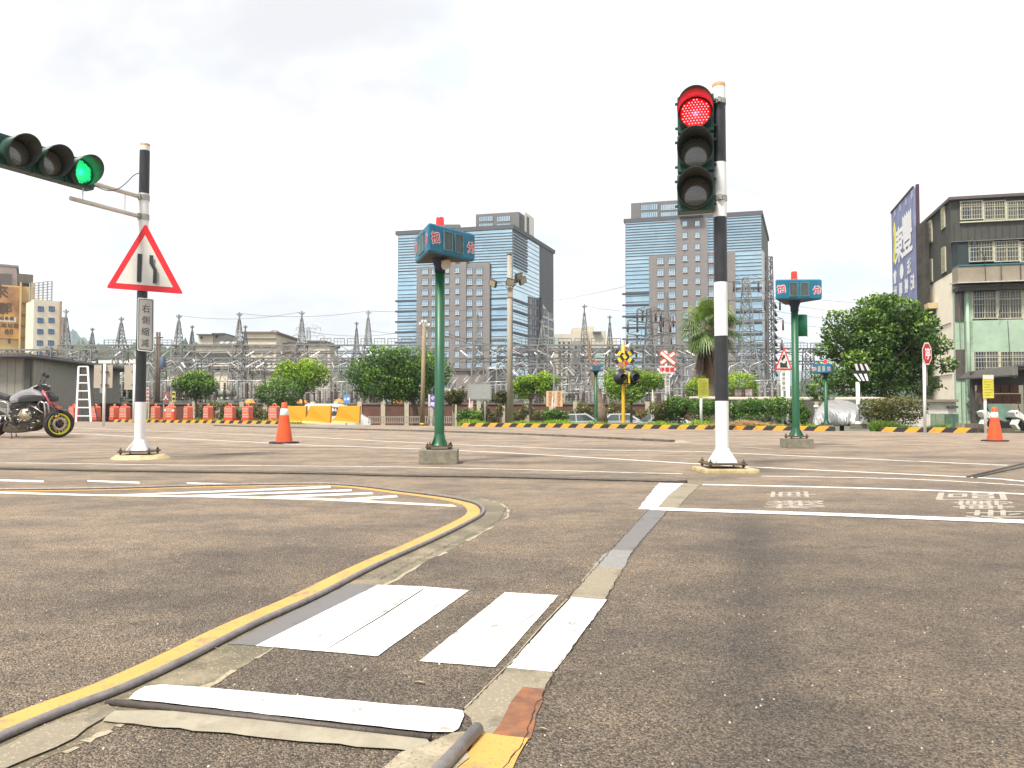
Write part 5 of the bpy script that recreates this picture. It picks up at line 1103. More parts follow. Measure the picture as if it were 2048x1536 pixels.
# ---------------------------------------------------------------- grey sheet shed on the left
f = Face(40, 47, None); sh = thing('sheet_shed', 'long olive grey sheet metal shed with a dark gutter behind the motorcycles', 'shed', f.W(0, GZ)[:]); zt = f.z(40, 717)
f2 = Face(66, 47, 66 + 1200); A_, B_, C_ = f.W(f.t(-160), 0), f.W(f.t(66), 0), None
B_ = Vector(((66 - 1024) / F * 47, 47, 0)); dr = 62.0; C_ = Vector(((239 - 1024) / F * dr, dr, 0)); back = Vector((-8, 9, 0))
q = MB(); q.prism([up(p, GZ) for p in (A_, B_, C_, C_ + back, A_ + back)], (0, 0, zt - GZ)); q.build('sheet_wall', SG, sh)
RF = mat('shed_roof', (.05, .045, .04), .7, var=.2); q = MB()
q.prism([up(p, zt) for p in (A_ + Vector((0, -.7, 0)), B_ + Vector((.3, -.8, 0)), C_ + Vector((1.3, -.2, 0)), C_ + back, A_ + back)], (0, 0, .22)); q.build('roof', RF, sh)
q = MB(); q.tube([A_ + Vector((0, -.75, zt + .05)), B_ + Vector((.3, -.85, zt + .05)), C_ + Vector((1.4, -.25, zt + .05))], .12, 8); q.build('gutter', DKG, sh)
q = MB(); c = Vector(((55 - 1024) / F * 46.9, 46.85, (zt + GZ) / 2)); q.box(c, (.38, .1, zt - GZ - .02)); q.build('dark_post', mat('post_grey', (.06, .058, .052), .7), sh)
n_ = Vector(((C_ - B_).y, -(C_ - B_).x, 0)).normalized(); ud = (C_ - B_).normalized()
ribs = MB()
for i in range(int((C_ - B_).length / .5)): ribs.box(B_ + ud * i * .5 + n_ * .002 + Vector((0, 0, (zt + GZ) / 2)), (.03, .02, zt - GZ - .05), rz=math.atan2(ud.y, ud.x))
for i in range(int((B_ - A_).length / .5)): ribs.box(A_ + Vector((i * .5, -.012, (zt + GZ) / 2)), (.03, .02, zt - GZ - .05))
r_ = ribs.build('sheet_ribs', SG, sh); r_['kind'] = 'stuff'
q = MB()
def onw(px, py):
    a = (px - 1024) / F; t = (a * B_.y - B_.x) / (ud.x - a * ud.y); p = B_ + ud * t + n_ * .06; return P(px, py, p.y)
write(q, '１非訓練時間請勿進入場內人員', (onw(172, 791.5) + onw(232, 791.5)) / 2, ud, (0, 0, 1), .42, (onw(232, 791.5) - onw(172, 791.5)) / 13, bold=.012); q.build('lettering', LETW, sh, fixn=False)
q = MB(); c = onw(203, 781); q.box(c, (.9, .05, .42), rz=math.atan2(ud.y, ud.x)); q.build('white_notice', LETW, sh)
# ---------------------------------------------------------------- right building
RD = 41.; fr = Face(1909, RD, -5400); sd_ = Face(1909, RD, 1435)
C0 = fr.W(0, 0); R0 = fr.W(fr.t(2150), 0); L0 = sd_.W(sd_.t(1847), 0); back = (L0 - C0)
rb = thing('old_apartment', 'old apartment building with dark sheeted top floors and green lower front', 'building', (C0.x, C0.y, GZ)); zt = fr.z(1909, 402)
GRW = mat('green_wall_paint', (.34, .45, .33), .85, var=.12, scale=1.2, bump=.1, dirt=.45, dirtcol=(.16, .20, .14)); DSH = mat('dark_sheet_cladding', (.055, .055, .047), .65, var=.15, scale=1.5, dirt=.3, dirtcol=(.09, .085, .07))
CRW = mat('pale_cream_wall', (.84, .75, .59), .85, var=.06, scale=.9, bump=.05, dirt=.3, dirtcol=(.50, .40, .28)); YF = mat('yellow_window_frame', (.52, .50, .37), .6, var=.15, scale=5, dirt=.4, dirtcol=(.3, .27, .15)); CUR = mat('curtained_glass', (.10, .095, .085), .25, var=.6, scale=2.5, coat=.6, stretch=(1, 1, .15)); TANS = mat('tan_slab', (.27, .23, .17), .9, var=.15, scale=1.5, dirt=.5, dirtcol=(.15, .12, .09))
ROOFD = mat('roof_sheet_brown', (.11, .085, .085), .7, var=.2)
q = MB(); q.prism([up(p, GZ) for p in (C0, R0, R0 + back, L0)], (0, 0, fr.z(1909, 545) - GZ), 0); q.build('lower_wall', CRW, rb)  # lower wall has one cream base colour on every side
zm = fr.z(1909, 545); q = MB(); q.prism([up(p, zm) for p in (C0, R0, R0 + back, L0)], (0, 0, zt - zm)); q.build('upper_cladding', DSH, rb)
ribs = MB()
for i in range(1, 25): ribs.box(sd_.W(sd_.t(1847) * i / 25, (zm + zt) / 2, .015), (.03, .03, zt - zm - .02), rot=sd_.rot())
r_ = ribs.build('sheet_seam', DSH, rb); r_['kind'] = 'stuff'
cc = (C0 + R0 + L0) / 3; q = MB(); q.prism([up(p, zt) for p in (C0 + fr.n * .3 - fr.u * .15, R0 + fr.n * .3, R0 + back, L0 - sd_.u * 0 + sd_.n * .15)], (0, 0, .16)); q.build('roof', ROOFD, rb)
# side windows (yellowish, barred) and sills
for l, tp, r, b2 in ((1891.5, 415, 1899, 457), (1864.5, 443, 1872.5, 486), (1848.5, 462, 1855.5, 505), (1890.5, 496, 1899, 545), (1864.5, 520, 1872, 565), (1848.5, 535, 1855.5, 577)):
    q = MB(); sd_.box(q, l, tp, r, b2, .05, .02); w_ = q.build('window', YF, rb); q = MB()
    t0, t1 = sd_.t(l), sd_.t(r); z0, z1 = sd_.z(l, b2), sd_.z(l, tp)
    for k in range(4): q.box(sd_.W((t0 + t1) / 2, z0 + (z1 - z0) * (k + .5) / 4, .08), (abs(t1 - t0) * .8, .02, abs(z1 - z0) * .20), rot=sd_.rot())
    q.build('pane', mat('dusty_yellow_glass', (.30, .27, .14), .4, var=.3, scale=3), w_)
q = MB(); sd_.box(q, 1866, 612, 1875, 690, .4, -.35); q.build('window', DKG, rb); q = MB(); sd_.box(q, 1871, 607, 1879, 618, .5, .02); q.build('window_hood', mat('tan_hood', (.5, .4, .22), .8), rb)
q = MB(); sd_.box(q, 1873, 752, 1880, 768, .1, .02); q.build('window', DKG, rb)
for py in (655, 752): q = MB(); sd_.box(q, 1850, py, 1906, py + 1, .05, .01); q.build('wall_joint', TANS, rb)
# front
F_ = lambda l, tp, r, b2, th, off, m, nm, par=None: (lambda q: (fr.box(q, l, tp, r, b2, th, off), q.build(nm, m, par or rb))[1])(MB())
def winrow(l, tp, r, b2, off, nb, frame, bars=True, sub=2, curtain=0):
    """a glazed band split in bays; each bay is a window part with panes and bars"""
    for i in range(nb):
        a, c = l + (r - l) * i / nb, l + (r - l) * (i + 1) / nb; t0, t1 = fr.t(a) + .03, fr.t(c) - .03; z1, z0 = fr.z((a + c) / 2, tp), fr.z((a + c) / 2, b2); q = MB(); k = .055
        for tt in (t0, t1): q.box(fr.W(tt, (z0 + z1) / 2, off + .03), (k, .08, z1 - z0 + k), rot=fr.rot())
        for zz_ in (z0, z1, z0 + (z1 - z0) * .70): q.box(fr.W((t0 + t1) / 2, zz_, off + .03), (t1 - t0 - k, .07, k), rot=fr.rot())
        q.box(fr.W((t0 + t1) / 2, (z0 + z1) / 2, off + .028), (k * .8, .06, z1 - z0 - k), rot=fr.rot()); w_ = q.build('window', frame, rb)
        for j in range(2):
            q = MB(); tc = t0 + (t1 - t0) * (j + .5) / 2; q.box(fr.W(tc, (z0 + z1) / 2, off), ((t1 - t0) / 2 - k, .02, z1 - z0 - k), rot=fr.rot()); q.build('pane', CUR if (i + j) % 3 else DGL, w_)
        if bars:
            q = MB()
            for kk in range(9): q.box(fr.W(t0 + (t1 - t0) * (kk + .5) / 9, (z0 + z1) / 2, off + .10), (.018, .018, z1 - z0 - .02), rot=fr.rot())
            for kk in range(3): q.box(fr.W((t0 + t1) / 2, z0 + (z1 - z0) * (kk + .7) / 3.4, off + .11), (t1 - t0, .018, .022), rot=fr.rot())
            q.build('window_bars', frame if frame is not YF else mat('bar_paint', (.42, .40, .30), .6), w_)
winrow(1927, 403, 2066, 439, .05, 3, YF)
F_(1926, 439, 2150, 441.5, .12, .02, YF, 'sill')
for px in range(1915, 2060, 14): F_(px, 446, px + .6, 480, .03, .01, DSH, 'cladding_seam')
q = MB()
z = fr.z(1980, 484); q.prism([fr.W(fr.t(1905), z + .05, .0), fr.W(fr.t(2150), z + .05, 0), fr.W(fr.t(2150), z - .12, 1.0), fr.W(fr.t(1905), z - .12, 1.0)], (0, 0, .04)); q.build('awning', mat('grey_awning', (.16, .16, .14), .7, var=.3, scale=3), rb)
F_(1910, 488, 1931, 536, .9, .01, mat('dark_teal_recess', (.02, .035, .035), .7), 'balcony_side')
winrow(1932, 489, 2084, 528, .75, 3, YF, True)
F_(1932, 486.5, 2150, 489, .72, .02, DSH, 'balcony_head'); F_(1909, 532, 2150, 534.5, .95, .02, mat('teal_strip', (.03, .16, .18), .6), 'teal_strip')
F_(1909, 535, 2150, 567, .9, .02, TANS, 'balcony_slab'); 
for px in (1993, 2031): F_(px, 537, px + 1.6, 566, .04, .93, DKG, 'slab_crack')
z = fr.z(1980, 570); q = MB(); q.prism([fr.W(fr.t(1903), z + .1, .0), fr.W(fr.t(2150), z + .1, 0), fr.W(fr.t(2150), z - .05, 1.35), fr.W(fr.t(1903), z - .05, 1.35)], (0, 0, .05)); q.build('awning', mat('pale_awning', (.5, .5, .46), .6, var=.3, scale=4, dirt=.5), rb)
F_(1909, 575, 2150, 583, .9, .02, DSH, 'painted_shade_strip')  # dark strip put in for the shade below the pale awning
F_(1909, 585, 1926, 643, .06, .3, mat('brown_glazing', (.09, .065, .05), .3, var=.3, scale=2, coat=.4), 'side_glazing'); F_(1909, 575, 1927, 860, .28, .01, GRW, 'corner_wall')
F_(1927, 641, 2150, 703, .5, .02, GRW, 'green_spandrel'); F_(1927, 583, 1941, 860, .5, .02, GRW, 'green_pier')
F_(1941, 583, 2150, 641, .1, .02, DKG, 'dark_interior'); winrow(1941, 584, 2092, 639, .45, 3, YF)
F_(1941, 703, 2150, 760, .1, .02, DKG, 'dark_interior'); winrow(1941, 704, 2098, 745, .45, 3, YF); F_(1909, 700, 1926, 760, .06, .3, MATS['brown_glazing'], 'side_glazing')
q = MB(); q.tube([fr.X(1930, 583, .62), fr.X(1930.5, 700, .62), fr.X(1931, 790, .62)], .09, 8); q.build('downpipe', GRW, rb)
F_(1927, 760, 2150, 862, .5, .02, mat('dirty_plaster', (.20, .19, .14), .9, var=.25, scale=1.2, dirt=.7, dirtcol=(.08, .075, .06)), 'ground_floor_wall')
F_(1952, 800, 2010, 856, .06, .53, mat('green_shutter', (.13, .21, .155), .8, var=.3, scale=2, dirt=.5, dirtcol=(.2, .22, .15)), 'shutter'); F_(1932, 822, 1960, 828, .5, .53, DKG, 'dark_beam')
z = fr.z(1930, 800); q = MB(); q.prism([fr.W(fr.t(1924), z - .3, .6), fr.W(fr.t(1952), z + .75, .6), fr.W(fr.t(1952), z + .6, 1.2), fr.W(fr.t(1924), z - .45, 1.2)], (0, 0, .06)); q.build('lean_to_roof', mat('mossy_sheet', (.04, .04, .033), .9, var=.4), rb)
# low annex & green fence between tree and building
f = Face(1862, 34, None); an = thing('low_annex', 'white washed low annex with a flat concrete roof edge below the cream wall', 'building', f.W(0, GZ)[:])
q = MB(); f.box(q, 1835, 804, 1912, 870, 2.5, -2.5, zz=(f.z(1880, 804), GZ)); q.build('wall', mat('white_wash', (.62, .58, .50), .9, var=.12, scale=1.5, dirt=.5, dirtcol=(.3, .27, .2)), an)
q = MB(); f.box(q, 1832, 799, 1912, 804, 2.8, -2.6); q.build('roof_slab', CONC, an); q = MB(); f.box(q, 1893, 812, 1913, 816, .1, .02); q.build('dark_slot', DKG, an)
f = Face(1862, 26.2, None); gf = thing('sheet_fence', 'mottled green corrugated fence beside the stop sign post', 'fence', f.W(0, 0)[:])
for i in range(6):
    l = 1860 + i * 9; q = MB(); f.box(q, l, 827 + (i % 2), l + 8.6, 866, .05, .0 + .03 * (i % 2), zz=(f.z(l, 827 + (i % 2) * .8), -.25)); q.build('panel', mat('green_sheet' + ('', '_dark')[i > 2], ((.22, .27, .18), (.085, .15, .105))[i > 2], .8, var=.25, scale=3, dirt=.5, dirtcol=(.3, .3, .2)), gf)
f = Face(1950, 24.5, None); lw = thing('low_wall', 'dirty low concrete wall behind the yellow notice post', 'wall', f.W(0, 0)[:]); q = MB(); f.box(q, 1913, 847, 2018, 866, .25, 0, zz=(f.z(1950, 847), -.15)); q.build('wall', mat('low_wall_concrete', (.17, .145, .115), .95, var=.3, scale=3, bump=.4, dirt=.6, dirtcol=(.06, .05, .04)), lw); q = MB(); f.box(q, 1911, 846, 1917, 866, .35, -.03, zz=(f.z(1914, 846), -.15)); q.build('end_post', CONCL, lw)
# ---------------------------------------------------------------- billboard
bf = Face(1836, 47, 1435); bb = thing('billboard', 'tall narrow blue advertising board with white characters seen edge on beside the old building', 'billboard', bf.W(0, GZ)[:])
BLU = mat('billboard_blue', (.20, .22, .37), .6, var=.25, scale=.6, dirt=.5, dirtcol=(.20, .20, .30))
t0, t1 = bf.t(1789), bf.t(1834.5); zt_ = bf.z(1834, 376); zb_ = bf.z(1834, 640); q = MB(); q.prism([bf.W(t0, zb_, 0), bf.W(t1, zb_, 0), bf.W(t1, zt_, 0), bf.W(t0, zt_, 0)], -bf.n * .25); q.build('board', BLU, bb)
q = MB(); q.bar(bf.W(t0, zt_, 0), bf.W(t1 - .0, zt_ + .05, 0), .12); q.bar(bf.W(t1 - .35, GZ, -.15), bf.W(t1 - .35, zt_ + .1, -.15), .16); q.build('steel_frame', mat('frame_maroon', (.07, .03, .04), .6), bb)
q = MB(); a = bf.W(t1 - .35, bf.z(1836, 402), -.15); q.bar(a, a + Vector((.9, 2, -4.2)), .09); q.build('brace', STEEL, bb)
uu = -bf.u if (bf.W(1, 0) - bf.W(0, 0)).x < 0 else bf.u
ww = abs(t1 - t0); tm_ = (t0 + t1) / 2; rr_ = uu
if bf.n.cross(Vector((0, 0, 1))).dot(rr_) > 0: pass
q = MB(); cz = (zt_ + zb_) / 2; fx = lambda px, py: bf.X(px, py, .03)
write(q, '東', fx(1804, 489), bf.u, (0, 0, 1), 2.4, sx=1.0, bold=.07); write(q, '豐', fx(1821, 465), bf.u, (0, 0, 1), 2.7, bold=.07); write(q, '法‧會', fx(1809, 543), bf.u, (0, 0, 1), 1.0, bf.u * 2.0, bold=.04); write(q, '記帳報稅', fx(1812, 575), bf.u, (0, 0, 1), .95, bf.u * 1.6, bold=.04); write(q, '電話服務', fx(1814, 408), bf.u, (0, 0, 1), .5, bf.u * 1.6); q.build('lettering', LETW, bb, fixn=False)
q = MB(); q.prism([bf.X(a, b, .03) for a, b in ((1793, 522), (1796.5, 528), (1798, 492), (1799, 462), (1796.5, 444), (1794, 456), (1795, 484))], bf.n * .02); q.build('yellow_emblem', mat('emblem_yellow', (.72, .66, .08), .6), bb)
# old mossy column between billboard and building
q = MB(); c = Face(1843, 45.5, None); c.box(q, 1838, 452, 1846, 640, 1, 0, zz=(c.z(1842, 452), GZ)); tag(q.build('concrete_chimney', mat('mossy_concrete', (.05, .045, .035), .95, var=.5, scale=1.2)), 'dark mossy concrete shaft squeezed between billboard and old building', 'chimney')
# ---------------------------------------------------------------- carport at the right edge
d = 25.2; f = Face(2010, d, None); cp = thing('carport', 'dark steel carport with rusty corrugated sheets at the right edge', 'carport', f.W(0, 0)[:])
DST = mat('dark_carport_steel', (.075, .07, .06), .7, var=.2, scale=5, dirt=.3)
q = MB(); q.bar(f.X(1976, 757, 1.4), f.X(2000, 737, .8), .14, .10); q.bar(f.X(2000, 737, .8), f.X(2110, 740, .8), .12, .14); q.prism([f.X(1998, 736, .9), f.X(2110, 736, .9), f.X(2110, 741, -1.8), f.X(2000, 741, -1.8)], (0, 0, .05)); q.prism([f.X(1976, 756, 1.5), f.X(1998, 736, .9), f.X(2000, 741, -1.8), f.X(1980, 756, -1.8)], (0, 0, .05)); q.build('roof', DST, cp)
for px, ofs in ((2024, .7), (1989, -1.2), (2080, .7)): q = MB(); q.bar(f.W(f.t(px), -.02, ofs), f.W(f.t(px), f.z(px, 740), ofs), .11); q.build('post', DST, cp)
q = MB(); q.bar(f.X(2024, 776, .7), f.X(2048, 757, .7), .07); q.bar(f.X(2048, 757, .7), f.X(2075, 740, .7), .07); q.build('brace', DST, cp)
RCS = mat('rusty_corrugated', (.17, .075, .055), .85, var=.25, scale=4, dirt=.4, dirtcol=(.28, .2, .14))
for j in range(2):
    for i in range(9):
        l = 1991 + i * 9.5; q = MB(); f.box(q, l, 768 + j * 19, l + 9.2, 785 + j * 19 + j * 3, .05, -1.0 + .02 * (i % 2) + .1 * j); q.build('corrugated_sheet', RCS, cp)
q = MB(); f.box(q, 1990, 740, 2110, 768, .05, -1.3); q.build('back_board', DKG, cp)
# clutter on the old building front
F4 = Face(1909, RD, -5400)
for pts in (((1935, 484), (1960, 520), (1962, 568)), ((1992, 530), (1994, 600), (1990, 640)), ((1913, 585), (1914, 860), (1914, 861)), ((2008, 644), (2010, 700), (2012, 760))):
    q = MB(); q.tube([F4.X(a, b_, 1.02 if a > 1920 and b_ < 640 else .7) for a, b_ in pts], .018, 5); q.build('wall_cable', DKG, rb)
# ================================================================== HILLS, SUBSTATION, VEGETATION
def hill(name, pts, d, th, m, lab, ns=.03, step=3):
    xs = np.arange(pts[0][0], pts[-1][0] + step, step); ys = np.interp(xs, [p[0] for p in pts], [p[1] for p in pts]); rows = []
    for f_, k in ((-1, 0), (-.7, .35), (-.4, .68), (-.15, .92), (0, 1), (.3, .8), (1, 0)):
        r = []
        for x_, y_ in zip(xs, ys):
            c = P(x_, y_, d); h = c.z - GZ; hh = h * k * (1 + random.uniform(-ns, ns) * (1 if 0 < k else 0)); r.append((c.x * (1 + f_ * th / d), d + f_ * th, GZ - 1 + hh + (1 if k else 0)))
        rows.append(r)
    n = len(xs); vs = [v for r in rows for v in r]; qs = [(i * n + j, i * n + j + 1, (i + 1) * n + j + 1, (i + 1) * n + j) for i in range(len(rows) - 1) for j in range(n - 1)]
    q = MB(); q.add(vs, qs, 0, True); return tag(q.build(name, m, fixn=True), lab, kind='structure')
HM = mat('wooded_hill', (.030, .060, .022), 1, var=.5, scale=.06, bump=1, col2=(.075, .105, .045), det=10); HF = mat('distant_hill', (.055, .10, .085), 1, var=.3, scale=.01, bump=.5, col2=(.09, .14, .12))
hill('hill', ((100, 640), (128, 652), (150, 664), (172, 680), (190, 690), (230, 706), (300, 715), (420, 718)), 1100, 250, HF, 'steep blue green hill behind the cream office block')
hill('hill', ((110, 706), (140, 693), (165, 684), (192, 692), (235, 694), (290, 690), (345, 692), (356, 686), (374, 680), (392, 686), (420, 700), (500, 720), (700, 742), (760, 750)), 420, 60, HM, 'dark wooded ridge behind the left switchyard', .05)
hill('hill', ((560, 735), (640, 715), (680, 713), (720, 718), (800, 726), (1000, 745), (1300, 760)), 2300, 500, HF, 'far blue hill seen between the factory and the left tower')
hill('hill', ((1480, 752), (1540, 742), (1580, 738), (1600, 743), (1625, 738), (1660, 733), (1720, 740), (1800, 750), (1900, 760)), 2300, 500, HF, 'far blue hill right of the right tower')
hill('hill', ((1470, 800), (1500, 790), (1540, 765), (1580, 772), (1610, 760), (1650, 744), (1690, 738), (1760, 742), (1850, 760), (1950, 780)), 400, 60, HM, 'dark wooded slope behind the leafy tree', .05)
GAL = mat('galvanised_lattice', (.23, .225, .21), .6, metal=.25, var=.35, scale=.6); GALD = mat('dull_lattice', (.12, .115, .11), .7, metal=.2, var=.3, scale=.6); INS = mat('insulator_grey', (.30, .285, .27), .4, var=.4, scale=1.5); INSB = mat('insulator_brown', (.09, .055, .04), .35, var=.3)
def lattice(mb, x, y, z0, z1, w0, w1, n, th, mi=0):
    for k in range(n):
        a, b_ = k / n, (k + 1) / n; wa, wb = w0 + (w1 - w0) * a, w0 + (w1 - w0) * b_; za, zb = z0 + (z1 - z0) * a, z0 + (z1 - z0) * b_
        ca = [Vector((x + i * wa / 2, y + j * wa / 2, za)) for i, j in ((-1, -1), (1, -1), (1, 1), (-1, 1))]; cb = [Vector((x + i * wb / 2, y + j * wb / 2, zb)) for i, j in ((-1, -1), (1, -1), (1, 1), (-1, 1))]
        for i in range(4):
            mb.bar(ca[i], cb[i], th, mi=mi); mb.bar(cb[i], cb[(i + 1) % 4], th * .7, mi=mi)
            if i % 2 == 0 or k % 2: mb.bar(ca[i], cb[(i + 1) % 4], th * .6, mi=mi)
            if i % 2 == 0: mb.bar(ca[(i + 1) % 4], cb[i], th * .6, mi=mi)
def truss(mb, a, b_, h, n, th, dep=.9):
    a, b_ = Vector(a), Vector(b_); u = (b_ - a) / n; dz = Vector((0, 0, h)); dy = Vector((0, dep, 0))
    for o in (Vector(), dy): mb.bar(a + o, b_ + o, th); mb.bar(a + o + dz, b_ + o + dz, th * 1.2)
    for i in range(n):
        p = a + u * i; q_ = a + u * (i + 1); m_ = (p + q_) / 2
        mb.bar(p, m_ + dz, th * .7); mb.bar(m_ + dz, q_, th * .7); mb.bar(p + dy, m_ + dy + dz, th * .6); mb.bar(p + dz, p + dz + dy, th * .5); mb.bar(p, q_ + dy, th * .5)
def gantry(label, d, masts, yt, yb, x0, x1, th=.13, peak=True, strings=True, frames=(), m=GAL, tw_=1.5, second=None):
    g = thing('substation_gantry', label, 'gantry', (P(masts[0][0], 800, d).x, d, GZ), 0)
    zb, zt = P(1024, yb, d).z, P(1024, yt, d).z
    for px, py in masts:
        x = P(px, 800, d).x; q = MB(); lattice(q, x, d + .45, GZ, zt, 2.0, tw_ * .8, 7, th); q.build('column', m, g)
        if py < yt - 8:
            zp = P(px, py, d).z; q = MB(); lattice(q, x, d + .45, zt, zt + (zp - zt) * .78, tw_ * .62, .22, 6, th * .6); q.bar((x, d + .45, zt + (zp - zt) * .7), (x, d + .45, zp), th * 1.3)
            q.bar((x - .35, d + .45, zp - .2), (x, d + .45, zp - .5), th); q.bar((x + .35, d + .45, zp - .2), (x, d + .45, zp - .5), th)
            q.bar((x - .1, d + .1, zt), (x - .1, d + .1, zt + (zp - zt) * .62), th * .9); q.build('lightning_mast', m, g)
    xa, xb = P(x0, 800, d).x, P(x1, 800, d).x; n = max(4, int((xb - xa) / 2.2)); ns = max(1, round((xb - xa) / 8))
    for i in range(ns):
        a, b_ = xa + (xb - xa) * i / ns, xa + (xb - xa) * (i + 1) / ns; q = MB(); truss(q, (a, d, zb), (b_, d, zb), zt - zb, max(3, n // ns), th * .9); q.build('truss_beam', m, g)
        if second: z2b, z2t = P(1024, second[1], d).z, P(1024, second[0], d).z; q = MB(); truss(q, (a, d, z2b), (b_, d, z2b), z2t - z2b, max(3, n // ns), th * .8); q.build('truss_beam', m, g)
    for l, r, tp in frames:
        q = MB(); z2 = P(1024, tp, d).z; a, b_ = P(l, 800, d).x, P(r, 800, d).x
        for x in (a, b_): q.bar((x, d, zt), (x, d, z2), th * .7)
        q.bar((a, d, z2), (b_, d, z2), th * .7); q.bar((a, d, (z2 + zt) / 2), (b_, d, (z2 + zt) / 2), th * .4)
        for f_ in (.33, .66): q.bar((a + (b_ - a) * f_, d, zt), (a + (b_ - a) * f_, d, z2), th * .35)
        q.build('bus_frame', m, g)
    if strings:
        x = xa + 1
        while x < xb - 1:
            L_ = random.uniform(1.2, 1.9); an = random.choice((-1, 1)) * random.uniform(.25, .9); a = Vector((x, d - .3, zb - .1)); e = a + Vector((math.sin(an) * L_, -.6, -abs(math.cos(an)) * L_ * .55))
            q = MB(); q.tube([a + (e - a) * t for t in [i / 8 for i in range(9)]], [.05, .13] * 4 + [.05], 6); q.build('insulator_string', random.choice((INS, INS, INS, INSB, WH)), g); x += random.uniform(.9, 2.2)
    return g
fr_ = lambda a, b_, w_, gap, tp: [(x, x + w_, tp) for x in range(a, b_, gap)]
gantry('front left switchyard gantry with tall needle masts behind the signal pole and round trees', 95, [(124, 618), (236, 633), (352, 628), (474, 624), (600, 621), (734, 620), (860, 690)], 690, 702, 122, 862, frames=fr_(206, 340, 28, 36, 680) + fr_(640, 850, 21, 27, 677))
gantry('left rear switchyard gantry with short needle masts below the dark ridge', 125, [(66, 660), (179, 655), (287, 690), (380, 650), (487, 650), (590, 690), (711, 643), (820, 700)], 706, 716, 0, 822, th=.14, m=GALD, second=(722, 729))
gantry('low left gantry in front of the ochre building just above the grey shed', 80, [(10, 698), (90, 690), (170, 705)], 699, 713, -60, 245, th=.11, strings=False)
gantry('low middle gantry carrying the lower bus behind the small round tree', 84, [(310, 720), (405, 720), (470, 716), (510, 716), (585, 720), (690, 720)], 716, 724, 300, 700, th=.11, second=(736, 742))
gantry('right front gantry with needle masts between the two towers', 92, [(955, 612), (1005, 690), (1085, 638), (1170, 607), (1232, 690), (1300, 690), (1360, 690)], 690, 700, 905, 1400, frames=fr_(985, 1340, 26, 33, 677), second=(716, 723))
gantry('right rear gantry under the beige flats', 118, [(1040, 700), (1130, 690), (1221, 630), (1320, 690), (1420, 690), (1520, 690), (1620, 690)], 697, 704, 1030, 1660, th=.14, m=GALD, frames=fr_(1380, 1640, 20, 27, 686), second=(722, 728))
gantry('low right gantry standing among the switchgear below the right tower', 80, [(1100, 730), (1150, 700), (1260, 715), (1350, 712), (1440, 715), (1505, 715)], 728, 736, 1000, 1530, th=.10, second=(752, 757))
def pylon(label, px, py, d, w0, arms, m=GAL, th=.16):
    c = P(px, py, d); g = thing('power_pylon', label, 'pylon', (c.x, d, GZ)); q = MB(); h = c.z - GZ; lattice(q, c.x, d, GZ, GZ + h * .5, w0, w0 * .42, 7, th); lattice(q, c.x, d, GZ + h * .5, GZ + h, w0 * .42, w0 * .16, 9, th * .8); q.build('lattice_body', m, g)
    for f_, L_ in arms:
        z = GZ + h * f_
        for s in (-1, 1):
            q = MB(); e = Vector((c.x + s * L_, d, z + .3)); 
            for o in (-.5, .5): q.bar((c.x + s * w0 * .15, d + o, z), e, th * .7); 
            q.bar((c.x + s * w0 * .12, d, z + L_ * .35), e, th * .6)
            for k in (.35, .68): q.bar((c.x + s * L_ * k, d, z + .1), (c.x + s * L_ * k, d, z + L_ * .35 * (1 - k)), th * .5)
            q.build('cross_arm', m, g)
            for k in (.55, 1): q = MB(); a = Vector((c.x + s * L_ * k, d, z + .15)); q.tube([a, a + Vector((0, 0, -1.5))], .14, 6); q.build('insulator_string', INSB, g)
    return g
pylon('leaning dark pylon with curved cross arms left of the palm', 1298, 618, 100, 3.4, [(.98, 1.6), (.88, 2.9), (.76, 3.0), (.66, 3.2)], GALD, .13)
pylon('big lattice pylon with wide cross arms in front of the right tower', 1492, 556, 105, 4.6, [(.97, 3.2), (.84, 4.8), (.70, 5.2), (.56, 5.0)], GAL, .15)
pylon('tall thin pylon standing against the brown centre of the right tower', 1333, 585, 112, 3.0, [(.80, 1.0)], GAL, .14)
pylon('far small pylon on the skyline above the beige factory', 617, 655, 420, 9, [(.99, 7), (.90, 9), (.80, 7)], mat('haze_paled_steel', (.35, .36, .36), .8), .35)  # far pylon's steel is paled, haze put into its colour
# dark insulator stack column beside the right tower
c = P(1538, 560, 96); t = thing('cable_riser', 'dark cable riser column hung with black insulators at the right tower edge', 'riser', (c.x, 96, GZ)); q = MB(); lattice(q, c.x, 96, GZ, c.z + 3, 1.0, .7, 16, .12); q.build('column', GALD, t)
for k in range(11): z = P(1024, 606 + k * 15, 96).z; q = MB(); q.tube([(c.x + .5, 95.6, z), (c.x + .75, 95.6, z - .8)], [.10, .2], 6); q.build('insulator_string', BK, t)
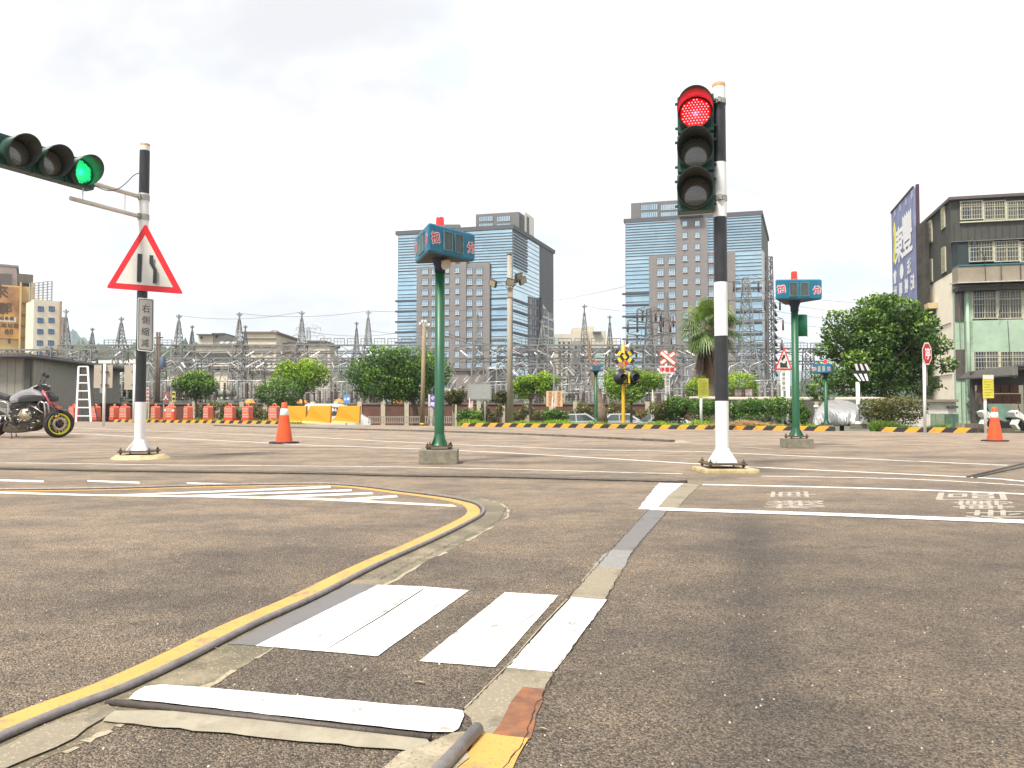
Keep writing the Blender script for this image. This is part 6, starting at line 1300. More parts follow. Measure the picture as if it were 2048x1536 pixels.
# switchgear units
def unit(x, d, kind, lab, par=None):
    t = thing('switchgear_bay', lab, 'switchgear', (x, d, GZ), 0, 'grey switchgear bays behind the brick wall'); h = (1.9, 2.6, 1.5)[kind]
    q = MB()
    for i in (-1.1, 0, 1.1): lattice(q, x + i, d, GZ, GZ + h, .42, .36, 4, .07)
    q.bar((x - 1.4, d, GZ + h), (x + 1.4, d, GZ + h), .16); q.build('steel_stand', GAL, t)
    for i in (-1.1, 0, 1.1):
        for j in (-.25, .25) if kind < 2 else (0,):
            q = MB(); q.tube([(x + i + j, d, GZ + h + .1 + k * .13) for k in range(12)], [.07, .14] * 6, 7); q.build('insulator', random.choice((INS, INSB, INS)), t)
    q = MB(); z = GZ + h + 1.65
    q.tube([(x - 1.6, d, z), (x + 1.6, d, z + .1)], .05, 6)
    if kind == 0:
        for i in (-1.1, 0, 1.1): q.tube([(x + i - .25, d, z), (x + i, d - .5, z + .8), (x + i + .3, d, z + 1.2)], .04, 5)
    if kind == 1: q.tube([(x - 1.3, d, z), (x - 1.0, d, z + 1.4), (x + .2, d, z + 1.9), (x + 1.2, d, z + .6)], .04, 5)
    q.build('bus_bar', mat('aluminium_bus', (.45, .44, .42), .4, metal=.5), t); return t
SEEN = {}
protos = [unit(0, 70, k, 'bay of grey insulators on lattice stands') for k in range(3)]
LM = [(205, 'behind the blank sign boards'), (285, 'behind the left signal pole'), (330, 'behind the brown banner'), (391, 'behind the small round tree'), (440, 'between the small round tree and the dark bush'), (500, 'left of the dark round bush'), (558, 'behind the dark round bush'), (604, 'behind the bright tree'), (655, 'just right of the bright tree'), (691, 'behind the blue information sign'), (740, 'left of the wide dark tree'), (800, 'behind the wide dark tree'), (847, 'behind the slim wooden pole'), (885, 'behind the near green post'), (930, 'left of the road sign back'), (962, 'behind the road sign back'), (1020, 'behind the floodlight pole'), (1066, 'behind the twin crowned tree'), (1108, 'behind the orange posters'), (1150, 'right of the orange posters'), (1192, 'behind the farthest green post'), (1247, 'behind the crossing signal'), (1290, 'left of the crossbuck'), (1333, 'behind the crossbuck'), (1375, 'right of the crossbuck'), (1420, 'behind the palm trunk'), (1470, 'behind the lime bush'), (1520, 'below the cable riser'), (1567, 'behind the train sign')]
land = lambda px: min(LM, key=lambda l: abs(l[0] - px))[1]; ROWN = ('front row', 'middle row', 'back row')
pxs = list(range(205, 1560, 34)); random.shuffle(pxs); used = set(); n = 0
for r_, dd_ in ((0, 68), (1, 76), (2, 88)):
    for px in range(205 + r_ * 11, 1570, (44, 46, 52)[r_]):
        if 60 < dd_ and abs(px - 640) < 0: continue
        k = random.randrange(3); dq = dd_ + random.uniform(-2, 2); x = P(px, 800, dq).x; lab = ROWN[r_] + ' switchgear bay ' + land(px)
        if k not in used: o = protos[k]; o.location = (x, dq, GZ); used.add(k)
        else: o = dup(protos[k], (x, dq, GZ), random.uniform(-.2, .2))
        if lab in SEEN: SEEN[lab]['label'] = lab + ', left one'; lab += ', right one'
        else: SEEN[lab] = o
        o['label'] = lab; n += 1
TRG = mat('transformer_green', (.15, .18, .15), .6, var=.12, scale=2, dirt=.3)
for px, d, lab in ((372, 66, 'grey green transformer left of the small round tree'), (448, 65, 'grey green transformer right of the small round tree'), (728, 70, 'transformer behind the blue information sign'), (1010, 72, 'transformer behind the concrete lamp pole'), (1138, 70, 'transformer behind the orange poster pair')):
    x = P(px, 800, d).x; t = thing('transformer', lab, 'transformer', (x, d, GZ)); q = MB(); q.box((x, d, GZ + 1.35), (2.4, 1.8, 2.3)); q.build('tank', TRG, t, .05)
    for i in range(7): q = MB(); q.box((x - 1.05 + i * .35, d - 1.1, GZ + 1.2), (.08, .4, 1.7)); q.build('radiator_fin', TRG, t)
    for i in (-.7, 0, .7): q = MB(); q.tube([(x + i, d, GZ + 2.45 + k * .11) for k in range(10)], [.06, .13] * 5, 7); q.build('bushing', INSB, t)
    q = MB(); q.tube([(x - .9, d + .3, GZ + 3.1), (x + .9, d + .3, GZ + 3.1)], .28, 10); q.build('conservator', TRG, t)
# overhead wires
WL = ['from the mast beside the left tower to the leaning pylon', 'between the needle masts above the bright tree', 'sagging between masts above the beige factory', 'right of the right tower, topmost of the bundle', 'right of the right tower, second of the bundle', 'right of the right tower, third of the bundle', 'right of the right tower, fourth of the bundle', 'crossing in front of the right tower to the big lattice pylon', 'rising from the beige factory towards the left tower', 'from the cable riser to the leafy tree, upper', 'from the cable riser to the leafy tree, middle', 'from the cable riser to the leafy tree, lowest', 'across the front of the left tower between two masts', 'from the slim wooden pole towards the crossing signal, upper', 'from the slim wooden pole towards the crossing signal, lower']
WIRE = mat('wire', (.09, .09, .09), .6)
for i, (a, b_, sag) in enumerate(((P(734, 622, 95), P(1300, 560, 100), 1.5), (P(474, 626, 95), P(734, 622, 95), .6), (P(352, 630, 95), P(600, 624, 95), .7), (P(1540, 585, 96), P(1900, 600, 120), 1), (P(1540, 603, 96), P(1900, 622, 120), 1), (P(1540, 620, 96), P(1900, 632, 120), 1.2), (P(1540, 640, 96), P(1900, 655, 120), 1), (P(1170, 612, 92), P(1492, 590, 105), 1.5), (P(600, 660, 95), P(900, 640, 100), 1.4), (P(1540, 668, 96), P(1700, 690, 120), .6), (P(1540, 690, 96), P(1720, 700, 110), .4), (P(1540, 708, 96), P(1720, 716, 110), .4), (P(734, 660, 95), P(955, 630, 92), 1.2), (P(846, 652, 36), P(1250, 690, 60), 1.0), (P(846, 655, 36), P(1250, 697, 60), 1.2))):
    q = MB(); q.tube([a + (b_ - a) * t + Vector((0, 0, -sag * 4 * t * (1 - t))) for t in [k / 14 for k in range(15)]], .022 if i < 13 else .012, 4, caps=False); tag(q.build('overhead_wire', WIRE), 'thin dark overhead line ' + WL[i], 'wire', 'thin overhead lines strung above the switchyard')
# ---------------------------------------------------------------- brick wall
BRK = mat('brick_red_wall', (.12, .052, .036), .9, var=.3, scale=1.5, bump=.3, dirt=.5, dirtcol=(.20, .14, .08)); CAP = mat('wall_cap', (.17, .14, .11), .9, var=.3, scale=2, dirt=.5)
WD = 58.; xa, xb = P(180, 800, WD).x, P(1640, 800, WD).x; zt = P(1024, 809, WD).z
bw = thing('boundary_wall', 'long dark red brick boundary wall of the switchyard with cream pilasters', 'wall', ((xa + xb) / 2, WD, GZ))
q = MB(); q.box(((xa + xb) / 2, WD, (GZ + zt) / 2), (xb - xa, .24, zt - GZ)); q.build('brick_panel', BRK, bw); q = MB(); q.box(((xa + xb) / 2, WD, zt + .06), (xb - xa + .1, .4, .12)); q.build('coping', CAP, bw)
first = None
for px in list(range(250, 800, 47)) + list(range(814, 1640, 48)):
    x = P(px, 800, WD).x
    if first is None: q = MB(); q.box((0, 0, 0), (.34, .42, zt - GZ + .25)); first = q.build('pilaster', mat('cream_pilaster', (.46, .41, .30), .9, var=.15, scale=3, dirt=.5, dirtcol=(.25, .2, .14))); o = first
    else: o = first.copy(); COL.objects.link(o)
    o.parent = bw; o.location = (x - (xa + xb) / 2, 0, (zt - GZ) / 2 + .1)
fn = thing('picket_fence', 'low pale picket fence left of the near green post', 'fence', (P(820, 800, 40).x, 40, -.15)); z0, z1 = P(820, 848, 40).z, P(820, 832, 40).z; PKM = mat('fence_pale', (.36, .30, .26), .7, var=.2, scale=6)
for z in (z1 - .05, z0 + .1): q = MB(); q.box((P(822, 800, 40).x, 40, z), (P(908, 800, 40).x - P(736, 800, 40).x, .04, .05)); q.build('fence_rail', PKM, fn)
first = None
for px in np.arange(738, 907, 4.2):
    x = P(px, 800, 40).x
    if first is None: q = MB(); q.box((0, 0, 0), (.035, .03, z1 - z0)); first = q.build('picket', PKM); o = first
    else: o = first.copy(); COL.objects.link(o)
    o.parent = fn; o.location = (x - fn.location.x, -.04, (z0 + z1) / 2 - fn.location.z)
# ---------------------------------------------------------------- foliage
LG = leafmat('dark_leaf', (.026, .07, .011), (.08, .18, .02), (.34, .54, .04)); LB = leafmat('bright_leaf', (.06, .14, .010), (.24, .40, .018), (.58, .72, .04)); LO = leafmat('olive_leaf', (.05, .06, .018), (.14, .14, .035), (.34, .31, .08)); LT = leafmat('tree_leaf', (.03, .075, .014), (.10, .20, .026), (.40, .56, .06))
BARK = mat('bark', (.085, .065, .048), .95, var=.3, scale=12, bump=.8); BARKP = mat('pale_bark', (.24, .17, .12), .95, var=.3, scale=8, bump=.6, dirt=.5, dirtcol=(.12, .06, .04))
def leaves(blobs, n, size, shell=.62, up=.35, tipk=.5, asp=.5):
    """blobs: (x,y,z,rx,ry,rz). rhombic leaves spread through clumps; tint rises towards the outer upper side"""
    vol = np.array([b[3] * b[5] for b in blobs]) ** 1.0; cnt = np.maximum(8, (n * vol / vol.sum())).astype(int); V = []; T = []
    for b_, c in zip(blobs, cnt):
        dr = rng.normal(size=(c, 3)); dr /= np.linalg.norm(dr, axis=1)[:, None]
        r = shell + (1.04 - shell) * rng.random(c) ** .6; lump = 1 + .16 * np.sin(dr[:, 0] * 7 + b_[0] * 3) * np.sin(dr[:, 1] * 6 + b_[2]) + .10 * np.sin(dr[:, 2] * 11 + b_[0])
        p = np.array(b_[:3]) + dr * np.array(b_[3:6]) * (r * lump)[:, None]
        a = rng.normal(size=(c, 3)); a[:, 2] -= .2; a /= np.linalg.norm(a, axis=1)[:, None]; nn_ = dr * .7 + rng.normal(size=(c, 3)) * .7 + np.array([0, -.1, up]); bb_ = np.cross(nn_, a); bb_ /= np.linalg.norm(bb_, axis=1)[:, None] + 1e-9
        s = size * rng.uniform(.6, 1.3, c)[:, None]; q4 = np.stack([p - a * s * .5, p + bb_ * s * asp * .5, p + a * s * .5, p - bb_ * s * asp * .5], 1); V.append(q4.reshape(-1, 3))
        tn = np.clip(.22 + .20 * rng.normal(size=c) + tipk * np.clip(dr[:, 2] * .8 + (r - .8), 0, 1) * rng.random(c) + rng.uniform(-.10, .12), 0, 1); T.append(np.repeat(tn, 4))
    V = np.concatenate(V); T = np.concatenate(T); return V, np.arange(len(V)).reshape(-1, 4), T
def tree(name, label, d, blobs, n, size, m, trunk, trad=.12, cat='tree', group=None, bark=None, jit=.5, part='crown', tipk=.5, shell=.62):
    """blobs and trunk in picture columns/rows at distance d"""
    base = P(trunk[0][0], trunk[0][1], d) if trunk else P(blobs[0][0], blobs[0][1], d); k = d / F
    t = thing(name, label, cat, (base.x, d, min(gat((base.x, d)), 0.)), 0, group); B = []
    for b_ in blobs:
        c = P(b_[0], b_[1], d + (b_[4] if len(b_) > 4 else random.uniform(-jit, jit))); B.append((c.x, c.y, c.z, b_[2] * k, (b_[2] + b_[3]) / 2 * k * .9, b_[3] * k))
    V, Q, T = leaves(B, n, size, shell, tipk=tipk); sheet(part, V, Q, m, t, T)
    if trunk:
        pts = [P(a, c, d) for a, c in trunk]; pts[0].z = min(gat((base.x, d)), pts[0].z); q = MB(); nT = len(pts); q.tube(pts, [trad * (1 - .5 * i / nT) for i in range(nT)], 9); q.build('trunk', bark or BARK, t)
        for b_ in B:
            e = Vector(b_[:3]); a = pts[-1]; q = MB(); mid = (a + e) / 2 + Vector((random.uniform(-.1, .1), 0, -.12 * (e - a).length)); q.tube([pts[-2] + (a - pts[-2]) * .7, a + (mid - a) * .4, mid, e], [trad * .5, trad * .42, trad * .3, trad * .08], 7); q.build('limb', bark or BARK, t)
    return t
def cluster(cx, cy, rx, ry, n, r, top=0):
    o = []
    for i in range(n):
        a = 2.4 * i + random.uniform(-.3, .3); f_ = math.sqrt((i + .5) / n) * .82; o.append((cx + rx * f_ * math.cos(a), cy + ry * f_ * math.sin(a), r * random.uniform(.8, 1.2), r * random.uniform(.7, 1.0)))
    return o
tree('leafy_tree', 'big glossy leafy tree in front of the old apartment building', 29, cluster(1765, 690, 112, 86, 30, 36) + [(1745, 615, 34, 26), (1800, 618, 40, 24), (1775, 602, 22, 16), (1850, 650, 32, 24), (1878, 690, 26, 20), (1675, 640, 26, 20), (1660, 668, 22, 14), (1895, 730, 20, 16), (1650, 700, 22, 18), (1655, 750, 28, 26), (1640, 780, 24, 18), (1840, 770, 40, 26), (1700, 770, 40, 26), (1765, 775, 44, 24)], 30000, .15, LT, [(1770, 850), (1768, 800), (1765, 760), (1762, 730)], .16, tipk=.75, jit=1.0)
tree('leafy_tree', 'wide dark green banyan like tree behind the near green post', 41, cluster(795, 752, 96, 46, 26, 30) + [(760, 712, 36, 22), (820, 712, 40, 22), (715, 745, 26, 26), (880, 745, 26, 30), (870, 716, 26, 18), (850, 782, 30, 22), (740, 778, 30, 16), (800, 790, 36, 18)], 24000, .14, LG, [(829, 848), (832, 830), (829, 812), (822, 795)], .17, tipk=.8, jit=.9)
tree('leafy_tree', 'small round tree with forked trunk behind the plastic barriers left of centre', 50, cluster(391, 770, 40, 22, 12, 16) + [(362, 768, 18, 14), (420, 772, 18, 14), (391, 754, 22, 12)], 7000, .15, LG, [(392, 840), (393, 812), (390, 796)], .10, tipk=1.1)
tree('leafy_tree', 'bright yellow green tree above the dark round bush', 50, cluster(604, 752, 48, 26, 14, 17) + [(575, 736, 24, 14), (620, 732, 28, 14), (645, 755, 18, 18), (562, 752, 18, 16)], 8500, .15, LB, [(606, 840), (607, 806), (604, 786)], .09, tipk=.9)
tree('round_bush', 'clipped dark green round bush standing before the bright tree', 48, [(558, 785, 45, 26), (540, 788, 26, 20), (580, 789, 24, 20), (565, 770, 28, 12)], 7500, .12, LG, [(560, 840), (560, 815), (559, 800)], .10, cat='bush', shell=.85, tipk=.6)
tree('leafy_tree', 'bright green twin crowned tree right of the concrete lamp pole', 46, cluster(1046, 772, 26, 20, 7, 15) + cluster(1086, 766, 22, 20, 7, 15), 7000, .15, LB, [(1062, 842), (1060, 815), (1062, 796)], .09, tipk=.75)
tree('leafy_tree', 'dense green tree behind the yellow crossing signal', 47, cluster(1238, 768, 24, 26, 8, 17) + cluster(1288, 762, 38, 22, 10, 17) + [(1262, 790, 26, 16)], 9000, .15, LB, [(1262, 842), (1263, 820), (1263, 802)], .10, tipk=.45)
tree('round_bush', 'lime green rounded bush behind the palm trunk, left half beside the notice', 45, [(1392, 778, 20, 20), (1404, 770, 22, 18)], 3500, .12, LB, None, cat='bush', shell=.8, tipk=1.0)
tree('round_bush', 'lime green rounded bush right of the black and white pole', 45, [(1478, 772, 36, 28), (1450, 776, 24, 24), (1498, 785, 18, 22)], 5500, .12, LB, None, cat='bush', shell=.8, tipk=1.0)
tree('sapling', 'loose olive green shrub right of the wooden pole', 40, cluster(908, 795, 20, 16, 6, 10), 2500, .12, LO, [(908, 845), (908, 810)], .03, cat='shrub')
tree('sapling', 'thin green shrub left of the concrete lamp pole foot', 41, cluster(1002, 795, 16, 14, 5, 9), 1800, .12, LO, [(1004, 845), (1002, 810)], .03, cat='shrub')
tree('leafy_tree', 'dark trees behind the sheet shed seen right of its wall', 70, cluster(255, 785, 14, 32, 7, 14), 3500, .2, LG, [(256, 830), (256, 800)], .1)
# verge shrubs and creepers
rowsh = [(1345, 1372, 812, 18, LG, 'dark shrub right of the crossbuck post'), (1385, 1425, 815, 20, LG, 'dark shrub under the yellow green notice'), (1465, 1500, 818, 16, LG, 'green shrub right of the banded signal pole'), (1500, 1545, 815, 18, LG, 'green shrub under the pale pipe left of the train sign'), (1548, 1596, 814, 19, LT, 'shrub behind the middle green post'), (1735, 1780, 820, 22, LO, 'olive hedge bush right of the striped target post'), (1775, 1835, 815, 26, LO, 'olive hedge bush left of the stop sign'), (1602, 1612, 826, 12, LT, 'shrub left of the silver covered car'), (1310, 1345, 818, 14, LO, 'low scrub behind the crossbuck post')]
for a, b_, cy, r, m, lab in rowsh:
    d = kerb_at((a + b_) / 2).y + 2.6; k = (b_ - a) // 12 + 2; tree('shrub', lab, d, [(a + (b_ - a) * i / (k - 1), cy + random.uniform(-4, 5), r * .8, r * random.uniform(.8, 1.15)) for i in range(k)] + [((a + b_) / 2, 838, (b_ - a) * .5, 14)], 2600, .085, m, None, cat='shrub', part='foliage', tipk=.6)
for a, b_, lab in ((930, 1000, 'dry yellow creeper over the brick wall left of the lamp pole'), (1025, 1090, 'dry yellow creeper over the brick wall under the twin crowned tree'), (1130, 1180, 'dry creeper over the wall behind the farthest green post'), (1205, 1300, 'dry creeper hanging on the wall behind the crossing signal'), (480, 545, 'dry climbing weeds on the wall under the dark round bush'), (400, 470, 'dry climbing weeds on the wall behind the middle barriers')):
    k = int((b_ - a) / 9); tree('creeper', lab, 56.6, [(a + (b_ - a) * i / k, random.uniform(812, 838), random.uniform(7, 12), random.uniform(8, 16)) for i in range(k + 1)], 2400, .16, LO, None, cat='creeper', part='foliage', jit=.25, tipk=.8)
for px, lab in ((940, 'green weed clump below the first small flag'), (1110, 'green weed clump below the orange poster pair'), (760, 'weed tuft')):
    if px == 760: continue
    d = kerb_at(px).y + 1.6; tree('shrub', lab, d, [(px + i * 9, 828 + abs(i) * 3, 10, 12) for i in (-2, -1, 0, 1, 2)], 1200, .1, LG, None, cat='shrub', part='foliage')
# grass
def grass(name, lab, a, b_, s0, s1, n, h, m):
    t0, t1 = kt(a), kt(b_); tt = rng.uniform(t0, t1, n); ss = s0 + (s1 - s0) * rng.random(n) ** 1.2; pos = np.array(KA)[None] + np.outer(tt, np.array(KD)) + np.outer(ss, np.array(KN)); pos[:, 2] = [gz(s) for s in ss]
    cl = .6 + .8 * np.abs(np.sin(tt * 1.7) * np.sin(tt * .63 + ss)); hh = h * cl * rng.uniform(.4, 1.2, n); an = rng.uniform(0, 6.28, n); w_ = .012 + .012 * rng.random(n); dx = np.stack([np.cos(an) * w_, np.sin(an) * w_, 0 * an], 1); lean = rng.normal(size=(n, 3)) * .35 * hh[:, None]; lean[:, 2] = hh
    V = np.stack([pos - dx, pos + dx, pos + lean + dx * .2, pos + lean - dx * .2], 1).reshape(-1, 3); o = sheet(name, V, np.arange(4 * n).reshape(-1, 4), m, None, np.repeat(np.clip(rng.normal(.5, .2, n), 0, 1), 4)); return tag(o, lab, kind='stuff')
grass('grass', 'bright grass strip behind the striped kerb', 905, 1615, .25, 4.0, 26000, .22, LB); grass('grass', 'rough grass behind the right kerb', 1738, 1895, .3, 3.5, 9000, .24, LT); grass('grass', 'grass tufts behind the plastic barriers', 236, 560, .3, 3.5, 6000, .2, LB)
# ---------------------------------------------------------------- palm
d = 31; c = P(1421, 655, d); pt = thing('fan_palm', 'fan palm with a brown skirt of dead fronds behind the banded signal pole', 'palm tree', (c.x, d, gat((c.x, d))))
q = MB(); zs = np.linspace(gat((c.x, d)), c.z, 14); q.tube([(c.x + .03 * math.sin(i), d, z) for i, z in enumerate(zs)], [.27 - .05 * i / 14 + .012 * (i % 2) for i in range(14)], 12); q.build('trunk', mat('palm_trunk', (.19, .145, .10), .95, var=.3, scale=9, bump=.8, dirt=.4), pt)
PL = leafmat('palm_leaf', (.04, .075, .022), (.12, .20, .04), (.36, .50, .08)); PD = leafmat('dead_palm_leaf', (.07, .035, .02), (.17, .095, .055), (.30, .2, .12))
def frond(az, el, L_, dead=False):
    o = c + Vector((0, 0, .05)); dr = Vector((math.cos(az) * math.cos(el), math.sin(az) * math.cos(el), math.sin(el))); tip = o + dr * L_ * .5; sd = dr.cross(Vector((0, 0, 1))).normalized(); up_ = sd.cross(dr); V = []; T = []
    q = MB(); q.tube([o, o + dr * L_ * .25, tip], [.022, .016, .01], 5); q.build('petiole', BARKP if dead else mat('petiole_green', (.12, .16, .05), .7), pt); n = 26; R_ = L_ * .62
    for i in range(n):
        a = (i / (n - 1) - .5) * (4.4 if not dead else 1.6); v = dr * math.cos(a) + sd * math.sin(a); dro = Vector((0, 0, -1)); l = R_ * (1 - .12 * abs(a)) * random.uniform(.9, 1.05); w_ = .05; pr = v.cross(up_).normalized() * w_ / 2
        p0, p1, p2 = tip, tip + v * l * .55 + dro * l * .05, tip + v * l * .9 + dro * l * (.36 if not dead else .5); tn = random.uniform(.15, .5) + (.25 if el > .6 else 0)
        V += [p0 - pr * .25, p0 + pr * .25, p1 + pr, p1 - pr, p1 - pr, p1 + pr, p2 + pr * .12, p2 - pr * .12]; T += [tn] * 4 + [min(1, tn + .12)] * 4
    V = np.array([tuple(v) for v in V]); sheet('frond', V, np.arange(len(V)).reshape(-1, 4), PD if dead else PL, pt, T)
for i in range(46): frond(i * 2.4, (1.25, .8, .45, .1, -.2, -.5, -.75)[i % 7] + random.uniform(-.15, .15), random.uniform(1.35, 1.75))
for i in range(11): frond(3.1 + random.uniform(-.9, .7), -1.25 + random.uniform(-.2, .1), random.uniform(1.3, 2.1), True)
# bare dead trunk
d = 33; bt = thing('dead_tree', 'bare reddish dead tree trunk leaning behind the farthest green post', 'dead tree', (P(1206, 845, d).x, d, gat((P(1206, 845, d).x, d)))); q = MB()
pts = [P(a, b_, d) for a, b_ in ((1206, 850), (1203, 820), (1196, 790), (1189, 765), (1186, 740), (1181, 722), (1177, 700), (1178, 685), (1176, 670))]; q.tube(pts, [.24, .21, .15, .12, .115, .09, .06, .05, .03], 10); q.build('trunk', BARKP, bt)
for a, b_ in (((1177, 695), (1184, 692)), ((1186, 722), (1191, 716)), ((1188, 772), (1180, 762)), ((1178, 706), (1172, 700))): q = MB(); q.tube([P(*a, d), P(*b_, d)], [.035, .015], 6); q.build('limb', BARKP, bt)
# ================================================================== MOTORCYCLES
d = GD(876); px0 = 116
def Bp(px, py, o=0.0): return P(px, py, d + o)
TYRE = mat('tyre_rubber', (.022, .02, .019), .75, var=.25, scale=20, bump=.2); RIMY = mat('rim_yellow', (.72, .70, .01), .4, var=.08); ENG = mat('engine_metal', (.085, .075, .065), .45, metal=.6, var=.5, scale=14, bump=.3); ENGL = mat('pale_engine_metal', (.42, .36, .25), .4, metal=.7, var=.3, scale=9)  # second engine metal is a paler bronze for covers and header pipes
TANK = mat('tank_grey', (.40, .38, .385), .28, metal=.5, var=.12, scale=4, coat=.6); BPL = mat('black_plastic', (.025, .023, .024), .45, var=.25, scale=9); CHR = mat('crash_bar_steel', (.52, .49, .47), .3, metal=.7, var=.1); FRK = mat('red_fork', (.45, .10, .11), .35, var=.15, scale=8); MIR = mat('mirror_glass', (.75, .80, .83), .05, metal=1, var=.02); DISC = mat('brake_disc', (.42, .34, .26), .4, metal=.6, var=.3, scale=20)
mb_ = thing('motorcycle', 'grey motorcycle with yellow wheel rims and a red fork, the nearer of the two', 'motorcycle', (Bp(px0, 800).x, d, 0), 0, 'parked grey motorcycles with yellow rims')
k = d / F
def wheel(cx, cy, r, o, rim, w_=.12, ax=(.10, 1, 0)):
    c = Bp(cx, cy, o); R_ = r * k; q = MB(); q.lathe([(R_ * .76, -w_ * .42), (R_ * .86, -w_ * .52), (R_ * .96, -w_ * .40), (R_, -w_ * .12), (R_, w_ * .12), (R_ * .96, w_ * .40), (R_ * .86, w_ * .52), (R_ * .76, w_ * .42)], c, ax, n=40); wh = q.build('wheel', TYRE, mb_)
    q = MB(); q.lathe([(R_ * .765, -.04), (R_ * .77, -.052), (R_ * .70, -.05), (R_ * .66, -.02), (R_ * .66, .02), (R_ * .70, .05), (R_ * .77, .052)], c, ax, n=40); q.build('rim', rim, wh)
    q = MB(); u = Vector((ax[1], -ax[0], 0)).normalized(); z = Vector((0, 0, 1))
    for i in range(10): a = i * math.pi / 5 + .16 * (i % 2); q.bar(c + (u * math.cos(a) + z * math.sin(a)) * R_ * .12, c + (u * math.cos(a + .1) + z * math.sin(a + .1)) * R_ * .70, .024, .03, up=ax)
    q.lathe([(0, -.07), (R_ * .15, -.07), (R_ * .15, .07), (0, .07)], c, ax, n=14); q.build('spokes', BPL, wh)
    for s in (-1, 1): q = MB(); q.lathe([(R_ * .30, .058 * s), (R_ * .50, .058 * s), (R_ * .50, .064 * s), (R_ * .30, .064 * s), (R_ * .30, .058 * s)], c, ax, n=26); q.build('brake_disc', DISC, wh)
    return wh
wheel(116.5, 848, 27.5, 0, RIMY, .12, (-.86, .51, 0)); wheel(-18, 848, 27.5, .1, RIMY, .15)
def part(name, m, pts, half=.1, o=0, bev=.02, par=mb_):
    q = MB(); q.prism([Bp(a, b_, o - half) for a, b_ in pts], (0, 2 * half, 0)); return q.build(name, m, par, bev)
def rod(name, m, pts, r, par=mb_, n=10): q = MB(); q.tube([Bp(*p) for p in pts], r, n); return q.build(name, m, par)
tk = part('fuel_tank', TANK, [(17, 799), (20, 792), (30, 786), (42, 780), (55, 777), (67, 778), (76, 783), (83, 788), (87, 793), (76, 797), (62, 800), (47, 803), (30, 806), (20, 808)], .15, bev=.07)
part('tank_shroud', BPL, [(33, 802), (40, 796), (62, 792), (78, 790), (88, 793), (90, 800), (78, 803), (62, 804), (42, 805)], .19, bev=.03); part('tank_crease', mat('dark_grey_panel', (.09, .085, .09), .35, metal=.3, coat=.4), [(34, 797), (44, 791), (60, 789), (70, 790), (58, 796), (38, 800)], .185, bev=.01)
part('seat', BPL, [(-30, 792), (-8, 797), (8, 801), (18, 800), (24, 793), (19, 790), (10, 793), (-10, 785), (-34, 776)], .12, bev=.03)
part('side_cover', mat('side_cover_grey', (.13, .12, .12), .4, coat=.3), [(-6, 802), (14, 802), (24, 808), (20, 815), (4, 816), (-8, 812)], .14, bev=.02)
part('frame_spar', BPL, [(18, 808), (60, 804), (76, 808), (72, 815), (50, 812), (26, 816), (20, 822)], .13, bev=.015); part('airbox', BPL, [(28, 808), (56, 806), (54, 818), (30, 819)], .12, bev=.03)
part('engine_block', ENG, [(24, 818), (50, 816), (72, 818), (76, 828), (76, 850), (68, 857), (34, 858), (24, 846), (20, 832)], .16, bev=.02)
c = Bp(50, 831, -.17); q = MB(); q.lathe([(0, .0), (.10, 0), (.12, .03), (.155, .035), (.17, .06), (.17, .10)][::-1] if 0 else [(0, .06), (.085, .055), (.10, .03), (.13, .03), (.16, .0), (.16, -.05)], c, (0, -1, 0), n=26); q.build('clutch_cover', ENGL, mb_)
c = Bp(30, 836, -.17); q = MB(); q.lathe([(0, .04), (.06, .04), (.08, 0)], c, (0, -1, 0), n=18); q.build('engine_cover', ENG, mb_)
q = MB()
for i in range(6): a = i * 1.05; q.lathe([(0, .07), (.014, .07), (.014, .0)], Bp(50, 831, -.17) + Vector((math.cos(a) * .12, 0, math.sin(a) * .12)), (0, -1, 0), n=6, sm=False)
q.build('engine_bolts', CHR, mb_)
for i, (a, b_) in enumerate(((66, 822), (70, 824), (74, 826))): rod('header_pipe', ENGL, [(a, b_, -.1 + .07 * i), (a + 8, b_ + 6, -.1 + .07 * i), (a + 5, 846, -.08 + .05 * i), (60, 857, -.03)], .020)
part('exhaust_box', mat('exhaust_bronze', (.13, .11, .075), .35, metal=.8, var=.3, scale=7, dirt=.3), [(6, 846), (12, 842), (26, 852), (40, 857), (66, 858), (64, 862), (30, 866), (14, 866), (4, 862)], .13, bev=.03)
rod('side_stand', BPL, [(22, 862, -.1), (24, 876.5, -.22)], .012); q = MB(); q.box(Bp(24, 876, -.22), (.08, .05, .012)); q.build('stand_foot', BPL, mb_)
for o in (-.10, .10): rod('fork_tube', FRK, [(85, 781, o), (96, 800, o), (104, 815, o)], .028); rod('fork_slider', CHR, [(96, 800, o), (104.5, 815.5, o)], .021); part('fork_guard', BPL, [(98, 814), (107, 815), (115, 829), (112, 835), (103, 828)], .02, o - .02 if o < 0 else o + .02, .008)
c = Bp(113, 833, -.13); q = MB(); q.lathe([(0, .02), (.022, .015), (.026, 0)], c, (0, -1, 0), n=12); q.build('reflector', mat('amber', (.75, .32, .02), .3), mb_)
part('front_fender', BPL, [(104, 820), (112, 818), (121, 818.5), (129, 822), (128, 823), (120, 820.5), (112, 820.5), (106, 822)], .05, bev=.004)
q = MB(); q.ball(Bp(98, 793, 0), .12, 0, 14, (.8, .9, 1.1)); q.build('headlight', BPL, mb_); part('headlight_cowl', BPL, [(88, 784), (98, 786), (103, 792), (104, 800), (96, 804), (88, 796)], .09, bev=.03)
rod('handlebar', BPL, [(77, 773, -.36), (80, 769, -.30), (83, 768, -.12), (83, 768, .12), (80, 769, .30), (77, 773, .36)], .013); rod('brake_lever', CHR, [(84, 769, -.36), (94, 769.5, -.42)], .007)
